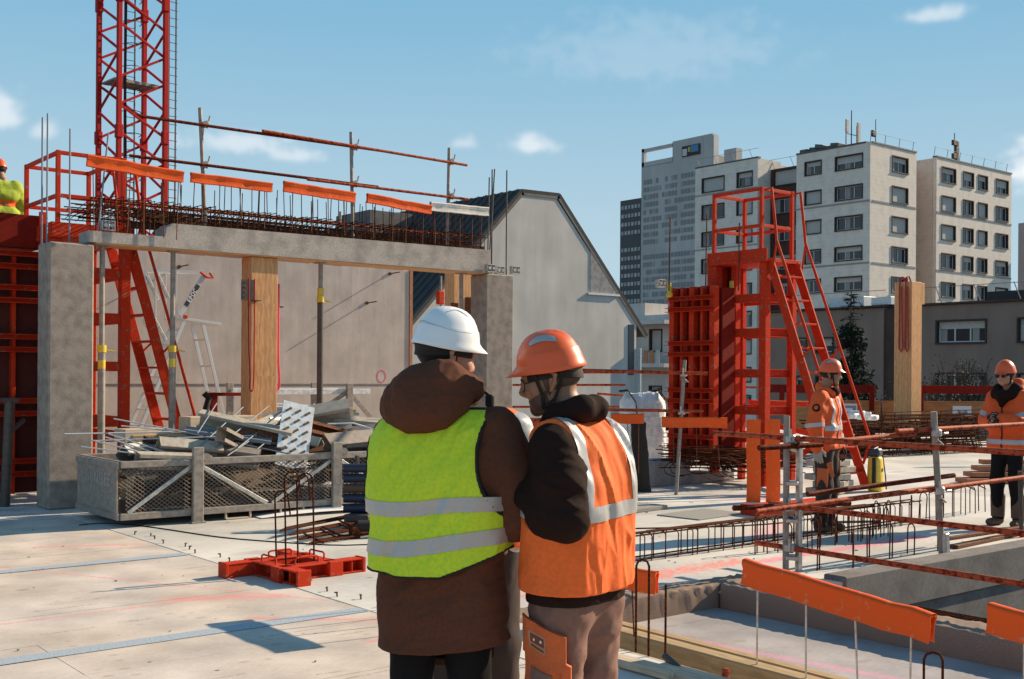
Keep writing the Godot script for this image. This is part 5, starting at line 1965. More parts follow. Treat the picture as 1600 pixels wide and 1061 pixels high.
# ---------------------------------------------------------------- red column base form with its bars
func build_column_base() -> void:
	var o := thing("column_base_form", "low red steel column form of four interlocked beams on the deck", "formwork", "", at(4.57, 0, 8.53), 0.06)
	var s := 0.225
	for k in 4:
		var bs := Basis(Vector3.UP, PI / 2 * k)
		var m := MB.new()
		var a := bs * Vector3(-s - 0.04, 0.06, s)
		var b := bs * Vector3(0.51, 0.06, s)
		# web, flanges, stiffeners, end plate
		m.bar(a + Vector3(0, 0.002, 0) - bs * Vector3(0, 0, 0.05), b - bs * Vector3(0, 0, 0.05), 0.01, 0.1)
		m.bar(a + Vector3(0, 0.052, 0), b + Vector3(0, 0.052, 0), 0.12, 0.012, 0.003)
		m.bar(a + Vector3(0, -0.05, 0), b + Vector3(0, -0.05, 0), 0.12, 0.012, 0.003)
		for q in [-0.15, 0.17, 0.4]:
			m.box(bs * Vector3(q, 0.061, s + 0.005), Vector3(0.01, 0.09, 0.1), bs)
		m.box(bs * Vector3(0.52, 0.062, s), Vector3(0.03, 0.125, 0.125), bs, 0.004)
		m.box(bs * Vector3(-s - 0.06, 0.062, s), Vector3(0.05, 0.122, 0.13), bs, 0.004)
		for q in [0.27, 0.46]:
			m.tube(bs * Vector3(q, 0.06, s - 0.046), bs * Vector3(q, 0.06, s - 0.03), 0.022, 0.022, 10)
		obj("beam", m, M["red_base"], o)
		m = MB.new()
		m.path([bs * Vector3(-0.12, 0.118, s), bs * Vector3(-0.12, 0.165, s), bs * Vector3(-0.1, 0.175, s), bs * Vector3(0.08, 0.175, s), bs * Vector3(0.1, 0.165, s), bs * Vector3(0.1, 0.118, s)], 0.008, 6)
		obj("handle", m, M["red_base"], o)
	var pit := MB.new()
	pit.box(Vector3(0, 0.012, 0), Vector3(0.33, 0.012, 0.33))
	obj("bottom", pit, M["black"], o)
	# hooked bars
	var q := [[-0.13, -0.04, 0.7, 0.11, "leftmost hooked bar rising out of the red base form"], [-0.045, -0.07, 0.86, 0.12, "second hooked bar from the left in the red base form"], [0.035, 0.04, 0.83, 0.1, "third hooked bar from the left in the red base form"], [0.17, 0.04, 0.84, -0.11, "rightmost hooked bar in the red base form"]]
	for r in q:
		var m := MB.new()
		var foot: Vector3 = Vector3(0.777, 0, 0.629) * r[0] + Vector3(0.629, 0, -0.777) * r[1]
		var side: Vector3 = Vector3(0.777, 0, 0.629) * r[3] + Vector3(0.02, 0, -0.04)
		var pts := [foot + Vector3(0, -0.02, 0), foot + Vector3(-0.01, r[2] * 0.5, 0), foot + Vector3(-0.02, r[2] - 0.06, 0)]
		for i in 7:
			var t := PI * i / 6.0
			pts.append(foot + Vector3(-0.02, r[2] - 0.06 + 0.06 * sin(t), 0) + side * (1.0 - cos(t)) * 0.5)
		pts.append(foot + Vector3(-0.02, r[2] - 0.22, 0) + side * 1.2)
		m.path(pts, 0.0075, 6)
		var ob := obj("hooked_bar", m, M["rust_dark"])
		ob.position = at(4.57, 0, 8.53)
		tag(ob, r[4], "rebar", "hooked bars in the red base form")


# ---------------------------------------------------------------- right: stair tower and its formwork
func build_stair_tower() -> void:
	stair_tower("red steel stair tower right, standing tall before the apartment building", 13.92, 11.08, 0.98, 0.66, 3.42, 0.02, 0.64, 1.36, [0.45, 0.72, 1.15, 1.72, 2.35, 2.88])
	# the column formwork next to it
	var f := formwork_panel("red formwork panel standing left of the right stair tower", at(13.38, 0.35, 12.5), -PI / 2, 0.84, 2.72, [0.3, 1.02, 1.75, 2.45], 4, "wall_formwork", "red_dark")
	f.rotation.y = PI * 1.5
	var f2 := formwork_panel("narrow tall red formwork leaf behind the right stair tower", at(14.1, 0.3, 12.34), -PI / 2, 0.5, 3.32, [0.6, 1.5, 2.4], 2, "wall_formwork", "red_dark")
	f2.rotation.y = PI * 1.5
	var b := MB.new()
	b.slab(13.55, 13.85, 0.35, 3.05, 11.6, 12.5, 0.01)
	tag(obj("formwork_box", b, M["red_dark"]), "dark red box of column formwork between panel and tower", "formwork")
	for s in [["yellow lifting hook on the left formwork panel", at(13.26, 3.06, 12.44)], ["yellow lifting hook on the tower's formwork leaf", at(14.0, 3.1, 11.8)]]:
		var y := MB.new()
		y.box(s[1], Vector3(0.04, 0.16, 0.07), Basis(), 0.02)
		y.box(s[1] + Vector3(0, -0.11, 0), Vector3(0.05, 0.07, 0.11), Basis(), 0.015)
		tag(obj("lifting_hook", y, M["yellow"]), s[0], "lifting hook")
	socket_box("pressed steel bracket at the far top corner of the right red panel", at(13.25, 3.14, 12.62))
	for s in [[13.1, 12.3, 4.15, "left thin starter bar over the right red panel"], [13.5, 11.9, 4.2, "rusty starter bar in the middle over the right red panel"], [13.8, 11.5, 4.05, "right thin starter bar over the right red panel"]]:
		var r := MB.new()
		r.tube(at(s[0], 3.0, s[1]), at(s[0] + 0.02, s[2], s[1]), 0.011, 0.011, 6)
		tag(obj("starter_bar", r, M["rust"]), s[3], "rebar", "bars over the right red panel")
	# red push-pull struts and blocks at the foot
	for s in [[at(14.9, 0.9, 10.2), at(14.3, 0.25, 11.2), "short red strut leaning at the foot of the right tower"], [at(14.7, 1.25, 12.0), at(16.4, 1.2, 11.5), "level red strut behind the tower's stairs"], [at(14.6, 0.95, 11.7), at(15.6, 0.65, 10.9), "red strut sloping down behind the stairs"]]:
		var m := MB.new()
		m.bar(s[0], s[1], 0.09, 0.09, 0.008)
		tag(obj("red_strut", m, M["red_paint"]), s[2], "strut")


func tube_thing(called: String, a: Vector3, b: Vector3, r: float, m: Material, label: String, cat: String, group := "") -> MeshInstance3D:
	var mb := MB.new()
	mb.tube(a, b, r, r, 10)
	# open end look: a dark disc slightly inside
	var o := obj(called, mb, m)
	tag(o, label, cat, group)
	return o


func coupler(parent: Node, p: Vector3) -> void:
	var m := MB.new()
	m.box(p, Vector3(0.09, 0.075, 0.085), Basis(Vector3.UP, 0.4), 0.014)
	m.tube(p + Vector3(-0.05, -0.02, 0.03), p + Vector3(-0.05, 0.09, 0.03), 0.012, 0.012, 6)
	m.tube(p + Vector3(0.02, 0.0, 0.06), p + Vector3(0.09, 0.0, 0.06), 0.012, 0.012, 6)
	m.box(p + Vector3(0.03, -0.09, 0.0), Vector3(0.09, 0.012, 0.07), Basis(Vector3(0, 0, 1), -0.5), 0.004)
	obj("coupler", m, M["galv"], parent)


# ---------------------------------------------------------------- between the men and the tower
func build_middle() -> void:
	# two guard rails behind the orange helmet
	var gp := thing("guard_post", "grey scaffold post beside the red formwork panel", "scaffold post", "", at(11.95, 0, 11.0))
	var m := MB.new()
	m.tube(Vector3(-0.06, 0, 0), Vector3(0.1, 1.9, 0), 0.026, 0.026, 10)
	obj("tube", m, M["galv_dull"], gp)
	coupler(gp, Vector3(0.06, 1.7, 0.02))
	coupler(gp, Vector3(0.02, 1.16, 0.02))
	tube_thing("scaffold_tube", at(10.2, 1.76, 12.3), at(12.25, 1.71, 10.75), 0.024, M["rail_red"], "upper orange scaffold tube right behind the orange helmet", "scaffold tube")
	tube_thing("scaffold_tube", at(10.4, 1.2, 12.15), at(12.2, 1.18, 10.78), 0.022, M["rail_red"], "lower orange scaffold tube behind the orange vest's shoulder", "scaffold tube")
	for s in [[1.72, "top"], [1.45, "second"], [0.98, "third"], [0.72, "lowest"]]:
		tube_thing("scaffold_tube", at(15.2, s[0], 19.2), at(17.4, s[0] + 0.02, 17.6), 0.026, M["rail_red"], "%s thin red tube seen left of the bespectacled man's face" % s[0 + 1], "scaffold tube", "thin red tubes before the gable")
	tube_thing("guard_post", at(16.3, 0, 18.4), at(16.32, 1.2, 18.4), 0.024, M["steel_dark"], "dark thin post left of the bespectacled man's chin", "scaffold post")
	tube_thing("guard_post", at(17.1, 0.0, 16.0), at(17.15, 1.95, 16.0), 0.024, M["steel_dark"], "dark rusty post right of the orange helmet", "scaffold post")
	tube_thing("guard_post", at(18.6, 0.0, 15.7), at(18.62, 1.6, 15.7), 0.024, M["steel_dark"], "short dark post between helmet and white bag", "scaffold post")
	tube_thing("scaffold_tube", at(17.9, 1.46, 16.2), at(19.3, 1.44, 15.2), 0.024, M["rail_red"], "short pale orange tube left of the red panel", "scaffold tube")
	tube_thing("scaffold_tube", at(16.0, 1.3, 17.0), at(17.3, 1.18, 15.9), 0.024, M["rail_red"], "thin orange tube behind the orange vest's right shoulder", "scaffold tube")
	# caps on bars before the panel
	cap_rail("speckled orange cap rail standing before the red formwork panel", at(11.72, 0.95, 11.12), at(12.45, 0.95, 10.56), M["cap_orange"], 0.15, 3, 0.55)
	cap_rail("stub of an orange cap rail behind the orange vest's shoulder", at(11.15, 1.0, 11.55), at(11.52, 1.0, 11.28), M["cap_orange"], 0.14, 3, 0.7)
	# red toe board and stacked boards between the two men
	m = MB.new()
	m.bar(at(8.6, 1.04, 12.3), at(9.95, 1.04, 11.3), 0.03, 0.13, 0.004)
	tag(obj("toe_board", m, M["rail_red"]), "orange red board between the two front men", "board")
	for k in 6:
		m = MB.new()
		var y := 0.14 + k * 0.13
		m.bar(at(8.95 + 0.05 * (k % 2), y, 12.2), at(10.15 + 0.1 * (k % 3), y, 11.25), 0.5, 0.11 if k < 5 else 0.16, 0.006)
		tag(obj("timber_beam", m, M["wood_pale"] if k % 2 else M["wood_old"]), ["lowest", "second lowest", "third lowest", "fourth lowest", "second highest", "topmost"][k] + " pale timber in the stack between the men", "timber", "stacked timbers between the men")
	# stepped concrete block with rebar heap
	m = MB.new()
	m.slab(12.36, 13.25, 0.0, 0.38, 11.95, 12.5, 0.015)
	m.slab(13.25, 14.3, 0.0, 0.15, 11.97, 12.5, 0.01)
	tag(obj("concrete_upstand", m, M["concrete_grey"]), "stepped pale concrete upstand below the rebar heap", "upstand")
	var hp := MB.new()
	for k in 46:
		var a := at(rng.randf_range(12.2, 13.2), rng.randf_range(0.3, 0.62), rng.randf_range(11.3, 12.2))
		hp.path([a, a + Vector3(rng.randf_range(0.5, 1.2), rng.randf_range(-0.08, 0.06), rng.randf_range(0.1, 0.8)), a + Vector3(rng.randf_range(1.1, 2.0), rng.randf_range(-0.2, 0.02), rng.randf_range(0.2, 1.2))], 0.008, 4)
	for k in 22:
		var c := at(rng.randf_range(12.6, 14.2), rng.randf_range(0.25, 0.5), rng.randf_range(10.8, 11.9))
		var pts := []
		var rr := rng.randf_range(0.1, 0.22)
		for i in 8:
			var t := TAU * i / 8.5
			pts.append(c + Vector3(cos(t) * rr * 1.5, sin(t) * rr * 0.8, cos(t) * rr * 0.6))
		hp.path(pts, 0.007, 4)
	var ho := obj("rebar_heap", hp, M["rust_dark"])
	tag(ho, "tangled rusty rebar heap on the stepped concrete upstand", "rebar heap")
	stuff(ho)
	# white bag, dark wrapped bundle
	var bag := thing("bulk_bag", "white bulk bag with black straps beside the red panel", "bag", "", at(14.25, 0.12, 14.0), deg_to_rad(-39))
	var gb := []
	var nz := FastNoiseLite.new()
	nz.seed = 3
	nz.frequency = 1.6
	for i in 29:
		var row := []
		for j in 15:
			var t := TAU * i / 28.0
			var s := j / 14.0
			var rad := lerpf(0.42, 0.36, s) if s < 0.8 else lerpf(0.38, 0.02, (s - 0.8) / 0.2)
			var y := 1.16 * minf(s / 0.85, 1.0) + (0.12 * sin((s - 0.8) * 16.0) if s > 0.8 else 0.0)
			var e := pow(pow(absf(cos(t)), 4.0) + pow(absf(sin(t)), 4.0), -0.25)
			var p := Vector3(cos(t) * rad * e, y, sin(t) * rad * e)
			row.append(p + p.normalized() * 0.09 * nz.get_noise_3dv(p * 1.4 + Vector3(7, 0, 0)))
		gb.append(row)
	m = MB.new()
	m.sheet(gb)
	obj("sack", m, M["white_bag"], bag)
	for s in [[0.3, 0.2], [-0.25, 0.3]]:
		m = MB.new()
		m.path([Vector3(s[0] + 0.12, 0.0, 0.45), Vector3(s[0] + 0.13, 0.7, 0.47), Vector3(s[0] + 0.1, 1.1, 0.43), Vector3(s[0] - 0.02, 1.3, 0.2), Vector3(s[0] - 0.16, 1.28, 0.15)], 0.03, 6, 0.35)
		obj("strap", m, M["black"], bag)
	var dk := MB.new()
	var gd := []
	for i in 21:
		var row := []
		for j in 13:
			var t := TAU * i / 20.0
			var s := j / 12.0
			var rad := lerpf(0.13, 0.1, s) * (1.0 + 0.25 * nz.get_noise_3d(cos(t) * 1.5, s * 3.0, sin(t) * 1.5))
			if s > 0.93:
				rad *= (1.0 - s) / 0.07
			row.append(at(11.75 + cos(t) * rad + 0.09 * (1.0 - s), 1.08 * s, 11.62 + sin(t) * rad))
		gd.append(row)
	dk.sheet(gd)
	tag(obj("wrapped_bundle", dk, M["black_mesh"]), "dark rough wrapped bundle standing close to the orange vest", "bundle")
	# mats and plates on the deck
	var mats := [[10.2, 10.1, 0.62, 0.5, 0.05, "thick grey mat on the white deck behind the orange vest"], [10.45, 9.25, 0.95, 0.62, 0.012, "flat worn mat in front of the red block"]]
	for s in mats:
		m = MB.new()
		m.box(at(s[0], s[4] / 2 + 0.002, s[1]), Vector3(s[2], s[4], s[3]), Basis(Vector3.UP, 0.1), 0.006)
		tag(obj("floor_mat", m, M["dust_grey"]), s[5], "mat")
	m = MB.new()
	m.box(at(9.15, 0.06, 9.2), Vector3(0.22, 0.12, 0.1), Basis(Vector3.UP, 0.5), 0.008)
	tag(obj("timber_block", m, M["wood_old"]), "small timber offcut on the deck at the orange vest's right edge", "timber")
	# red block and standing orange boards
	m = MB.new()
	m.slab(10.9, 12.3, 0.0, 0.1, 8.75, 8.95, 0.008)
	m.slab(10.86, 10.95, 0.0, 0.13, 8.7, 9.0, 0.006)
	m.slab(11.0, 12.3, 0.1, 0.115, 8.72, 8.98, 0.003)
	tag(obj("red_beam", m, M["red_base"]), "low red steel beam lying on the deck by the scaffold post", "beam")
	for s in [[12.06, 9.75, "left one"], [12.28, 9.6, "right one"]]:
		m = MB.new()
		var g := []
		for i in 9:
			var row := []
			for p in [Vector2(-0.09, 0.02), Vector2(-0.08, 0.0), Vector2(0.0, -0.012), Vector2(0.08, 0.0), Vector2(0.09, 0.02)]:
				row.append(at(s[0] + p.x * 0.8, i * 0.138, s[1] - p.x * 0.6) + Vector3(0.01 * sin(i * 0.8), 0, -p.y))
			g.append(row)
		m.sheet(g)
		var back := []
		for row in g:
			var r2 := []
			for p in row:
				r2.append(p + Vector3(0.006, 0, -0.012))
			back.append(r2)
		m.sheet(back)
		for e in [0, 4]:
			for i in 8:
				m.face(g[i][e], g[i + 1][e], back[i + 1][e], back[i][e], Vector3(1, 0, 0) * (e - 2.0))
		for i in 4:
			m.face(g[8][i], g[8][i + 1], back[8][i + 1], back[8][i], Vector3.UP)
		tag(obj("orange_board", m, M["cap_orange"]), "upright orange plastic board by the scaffold posts, the " + s[2], "board", "orange boards stood on end")
	# rebar lying left of the yellow vest, and a stack of blue-black clamps
	m = MB.new()
	for k in 16:
		var a := at(5.45 + 0.05 * (k % 4), 0.02 + 0.02 * (k / 4), 9.85 + 0.05 * k)
		m.tube(a, a + Vector3(1.3, 0.02, -0.25 - 0.02 * k), 0.012, 0.012, 6)
		if k % 2:
			m.tube(a + Vector3(0.08 * k, 0.0, 0.1), a + Vector3(0.08 * k, 0.05, -0.3), 0.01, 0.01, 6)
	m.box(at(6.05, 0.06, 10.0), Vector3(0.1, 0.12, 0.08), Basis(), 0.008)
	var rh := obj("rebar_bundle", m, M["rust_dark"])
	tag(rh, "dark bundle of short bars lying behind the yellow vest's hip", "rebar")
	stuff(rh)
	for k in 5:
		m = MB.new()
		m.tube(at(6.42, 0.2 + 0.11 * k, 10.85), at(6.8, 0.2 + 0.11 * k, 10.6), 0.05, 0.05, 12)
		tag(obj("clamp_roller", m, M["blue_black"] if k != 2 else M["leather_brown"]), ["lowest blue black roller", "second blue black roller from below", "brown roller in the middle", "second blue black roller from the top", "topmost blue black roller"][k] + " in the stack by the yellow vest's edge", "roller", "rollers by the yellow vest")
	m = MB.new()
	m.tube(at(6.1, 0.12, 10.02), at(6.4, 0.12, 9.9), 0.06, 0.06, 12)
	tag(obj("clamp_roller", m, M["black"]), "single black roller on the deck below the stack of rollers", "roller")
	m = MB.new()
	m.box(at(6.65, 0.08, 10.73), Vector3(0.5, 0.14, 0.3), Basis(Vector3.UP, 0.5), 0.01)
	m.box(at(6.62, 0.42, 10.9), Vector3(0.04, 0.7, 0.04), Basis(), 0.006)
	tag(obj("roller_rack", m, M["steel_dark"]), "small dark rack that carries the rollers", "rack")
	# low ladder cage of rebar across the deck
	var cg := thing("rebar_ladder_cage", "low rebar ladder cage running across the deck behind the orange vest", "rebar cage", "", at(6.6, 0, 7.22))
	for y in [0.02, 0.24]:
		for z in [0.0, -0.14]:
			m = MB.new()
			m.tube(Vector3(0, y, z), Vector3(5.4, y + 0.01, z - 0.05), 0.008, 0.008, 6)
			obj("long_bar", m, M["rust_dark"], cg)
	m = MB.new()
	for k in 5:
		m.tube(Vector3(0.3 + 0.2 * k, 0.26, -0.02 - 0.02 * k), Vector3(4.4, 0.265, -0.03 - 0.025 * k), 0.009, 0.009, 6)
	obj("long_bar", m, M["rust_dark"], cg)
	for k in 34:
		m = MB.new()
		m.path([Vector3(0, 0.0, 0), Vector3(0.004, 0.22, 0), Vector3(0, 0.25, -0.02), Vector3(0, 0.25, -0.12), Vector3(0, 0.22, -0.14), Vector3(0, 0.0, -0.14)], 0.006, 5)
		var so := obj("stirrup", m, M["rust_dark"], cg)
		so.position.x = 0.15 + k * 0.155 + rng.randf_range(-0.05, 0.05)
		so.rotation.y = rng.randf_range(-0.3, 0.3)
	# U bars that stick out of the slab edge
	var spots := []
	for k in 16:
		spots.append([8.55 + k * 0.14 + rng.randf_range(-0.03, 0.03), 6.85 + rng.randf_range(-0.06, 0.06), rng.randf_range(0.26, 0.36), "in the dense row behind the corner post", k])
	for k in 6:
		spots.append([8.3 + k * 0.36, 5.95 + rng.randf_range(-0.05, 0.1), rng.randf_range(0.26, 0.34), "in the row nearest the void", k])
	for k in 11:
		spots.append([11.0 + k * 0.26, 7.2 + 0.02 * k, rng.randf_range(0.3, 0.36), "in the row by the right worker's feet", k])
	for s in spots:
		m = MB.new()
		var h: float = s[2]
		m.path([Vector3(-0.045, -0.02, 0), Vector3(-0.045, h - 0.045, 0), Vector3(-0.03, h - 0.012, 0), Vector3(0, h, 0), Vector3(0.03, h - 0.012, 0), Vector3(0.045, h - 0.045, 0), Vector3(0.045, -0.02, 0)], 0.0065, 6)
		var u := obj("hairpin_bar", m, M["rust_dark"])
		u.position = at(s[0], 0, s[1])
		u.rotation.y = rng.randf_range(0.3, 1.6)
		u.rotation.z = rng.randf_range(-0.06, 0.06)
		tag(u, "rusty hairpin bar %s, %s from the left" % [s[3], ORDER[s[4]]], "rebar", "hairpin bars near the void")
	m = MB.new()
	m.path([at(11.0, 0.34, 7.25), at(12.4, 0.35, 7.3), at(14.0, 0.36, 7.45)], 0.009, 6)
	tag(obj("long_bar", m, M["rust_dark"]), "long bar threaded through the hairpin bars by the right worker's feet", "rebar")


# ---------------------------------------------------------------- scaffold guard round the void, caps, planks
func build_void_guard() -> void:
	var gp := thing("guard_post", "double galvanised scaffold post at the corner of the void", "scaffold post", "", at(8.02, 0, 6.14))
	var m := MB.new()
	m.tube(Vector3(0, 0, 0), Vector3(0.0, 1.34, 0), 0.027, 0.027, 12)
	obj("tube", m, M["galv_dull"], gp)
	m = MB.new()
	m.box(Vector3(0.1, 0.58, 0.06), Vector3(0.05, 1.18, 0.05), Basis(), 0.008)
	for k in 4:
		m.box(Vector3(0.05, 0.12 + k * 0.32, 0.03), Vector3(0.16, 0.035, 0.1), Basis(Vector3.UP, 0.6), 0.006)
	obj("bracket_post", m, M["galv"], gp)
	for y in [1.14, 0.55, 0.2]:
		coupler(gp, Vector3(0.02, y, 0.03))
	var g2 := thing("guard_post", "leaning galvanised scaffold post between the right workers", "scaffold post", "", at(9.78, 0, 5.78))
	m = MB.new()
	m.tube(Vector3(0.12, 0, 0.0), Vector3(-0.04, 1.36, 0), 0.03, 0.03, 12)
	obj("tube", m, M["galv_dull"], g2)
	m = MB.new()
	m.box(Vector3(0.12, 0.11, 0.03), Vector3(0.06, 0.22, 0.07), Basis(Vector3(0, 0, 1), 0.1), 0.006)
	obj("foot_sleeve", m, M["galv"], g2)
	coupler(g2, Vector3(-0.02, 1.16, 0.02))
	coupler(g2, Vector3(0.04, 0.62, 0.02))
	var rr := [[1.15, 7.0, 1.13, "top"], [0.56, 6.35, 0.55, "middle"], [0.2, 6.5, 0.18, "lowest"]]
	for r in rr:
		tube_thing("scaffold_tube", at(8.06, r[0], r[1]), at(8.06, r[2], 1.6), 0.024, M["rail_red"], "%s orange scaffold tube running from the void's corner post towards the lower right" % r[3], "scaffold tube", "near guard rail of the void")
	tube_thing("scaffold_tube", at(7.6, 1.08, 6.1), at(8.3, 1.09, 5.98), 0.024, M["rail_rust"], "short rusty tube stub at the void's corner post", "scaffold tube")
	tube_thing("scaffold_tube", at(8.2, 1.12, 5.86), at(9.55, 1.16, 5.86), 0.023, M["rail_red"], "upper tube along the far side of the void, left length", "scaffold tube", "far guard rail of the void")
	tube_thing("scaffold_tube", at(9.2, 1.19, 5.82), at(12.4, 1.21, 5.82), 0.023, M["rail_red"], "upper tube along the far side of the void, long right length", "scaffold tube", "far guard rail of the void")
	tube_thing("scaffold_tube", at(11.3, 1.26, 5.75), at(13.4, 1.3, 5.7), 0.024, M["rail_red"], "tube end at the picture's right edge before the right worker", "scaffold tube")
	tube_thing("scaffold_tube", at(7.4, 0.575, 5.96), at(10.2, 0.64, 5.86), 0.023, M["rail_red"], "lower tube along the far side of the void, front length", "scaffold tube", "far guard rail of the void")
	tube_thing("scaffold_tube", at(8.2, 0.66, 6.05), at(10.4, 0.72, 5.95), 0.023, M["rail_rust"], "rusty tube lying just behind the lower far rail", "scaffold tube", "far guard rail of the void")
	tube_thing("scaffold_tube", at(9.5, 0.63, 5.8), at(12.3, 0.67, 5.8), 0.023, M["rail_red"], "lower tube along the far side of the void, long right length", "scaffold tube", "far guard rail of the void")
	tube_thing("scaffold_tube", at(7.4, 0.58, 6.2), at(8.6, 0.57, 5.9), 0.024, M["rail_rust"], "rusty tube crossing behind the orange boards' feet", "scaffold tube")
	tube_thing("guard_post", at(11.75, 0, 5.95), at(11.7, 0.7, 5.95), 0.022, M["steel_dark"], "short dark post in front of the right worker's boots", "scaffold post")

	cap_rail("long orange cap rail on silver rods in the right foreground", at(5.42, 0.43, 4.46), at(5.38, 0.31, 3.2), M["cap_orange"], 0.155, 4, 0.75, M["galv"])
	cap_rail("orange cap rail cut off by the picture's right edge", at(5.4, 0.42, 2.9), at(5.36, 0.36, 2.0), M["cap_orange"], 0.15, 3, 0.6, M["galv"])
	cap_rail("short orange cap stub beside the orange vest's hem", at(5.2, 0.27, 5.75), at(5.42, 0.255, 5.18), M["cap_orange"], 0.15, 2, 0.45)
	cap_rail("orange cap rail hidden behind the men, whose shadow falls on the plywood", at(4.95, 0.82, 6.9), at(4.95, 0.82, 5.9), M["cap_orange"], 0.15, 4, 0.85)
	# loose and hooked bars at the plank row
	var hooks := [[5.0, 4.95, 0.55, 0.1, "tall hooked bar left of the long cap rail's rods"], [5.05, 4.75, 0.42, 0.0, "straight bar next to the tall hooked bar"], [5.45, 3.28, 0.24, 0.12, "hooked bar below the end of the long cap rail"]]
	for s in hooks:
		m = MB.new()
		var pts := [at(s[0], -0.2, s[1]), at(s[0], s[2] - 0.05, s[1])]
		if s[3] > 0.0:
			for i in 5:
				var t := PI * i / 4.0
				pts.append(at(s[0], s[2] - 0.04 + 0.04 * sin(t), s[1]) + Vector3(0.5, 0, 0.6) * s[3] * (1.0 - cos(t)) * 0.5)
			pts.append(at(s[0], -0.15, s[1]) + Vector3(0.5, 0, 0.6) * s[3])
		else:
			pts.append(at(s[0], s[2], s[1]))
		m.path(pts, 0.0075, 6)
		tag(obj("foreground_bar", m, M["rust_dark"]), s[4], "rebar")
	for s in [[4.98, 5.62, 0.1], [5.0, 5.3, 0.25], [5.02, 5.15, 0.26]]:
		m = MB.new()
		m.tube(at(s[0], -0.25, s[1]), at(s[0], s[2], s[1]), 0.0075, 0.0075, 6)
		tag(obj("foreground_bar", m, M["galv"] if s[2] < 0.2 else M["rust_dark"]), ("thin grey bar closest to the orange man's leg" if s[2] < 0.2 else ("rusty bar under the orange cap stub, left one" if s[1] > 5.2 else "rusty bar under the orange cap stub, right one")), "rebar", "bars beside the orange man's leg")
	m = MB.new()
	m.tube(at(4.86, -0.2, 4.12), at(4.86, 0.07, 4.12), 0.022, 0.022, 10)
	tag(obj("pipe_stub", m, M["rail_red"]), "red pipe stub at the bottom edge of the picture", "pipe")
	m = MB.new()
	m.path([at(4.75, -0.1, 4.2), at(4.77, 0.02, 4.36), at(4.8, 0.07, 4.52)], 0.022, 8)
	tag(obj("bent_pipe", m, M["steel_dark"]), "dark bent pipe end beside the red pipe stub", "pipe")
	# upright board and planks
	m = MB.new()
	m.slab(4.9, 4.935, -0.25, 0.0, 1.5, 5.35, 0.004)
	tag(obj("edge_board", m, M["wood_pale"]), "pale upright edge board along the sunken slab", "board")
	m = MB.new()
	m.bar(at(5.44, -0.1, 5.8), at(5.36, -0.1, 1.5), 0.13, 0.13, 0.012)
	tag(obj("timber_plank", m, M["wood_old"]), "thick squared timber lying nearest the edge board", "timber", "timbers on the sunken slab")
	m = MB.new()
	m.bar(at(5.7, -0.12, 5.82), at(5.62, -0.12, 1.6), 0.1, 0.09, 0.012)
	tag(obj("timber_plank", m, M["wood_old"]), "thinner timber lying behind the thick squared one", "timber", "timbers on the sunken slab")
	for s in [[4.62, 0.03, 5.3, 4.3, 0.12, "weathered plank end lying by the orange man's foot"], [4.72, 0.02, 4.5, 3.0, 0.16, "grey plank lying along the edge board at the bottom of the picture"]]:
		m = MB.new()
		m.bar(at(s[0], s[1], s[2]), at(s[0] + 0.03, s[1], s[3]), s[4], 0.05, 0.012)
		tag(obj("weathered_plank", m, M["wood_pale"]), s[5], "plank")
	# bits on the ledge
	for k in 3:
		m = MB.new()
		m.tube(at(7.45 + 0.05 * k, 0.0, 4.6), at(7.5 + 0.04 * k, 0.0, 1.5), 0.008, 0.008, 6)
		tag(obj("ledge_bar", m, M["rust_dark"]), "thin bar lying on the ledge, %s from the rough kerb" % ORDER[k], "rebar", "bars on the ledge")


# ---------------------------------------------------------------- right side: parapet, heaps, tools
func notice(label: String, p: Vector3, turn: float, kind: int) -> void:
	var o := thing("paper_notice", label, "notice", "", p, turn)
	var m := MB.new()
	m.box(Vector3.ZERO, Vector3(0.46, 0.36, 0.004))
	obj("sheet", m, M["paper"], o)
	m = MB.new()
	if kind == 0:
		m.box(Vector3(0, 0.1, 0.003), Vector3(0.4, 0.06, 0.002))
		m.box(Vector3(-0.16, 0.02, 0.003), Vector3(0.08, 0.1, 0.002))
		m.box(Vector3(0.16, 0.02, 0.003), Vector3(0.08, 0.1, 0.002))
		m.box(Vector3(0, -0.06, 0.003), Vector3(0.4, 0.05, 0.002))
		m.box(Vector3(0.0, -0.135, 0.003), Vector3(0.05, 0.012, 0.002))
		m.box(Vector3(0.022, -0.148, 0.003), Vector3(0.012, 0.015, 0.002))
	else:
		m.box(Vector3(-0.05, 0.0, 0.003), Vector3(0.09, 0.11, 0.002), Basis(Vector3(0, 0, 1), 0.5))
		m.box(Vector3(0.09, 0.03, 0.003), Vector3(0.08, 0.09, 0.002), Basis(Vector3(0, 0, 1), 0.3))
		for k in 6:
			m.box(Vector3(-0.18 + 0.075 * k, -0.13 + 0.012 * (k % 2), 0.003), Vector3(0.045, 0.04, 0.002))
	obj("print", m, mat("print_%d" % kind, Color(0.3, 0.28, 0.29), 0.9), o)


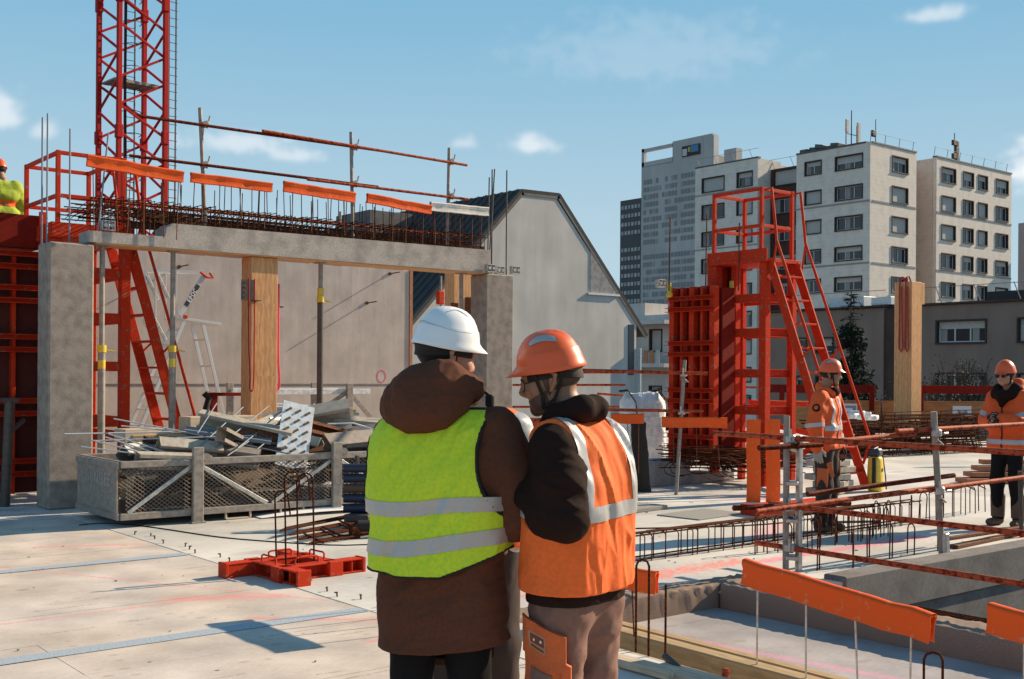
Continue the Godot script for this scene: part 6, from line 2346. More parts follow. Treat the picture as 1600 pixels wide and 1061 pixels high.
func build_right() -> void:
	# plywood parapet with red rails, along the direction of the deck's far edge
	var a := at(22.9, 0, 17.6)
	var b := at(29.0, 0, 12.55)
	var u := (b - a).normalized()
	var out := Vector3(-u.z, 0, u.x)
	if out.dot(-a) < 0:
		out = -out
	var turn := atan2(out.x, out.z)
	var k := 0
	for s in [[0.0, 2.35, "left"], [2.4, 4.9, "middle"], [4.95, 7.9, "right"]]:
		var m := MB.new()
		m.bar(a + u * s[0] + Vector3(0, 0.74, 0), a + u * s[1] + Vector3(0, 0.74, 0), 0.025, 0.66, 0.004)
		m.bar(a + u * s[0] + Vector3(0, 1.08, 0), a + u * s[1] + Vector3(0, 1.08, 0), 0.05, 0.03, 0.004)
		tag(obj("plywood_parapet", m, M["ply_parapet"]), s[2] + " sheet of the brown plywood parapet at the deck's far edge", "parapet", "plywood parapet")
	for s in [[-0.4, 2.2, "left"], [3.0, 7.9, "right"]]:
		var o := thing("red_guard_rail", s[2] + " length of red guard rail over the plywood parapet", "guard rail", "red rails over the parapet", a)
		var m := MB.new()
		m.bar(u * s[0] + Vector3(0, 1.38, 0) + out * 0.1, u * s[1] + Vector3(0, 1.38, 0) + out * 0.1, 0.05, 0.2, 0.006)
		obj("rail", m, M["red_dark"], o)
		for e in [s[0] + 0.3, s[1] - 0.1]:
			m = MB.new()
			m.box(u * e + Vector3(0, 1.15, 0) + out * 0.14, Vector3(0.12, 0.6, 0.05), Basis(Vector3.UP, turn), 0.005)
			obj("bracket", m, M["red_dark"], o)
	notice("white printed notice on the left parapet sheet", a + u * 1.55 + Vector3(0, 0.84, 0) + out * 0.022, turn, 0)
	notice("white site plan notice on the parapet beside the right worker", a + u * 4.35 + Vector3(0, 0.8, 0) + out * 0.022, turn, 1)
	# laminated post with red slings
	var p := at(24.3, 0, 15.1)
	var m := MB.new()
	m.box(p + Vector3(0, 1.965, 0), Vector3(0.44, 3.93, 0.46), Basis(), 0.01)
	var post := obj("laminated_post", m, M["wood_light"])
	tag(post, "square laminated post standing at the right with red slings over its top", "timber post")
	m = MB.new()
	m.box(p + Vector3(0.28, 3.66, 0.05), Vector3(0.12, 0.5, 0.36), Basis(), 0.01)
	obj("head_block", m, M["wood_light"], post)
	for s in [[-0.06, 1.55, 0.1], [0.1, 1.5, 0.09]]:
		m = MB.new()
		var q := p + Vector3(-0.24, 0.21, s[0])
		var pts := [q + Vector3(0.18, 3.74, 0), q + Vector3(0.1, 3.85, 0), q + Vector3(0.0, 3.82, 0), q + Vector3(-0.03, 3.6, 0), q + Vector3(-0.035, 3.0, 0.01), q + Vector3(-0.03, 2.15, 0.0), q + Vector3(-0.03, 2.07, s[2] * 0.5), q + Vector3(-0.03, 2.15, s[2]), q + Vector3(-0.035, 3.0, s[2] * 0.7), q + Vector3(-0.03, 3.6, s[2] * 0.5)]
		m.path(pts, 0.022, 8, 0.5)
		tag(obj("lifting_sling", m, M["sling_red"]), "red lifting sling over the right post's top, the %s one" % ("left" if s[0] < 0 else "right"), "sling")
	# far rebar mats: a low dark stack
	var rb := MB.new()
	for i in 34:
		var y := 0.06 + 0.026 * i
		var q := at(19.6 + rng.randf_range(-0.3, 0.2), y, 13.9 + rng.randf_range(-0.3, 0.3))
		rb.bar(q, q + Vector3(5.6, rng.randf_range(-0.03, 0.03), 0.4 + rng.randf_range(-0.3, 0.3)), 0.016, 0.016)
	for i in 70:
		var q := at(19.7 + i * 0.085, 0.02, 13.75 - i * 0.006 + rng.randf_range(-0.15, 0.15))
		rb.bar(q, q + Vector3(rng.randf_range(-0.06, 0.06), rng.randf_range(0.6, 0.95), rng.randf_range(-0.5, 0.3)), 0.014, 0.014, 0.0, Vector3.RIGHT)
	for i in 170:
		var q := at(20.0 + rng.randf_range(-0.5, 5.4), rng.randf_range(0.05, 0.8), 14.2 + rng.randf_range(-0.3, 0.5))
		rb.bar(q, q + Vector3(rng.randf_range(0.4, 1.4), rng.randf_range(-0.05, 0.05), rng.randf_range(-0.3, 0.3)), 0.1, 0.03)
	var ro := obj("rebar_mats", rb, M["rust_dark"])
	tag(ro, "dark stack of rusty rebar mats below the plywood parapet", "rebar stack")
	stuff(ro)
	cap_rail("orange cap board lying on the rebar mats behind the right worker", at(21.2, 0.98, 11.4), at(23.6, 0.98, 10.0), M["cap_orange"], 0.2, 0, 0.5)
	m = MB.new()
	for i in 5:
		m.box(at(19.0 + 0.16 * i, 0.92 + 0.05 * sin(i * 1.3), 13.0), Vector3(0.26, 0.1, 0.3), Basis(Vector3.UP, i * 0.5), 0.04)
	tag(obj("plastic_wrap", m, M["zinc_white"]), "crumpled translucent plastic on the rebar mats", "wrapping")
	# yellow tank
	var tk := thing("yellow_tank", "yellow plastic tank with dark blue top between the right workers", "tank", "", at(14.7, 0, 9.65), 0.3)
	var g := []
	for i in 25:
		var row := []
		for j in 9:
			var t := TAU * i / 24.0
			var s: float = [0.0, 0.02, 0.06, 0.3, 0.6, 0.86, 0.94, 0.98, 1.0][j]
			var rad: float = [0.06, 0.12, 0.135, 0.145, 0.14, 0.13, 0.12, 0.1, 0.02][j]
			var e := pow(pow(absf(cos(t)), 3.0) + pow(absf(sin(t)), 3.0), -0.3333)
			row.append(Vector3(cos(t) * rad * e * 0.92, s * 0.52, sin(t) * rad * e * 0.75))
		g.append(row)
	m = MB.new()
	m.sheet(g)
	obj("body", m, M["yellow"], tk)
	m = MB.new()
	m.box(Vector3(0, 0.57, 0), Vector3(0.2, 0.12, 0.16), Basis(), 0.03)
	m.tube(Vector3(-0.1, 0.62, 0), Vector3(0.1, 0.64, 0), 0.018)
	obj("pump_head", m, M["blue_black"], tk)
	m = MB.new()
	m.path([Vector3(-0.14, 0.5, 0.02), Vector3(-0.17, 0.3, 0.03), Vector3(-0.15, 0.08, 0.02)], 0.03, 8)
	m.path([Vector3(0.1, 0.62, 0.02), Vector3(0.2, 0.5, 0.05), Vector3(0.17, 0.2, 0.1), Vector3(0.14, 0.02, 0.12)], 0.01, 6)
	obj("hose", m, M["black"], tk)
	m = MB.new()
	m.box(Vector3(-0.02, 0.32, 0.112), Vector3(0.04, 0.05, 0.004), Basis(), 0.001)
	obj("mark", m, M["frame_brown"], tk)
	# pile of pale concrete blocks behind the right man's legs
	for i in 14:
		m = MB.new()
		m.box(at(13.7 + 0.16 * (i % 3) + 0.03 * sin(i * 2.0), 0.05 + 0.1 * (i / 3), 9.9 - 0.14 * (i % 2)), Vector3(0.36, 0.085, 0.24), Basis(Vector3.UP, 0.25 * sin(i * 1.7)), 0.01)
		tag(obj("concrete_spacer", m, M["foam_grey"]), "rough pale concrete spacer, %s one in the %s layer of the spacer pile" % [["left", "middle", "right"][i % 3], ["lowest", "second", "third", "fourth", "top"][i / 3]], "block", "pile of concrete spacers")
	# boards behind the right worker
	for i in 4:
		m = MB.new()
		m.bar(at(16.9 + 0.2 * i, 0.05 + 0.09 * i, 9.55), at(18.6, 0.05 + 0.09 * i, 8.6), 0.35 - 0.05 * i, 0.075, 0.006)
		tag(obj("timber_board", m, M["wood_red"]), ["lowest", "second", "third", "topmost"][i] + " brown board in the stepped stack left of the right worker", "timber", "stepped boards by the right worker")
	m = MB.new()
	for i in 3:
		m.path([at(14.9 + 0.3 * i, 0.03, 8.9), at(15.4 + 0.3 * i, 0.06, 8.95), at(15.7 + 0.3 * i, 0.12, 8.85), at(15.8 + 0.3 * i, 0.03, 8.7)], 0.01, 5)
	tag(obj("loose_bar", m, M["rust_dark"]), "bent loose bars lying on the deck before the brown boards", "rebar")
	m = MB.new()
	m.bar(at(10.9, 0.012, 7.95), at(11.6, 0.012, 7.55), 0.05, 0.02)
	tag(obj("steel_lath", m, M["steel_dark"]), "thin dark lath lying right of the standing worker's boots", "lath")
	m = MB.new()
	m.bar(at(10.4, 0.02, 5.95), at(12.6, 0.02, 6.1), 0.09, 0.035, 0.004)
	m.bar(at(10.9, 0.02, 6.3), at(12.9, 0.02, 6.25), 0.06, 0.03, 0.004)
	tag(obj("rusty_profile", m, M["rust"]), "rusty flat profiles lying along the void's far edge", "profile")


# ---------------------------------------------------------------- plants
func build_plants() -> void:
	# conifer behind the stairs
	var o := thing("conifer_tree", "dark thin conifer behind the stairs and the standing worker", "tree", "", at(43.0, -7.5, 29.5))
	var m := MB.new()
	m.tube(Vector3.ZERO, Vector3(0, 13.2, 0), 0.24, 0.02, 8)
	obj("trunk", m, M["bark"], o)
	m = MB.new()
	var r := RandomNumberGenerator.new()
	r.seed = 9
	for i in 170:
		var y := 3.2 + 9.6 * sqrt(r.randf())
		var reach := (13.3 - y) * 0.2 * r.randf_range(0.5, 1.15) + 0.12
		if y > 11.4:
			reach = r.randf_range(0.15, 0.55)
		var t := r.randf() * TAU
		var d := Vector3(cos(t), 0, sin(t))
		var droop := -0.25 * reach
		var a := Vector3(0, y, 0)
		var tip := a + d * reach + Vector3(0, droop + 0.18 * r.randf(), 0)
		m.tube(a, tip, 0.025, 0.008, 4, false)
		var n := int(reach * (64.0 if y < 11.6 else 5.0))
		for k in n:
			var s := pow(r.randf(), 0.7)
			var p := a.lerp(tip, s) + Vector3(r.randfn(0, 0.09), r.randfn(0, 0.07) - 0.05, r.randfn(0, 0.09))
			var q := Vector3(r.randfn(), r.randfn() - 0.7, r.randfn()).normalized() * r.randf_range(0.12, 0.26)
			var w := q.cross(Vector3(r.randfn(), r.randfn(), r.randfn())).normalized() * 0.035
			var nn := q.cross(w).normalized()
			m.tri(p - w, p + w, p + q, nn, nn, nn)
			m.tri(p - w + q * 0.3, p + q * 0.4 + w * 2.4, p + q * 0.8, nn, nn, nn)
	var cr := obj("crown", m, M["needles"], o)
	stuff(cr)
	# shrubs along the parapet and by the pale house
	var sh := [[at(49.0, -2.2, 29.3), 2.6, 4.0, M["leaves_red"], "thin reddish shrub in front of the annex, behind the right worker"], [at(46.2, -1.6, 29.6), 1.7, 2.4, M["leaves_red"], "small bare shrub left of the laminated post"], [at(53.5, -2.0, 30.0), 2.2, 4.6, M["leaves_red"], "tall twiggy shrub at the right edge before the annex"], [at(43.5, -2.0, 28.4), 1.6, 2.2, M["needles"], "dark bush at the conifer's foot"], [at(50.5, -3.4, 50.0), 2.4, 3.6, M["leaves_red"], "brown shrub between the gable and the red panel"], [at(52.5, -3.2, 49.4), 2.2, 3.0, M["needles"], "dark green shrub beside the red panel"]]
	for s in sh:
		var b := thing("shrub", s[4], "shrub", "", s[0])
		m = MB.new()
		var lf := MB.new()
		for i in 70:
			var t := r.randf() * TAU
			var d := Vector3(cos(t) * r.randf() * s[1] * 0.75, s[2] * r.randf_range(0.5, 1.0), sin(t) * r.randf() * s[1] * 0.75)
			var mid := d * 0.5 + Vector3(r.randfn(0, 0.1), 0.2, r.randfn(0, 0.1))
			m.path([Vector3(0, -3.0, 0) * 0.3, mid, d], 0.018, 4)
			for k in 26:
				var p := mid.lerp(d, r.randf() * 1.05) + Vector3(r.randfn(0, 0.16), r.randfn(0, 0.16), r.randfn(0, 0.16))
				var q := Vector3(r.randfn(), r.randfn(), r.randfn()).normalized() * r.randf_range(0.06, 0.14)
				var w := q.cross(Vector3(r.randfn(), r.randfn(), r.randfn())).normalized() * 0.05
				var nn := q.cross(w).normalized()
				lf.tri(p - w, p + w, p + q, nn, nn, nn)
		obj("stem", m, M["bark"], b)
		stuff(obj("foliage", lf, s[3], b))


# ---------------------------------------------------------------- people: distance fields meshed by surface nets
class Form:
	var a := PackedVector3Array()
	var ab := PackedVector3Array()
	var il := PackedFloat32Array()
	var ra := PackedFloat32Array()
	var rb := PackedFloat32Array()
	var zs := PackedFloat32Array()
	var k := 0.05
	var off := 0.0
	var folds := 0.0
	var stretch := Basis()
	var nz: FastNoiseLite
	var cut: Callable

	func add(p: Vector3, q: Vector3, r0: float, r1 := -1.0, flat := 1.0) -> Form:
		a.append(p); ab.append(q - p)
		il.append(1.0 / maxf((q - p).length_squared(), 1e-9))
		ra.append(r0); rb.append(r0 if r1 < 0.0 else r1); zs.append(flat)
		return self

	func chain(pts: Array, rs: Array, flat := 1.0) -> Form:
		for i in pts.size() - 1:
			add(pts[i], pts[i + 1], rs[i], rs[i + 1], flat)
		return self

	func crease(seed_: int, amount: float, freq: float, st := Vector3(1, 1, 1), lean := 0.0) -> Form:
		nz = FastNoiseLite.new()
		nz.seed = seed_
		nz.frequency = freq
		nz.fractal_octaves = 3
		nz.noise_type = FastNoiseLite.TYPE_SIMPLEX_SMOOTH
		folds = amount
		stretch = Basis.from_scale(st) * Basis(Vector3(0, 0, 1), lean)
		return self

	func base(p: Vector3) -> float:
		var d := 9.0
		for i in a.size():
			var v := p - a[i]
			var t := clampf(v.dot(ab[i]) * il[i], 0.0, 1.0)
			v -= ab[i] * t
			v.z *= zs[i]
			var e := v.length() - lerpf(ra[i], rb[i], t)
			var h := k - absf(d - e)
			d = minf(d, e)
			if h > 0.0:
				d -= h * h / (4.0 * k)
		return d

	func g(p: Vector3) -> float:
		var d := base(p) - off
		if folds > 0.0 and absf(d) < 0.06:
			var n := nz.get_noise_3dv(stretch * p)
			d += folds * (absf(n) * 2.0 - 0.45) + folds * 0.5 * n
		return d

	func f(p: Vector3) -> float:
		var d := g(p)
		if cut.is_valid():
			d = maxf(d, cut.call(p))
		return d

	func mesh(out: MB, cell: float, x := Transform3D()) -> void:
		var lo := Vector3(9, 9, 9)
		var hi := -lo
		for i in a.size():
			var r := maxf(ra[i], rb[i]) + off + folds * 2.0 + 2.0 * cell
			for p in [a[i], a[i] + ab[i]]:
				lo = lo.min(p - Vector3(r, r, r))
				hi = hi.max(p + Vector3(r, r, r))
		var nx := (int((hi.x - lo.x) / cell) / 4 + 1) * 4
		var ny := (int((hi.y - lo.y) / cell) / 4 + 1) * 4
		var nw := (int((hi.z - lo.z) / cell) / 4 + 1) * 4
		var sx := 1
		var sy := nx
		var sz := nx * ny
		var vals := PackedFloat32Array()
		vals.resize(nx * ny * nw)
		var live := []
		var reach := cell * 5.2 + folds
		var has_cut := cut.is_valid()
		for bz in nw / 4:
			for by in ny / 4:
				for bx in nx / 4:
					var c := lo + Vector3(bx * 4 + 1.5, by * 4 + 1.5, bz * 4 + 1.5) * cell
					# the bones that matter in this block
					var es := PackedFloat32Array()
					var d := 9.0
					for i in a.size():
						var v := c - a[i]
						var t := clampf(v.dot(ab[i]) * il[i], 0.0, 1.0)
						v -= ab[i] * t
						v.z *= zs[i]
						var e := v.length() - lerpf(ra[i], rb[i], t)
						es.append(e)
						d = minf(d, e)
					var e0 := d
					d -= off
					var near := absf(d) < reach + k * 0.3
					if near and cut.is_valid() and cut.call(c) > reach * 1.6:
						near = false
						d = maxf(d, reach)
					if near:
						live.append(Vector3i(bx * 4, by * 4, bz * 4))
						var use := PackedInt32Array()
						for i in es.size():
							if es[i] - e0 < k + cell * 7.0:
								use.append(i)
						for z in range(bz * 4, bz * 4 + 4):
							for y in range(by * 4, by * 4 + 4):
								var o := bx * 4 + y * sy + z * sz
								for q in 4:
									var p := lo + Vector3(bx * 4 + q, y, z) * cell
									var dd := 9.0
									for i in use:
										var v := p - a[i]
										var t := clampf(v.dot(ab[i]) * il[i], 0.0, 1.0)
										v -= ab[i] * t
										v.z *= zs[i]
										var e := v.length() - lerpf(ra[i], rb[i], t)
										var h := k - absf(dd - e)
										dd = minf(dd, e)
										if h > 0.0:
											dd -= h * h / (4.0 * k)
									dd -= off
									if folds > 0.0 and absf(dd) < cell * 2.5 + folds * 2.0:
										var n := nz.get_noise_3dv(stretch * p)
										dd += folds * (absf(n) * 2.0 - 0.45) + folds * 0.5 * n
									if has_cut and dd < cell * 2.0:
										dd = maxf(dd, cut.call(p))
									vals[o + q] = dd
					else:
						for z in range(bz * 4, bz * 4 + 4):
							for y in range(by * 4, by * 4 + 4):
								var o := bx * 4 + y * sy + z * sz
								for q in 4:
									vals[o + q] = d
		var idx := PackedInt32Array()
		idx.resize(vals.size())
		idx.fill(-1)
		var pos := PackedVector3Array()
		var nor := PackedVector3Array()
		var cells := PackedInt32Array()
		var edges := [[0, 1], [2, 3], [4, 5], [6, 7], [0, 2], [1, 3], [4, 6], [5, 7], [0, 4], [1, 5], [2, 6], [3, 7]]
		var corner := [Vector3(0, 0, 0), Vector3(1, 0, 0), Vector3(0, 1, 0), Vector3(1, 1, 0), Vector3(0, 0, 1), Vector3(1, 0, 1), Vector3(0, 1, 1), Vector3(1, 1, 1)]
		for b in live:
			for z in range(b.z, mini(b.z + 4, nw - 1)):
				for y in range(b.y, mini(b.y + 4, ny - 1)):
					for xx in range(b.x, mini(b.x + 4, nx - 1)):
						var o: int = xx + y * sy + z * sz
						var c := [vals[o], vals[o + 1], vals[o + sy], vals[o + sy + 1], vals[o + sz], vals[o + sz + 1], vals[o + sz + sy], vals[o + sz + sy + 1]]
						var m := 0
						for i in 8:
							if c[i] < 0.0:
								m |= 1 << i
						if m == 0 or m == 255:
							continue
						var s := Vector3.ZERO
						var n := 0
						for e in edges:
							var u: float = c[e[0]]
							var w: float = c[e[1]]
							if (u < 0.0) != (w < 0.0):
								s += corner[e[0]].lerp(corner[e[1]], u / (u - w))
								n += 1
						idx[o] = pos.size()
						cells.append(o)
						pos.append(x * (lo + (Vector3(xx, y, z) + s / n) * cell))
						nor.append((x.basis * Vector3(c[1] - c[0] + c[3] - c[2] + c[5] - c[4] + c[7] - c[6], c[2] - c[0] + c[3] - c[1] + c[6] - c[4] + c[7] - c[5], c[4] - c[0] + c[5] - c[1] + c[6] - c[2] + c[7] - c[3])).normalized())
		for o in cells:
			var st := [sx, sy, sz]
			for ax in 3:
				var u: int = st[(ax + 1) % 3]
				var w: int = st[(ax + 2) % 3]
				if o - u - w < 0 or o + st[ax] >= vals.size():
					continue
				if (vals[o] < 0.0) == (vals[o + st[ax]] < 0.0):
					continue
				var q := [idx[o], idx[o - u], idx[o - u - w], idx[o - w]]
				if q[0] < 0 or q[1] < 0 or q[2] < 0 or q[3] < 0:
					continue
				out.tri(pos[q[0]], pos[q[1]], pos[q[2]], nor[q[0]], nor[q[1]], nor[q[2]])
				out.tri(pos[q[0]], pos[q[2]], pos[q[3]], nor[q[0]], nor[q[2]], nor[q[3]])

	# cloth laid on the form: a grid of rays marched to the surface
	func drape(out: MB, nu: int, nv: int, lift: float, closed: bool, ray: Callable) -> void:
		var grid := []
		for i in nu:
			var row := []
			for j in nv:
				var r: Array = ray.call(float(i) / (nu if closed else nu - 1), float(j) / (nv - 1))
				var p: Vector3 = r[0]
				for s in 60:
					var d := g(p) - lift
					if d < 0.0006:
						break
					p += r[1] * d * 0.7
				row.append(p)
			grid.append(row)
		out.sheet(grid, closed)


func form(bones: Array, k: float) -> Form:
	var f := Form.new()
	f.k = k
	for b in bones:
		f.add(Vector3(b[0], b[1], b[2]), Vector3(b[3], b[4], b[5]), b[6], b[7], b[8] if b.size() > 8 else 1.0)
	return f


func hand_form(wrist: Vector3, along: Vector3, back: Vector3, thumb_side: float, curl: float, scale := 1.0) -> Form:
	# palm, four fingers of different length, thumb from the side of the palm
	var f := Form.new()
	f.k = 0.007
	var d := along.normalized()
	var n := (back - d * back.dot(d)).normalized()
	var s := d.cross(n).normalized() * thumb_side
	var lens := [0.072, 0.08, 0.075, 0.06]
	for i in 4:
		var o := (1.5 - i) * 0.021 * scale
		var kn := wrist + (d * (0.088 - 0.004 * absf(i - 1.0)) + s * o / scale) * scale
		f.add(wrist + s * o * 0.6 + d * 0.01, kn, 0.016 * scale, 0.0125 * scale)
		var p := kn
		var ang := curl * (0.6 + 0.12 * i)
		var l: float = lens[i] * scale
		var dd := d
		for q in 3:
			if q == 0:
				dd = (dd * cos(ang) - n * sin(ang)).normalized()
			else:
				var nn := n * cos(ang * q) + d * sin(ang * q)
				dd = (dd * cos(ang) - nn * sin(ang)).normalized()
			var e = p + dd * l * [0.45, 0.32, 0.23][q]
			f.add(p, e, [0.0105, 0.0095, 0.0085][q] * scale, [0.0095, 0.0085, 0.0075][q] * scale)
			p = e
	var tb := wrist + (d * 0.03 + s * 0.034) * scale
	var t1 := tb + (d * 0.03 + s * 0.026 - n * 0.012) * scale
	var t2 := t1 + (d * 0.032 + s * 0.004 - n * 0.014 * (0.5 + curl)) * scale
	f.add(wrist + s * 0.012, tb, 0.017 * scale, 0.015 * scale)
	f.add(tb, t1, 0.014 * scale, 0.0115 * scale)
	f.add(t1, t2, 0.0115 * scale, 0.009 * scale)
	return f


func head_form(thin := 0.0) -> Form:
	var f := Form.new()
	f.k = 0.024
	f.add(Vector3(0, 0.032, -0.022), Vector3(0, 0.035, 0.03), 0.078 - thin, 0.08 - thin)
	f.add(Vector3(0, -0.035, -0.035), Vector3(0, 0.0, 0.0), 0.058 - thin, 0.068 - thin)
	f.add(Vector3(-0.028, -0.068, -0.048), Vector3(0.028, -0.068, -0.048), 0.036 - thin, 0.036 - thin)
	f.add(Vector3(0, -0.095, -0.075), Vector3(0, -0.08, -0.06), 0.02, 0.03)
	f.add(Vector3(-0.03, 0.022, -0.084), Vector3(0.03, 0.022, -0.084), 0.016, 0.016)
	f.add(Vector3(-0.045, -0.02, -0.06), Vector3(-0.03, -0.02, -0.07), 0.028, 0.024)
	f.add(Vector3(0.045, -0.02, -0.06), Vector3(0.03, -0.02, -0.07), 0.028, 0.024)
	return f


func add_head(out: MB, x: Transform3D, cell: float) -> void:
	var f := head_form()
	f.add(Vector3(0, 0.012, -0.094), Vector3(0, -0.024, -0.114), 0.009, 0.012)
	f.add(Vector3(-0.011, -0.03, -0.098), Vector3(0.011, -0.03, -0.098), 0.009, 0.009)
	f.add(Vector3(0, -0.06, 0.02), Vector3(0, -0.17, 0.045), 0.056, 0.062)
	f.mesh(out, cell, x)
	var m := Form.new()
	m.k = 0.006
	m.add(Vector3(-0.02, -0.06, -0.089), Vector3(0.02, -0.06, -0.089), 0.007, 0.007)
	m.add(Vector3(-0.017, -0.071, -0.087), Vector3(0.017, -0.071, -0.087), 0.008, 0.008)
	m.mesh(out, cell, x)
	for s in [-1.0, 1.0]:
		var e := Form.new()
		e.k = 0.008
		e.chain([Vector3(s * 0.079, -0.036, -0.002), Vector3(s * 0.088, -0.014, 0.014), Vector3(s * 0.094, 0.014, 0.022), Vector3(s * 0.09, 0.03, 0.01), Vector3(s * 0.081, 0.026, -0.008)], [0.008, 0.007, 0.0065, 0.0065, 0.006])
		e.add(Vector3(s * 0.076, -0.02, 0.004), Vector3(s * 0.076, 0.016, 0.006), 0.011, 0.011)
		e.mesh(out, minf(cell, 0.004), x)


func helmet_point(t: float, s: float, lift: float, peak: float) -> Vector3:
	# t round the head (0 = front, -z), s from rim 0 to crown 1
	var front := cos(t)
	var e := s * PI / 2
	var rx := 0.104 + lift
	var rz := (0.122 if front < 0.0 else 0.116) + lift
	var c := pow(cos(e), 0.8) if s < 1.0 else 0.0
	var ridge := 0.004 * (1.0 - smoothstep(0.018, 0.03, absf(sin(t) * rx * c))) * smoothstep(0.15, 0.4, s)
	var rim := 0.036 + 0.008 * front - 0.012 * sin(t) * sin(t)
	var out := Vector3(sin(t) * rx * c, rim + (0.138 - 0.008 * front + 0.012 * sin(t) * sin(t) + lift) * pow(sin(e), 0.95) + ridge, -front * rz * c)
	if s < 0.12:
		var k := (0.12 - s) / 0.12
		out += Vector3(sin(t), 0, -front) * (0.006 * k)
		var pk := pow(maxf(0.0, front), 3.0) * peak * k * k
		out += Vector3(0, -0.006 * k * k * pow(maxf(0.0, front), 2.0), -pk)
	return out


func helmet(parent: Node, x: Transform3D, m: Material, fine: bool, sticker := 0.0) -> void:
	var nt := 64 if fine else 28
	var ss := [0.0, 0.03, 0.06, 0.1, 0.14, 0.2, 0.3, 0.31, 0.42, 0.54, 0.66, 0.78, 0.88, 0.95, 0.999] if fine else [0.0, 0.06, 0.14, 0.3, 0.5, 0.7, 0.88, 0.999]
	var g := []
	for i in nt + 1:
		var row := []
		var t := TAU * i / nt
		# inner lining first, so that the rim has thickness
		row.append(x * (helmet_point(t, 0.16, -0.012, 0.0)))
		row.append(x * (helmet_point(t, 0.0, -0.003, 0.04) + Vector3(0, -0.001, 0)))
		for s in ss:
			var lift := 0.0
			if s > 0.02 and s < 0.305:
				lift = 0.0022
			row.append(x * helmet_point(t, s, lift, 0.042))
		g.append(row)
	var mb := MB.new()
	mb.sheet(g)
	var h := obj("hard_hat", mb, m, parent)
	var liner := MB.new()
	g = []
	for i in nt + 1:
		var row := []
		for s in [0.14, 0.4, 0.7, 0.999]:
			row.append(x * helmet_point(TAU * i / nt, s, -0.012, 0.0))
		g.append(row)
	liner.sheet(g)
	obj("liner", liner, M["black"], h)
	# head band under the rim
	g = []
	for i in nt + 1:
		var t := TAU * i / nt
		var row := []
		for q in [[0.03, 0.0], [0.028, 0.003], [0.008 - 0.02 * maxf(0.0, -cos(t)), 0.003], [0.006 - 0.02 * maxf(0.0, -cos(t)), 0.0]]:
			row.append(x * Vector3(sin(t) * (0.088 + q[1]), q[0], -cos(t) * (0.104 + q[1]) + 0.004))
		g.append(row)
	mb = MB.new()
	mb.sheet(g)
	obj("head_band", mb, M["black"], h)
	if sticker > 0.0:
		for side in [-1.0, 1.0]:
			g = []
			for i in 19:
				var row := []
				var u := i / 18.0
				for j in 7:
					var v := j / 6.0
					var arc := 0.13 * (1.0 - pow(2.0 * u - 1.0, 2.0))
					var wd := 0.17 * pow(maxf(0.0, 1.0 - pow(absf(2.0 * u - 1.0), 5.0)), 0.5)
					row.append(x * helmet_point(side * lerpf(0.95, 2.15, u), 0.5 + arc * 0.8 + (v - 0.5) * wd, 0.0014, 0.0))
				g.append(row)
			mb = MB.new()
			mb.sheet(g)
			obj("reflective_sticker", mb, M["reflective"], h)


func boots(parent: Node, l: Vector3, r: Vector3, turn_out := 0.15, m: Material = null) -> void:
	for q in [[l, 1.0], [r, -1.0]]:
		var f := Form.new()
		f.k = 0.03
		var d := Vector3(0, 0, -1).rotated(Vector3.UP, turn_out * q[1])
		var p: Vector3 = q[0]
		f.add(p + Vector3(0, 0.2, 0), p + Vector3(0, 0.07, 0.01), 0.058, 0.055)
		f.add(p + Vector3(0, 0.05, 0.02), p + d * 0.15 + Vector3(0, 0.042, 0), 0.048, 0.042)
		f.cut = func(z: Vector3) -> float: return 0.002 - z.y
		var mb := MB.new()
		f.mesh(mb, 0.014)
		obj("boot", mb, m if m else M["leather_brown"], parent)


func part(called: String, f: Form, cell: float, m: Material, parent: Node) -> MeshInstance3D:
	var mb := MB.new()
	f.mesh(mb, cell)
	return obj(called, mb, m, parent)


func ring_band(parent: Node, f: Form, c: Vector3, y0: Callable, h: float, lift: float, m: Material, called := "reflective_band", n := 96) -> void:
	var mb := MB.new()
	f.drape(mb, n, 4, lift, true, func(u: float, v: float) -> Array:
		var t := u * TAU
		return [Vector3(c.x + 0.7 * sin(t), y0.call(t) + h * v, c.z + 0.7 * cos(t)), Vector3(-sin(t), 0, -cos(t))])
	obj(called, mb, m, parent)


func limb_band(parent: Node, f: Form, p: Vector3, q: Vector3, s0: float, s1: float, lift: float, m: Material) -> void:
	var d := (q - p).normalized()
	var x := d.cross(Vector3(0, 0, 1)).normalized()
	var y := d.cross(x)
	var mb := MB.new()
	f.drape(mb, 28, 3, lift, true, func(u: float, v: float) -> Array:
		var t := u * TAU
		var c := p.lerp(q, lerpf(s0, s1, v))
		var o := x * cos(t) + y * sin(t)
		return [c + o * 0.16, -o])
	obj("reflective_band", mb, m, parent)


# a body inside the clothes: one continuous skin with head, arms and legs
func body_form(j: Dictionary) -> Form:
	var f := Form.new()
	f.k = 0.06
	var h: float = j.hip
	var n: Vector3 = j.neck
	f.add(Vector3(-0.09, h, 0), Vector3(0.09, h, 0), 0.09, 0.09)
	f.add(Vector3(0, h, 0), Vector3(n.x, n.y - 0.2, n.z), 0.1, 0.1)
	f.add(j.ls, j.rs, 0.055, 0.055)
	f.add(Vector3(n.x, n.y - 0.2, n.z), n, 0.08, 0.05)
	f.chain([j.ls, j.le, j.lw], [0.05, 0.038, 0.026])
	f.chain([j.rs, j.re, j.rw], [0.05, 0.038, 0.026])
	f.chain([j.lh, j.lk, j.la], [0.08, 0.052, 0.038])
	f.chain([j.rh, j.rk, j.ra], [0.08, 0.052, 0.038])
	return f


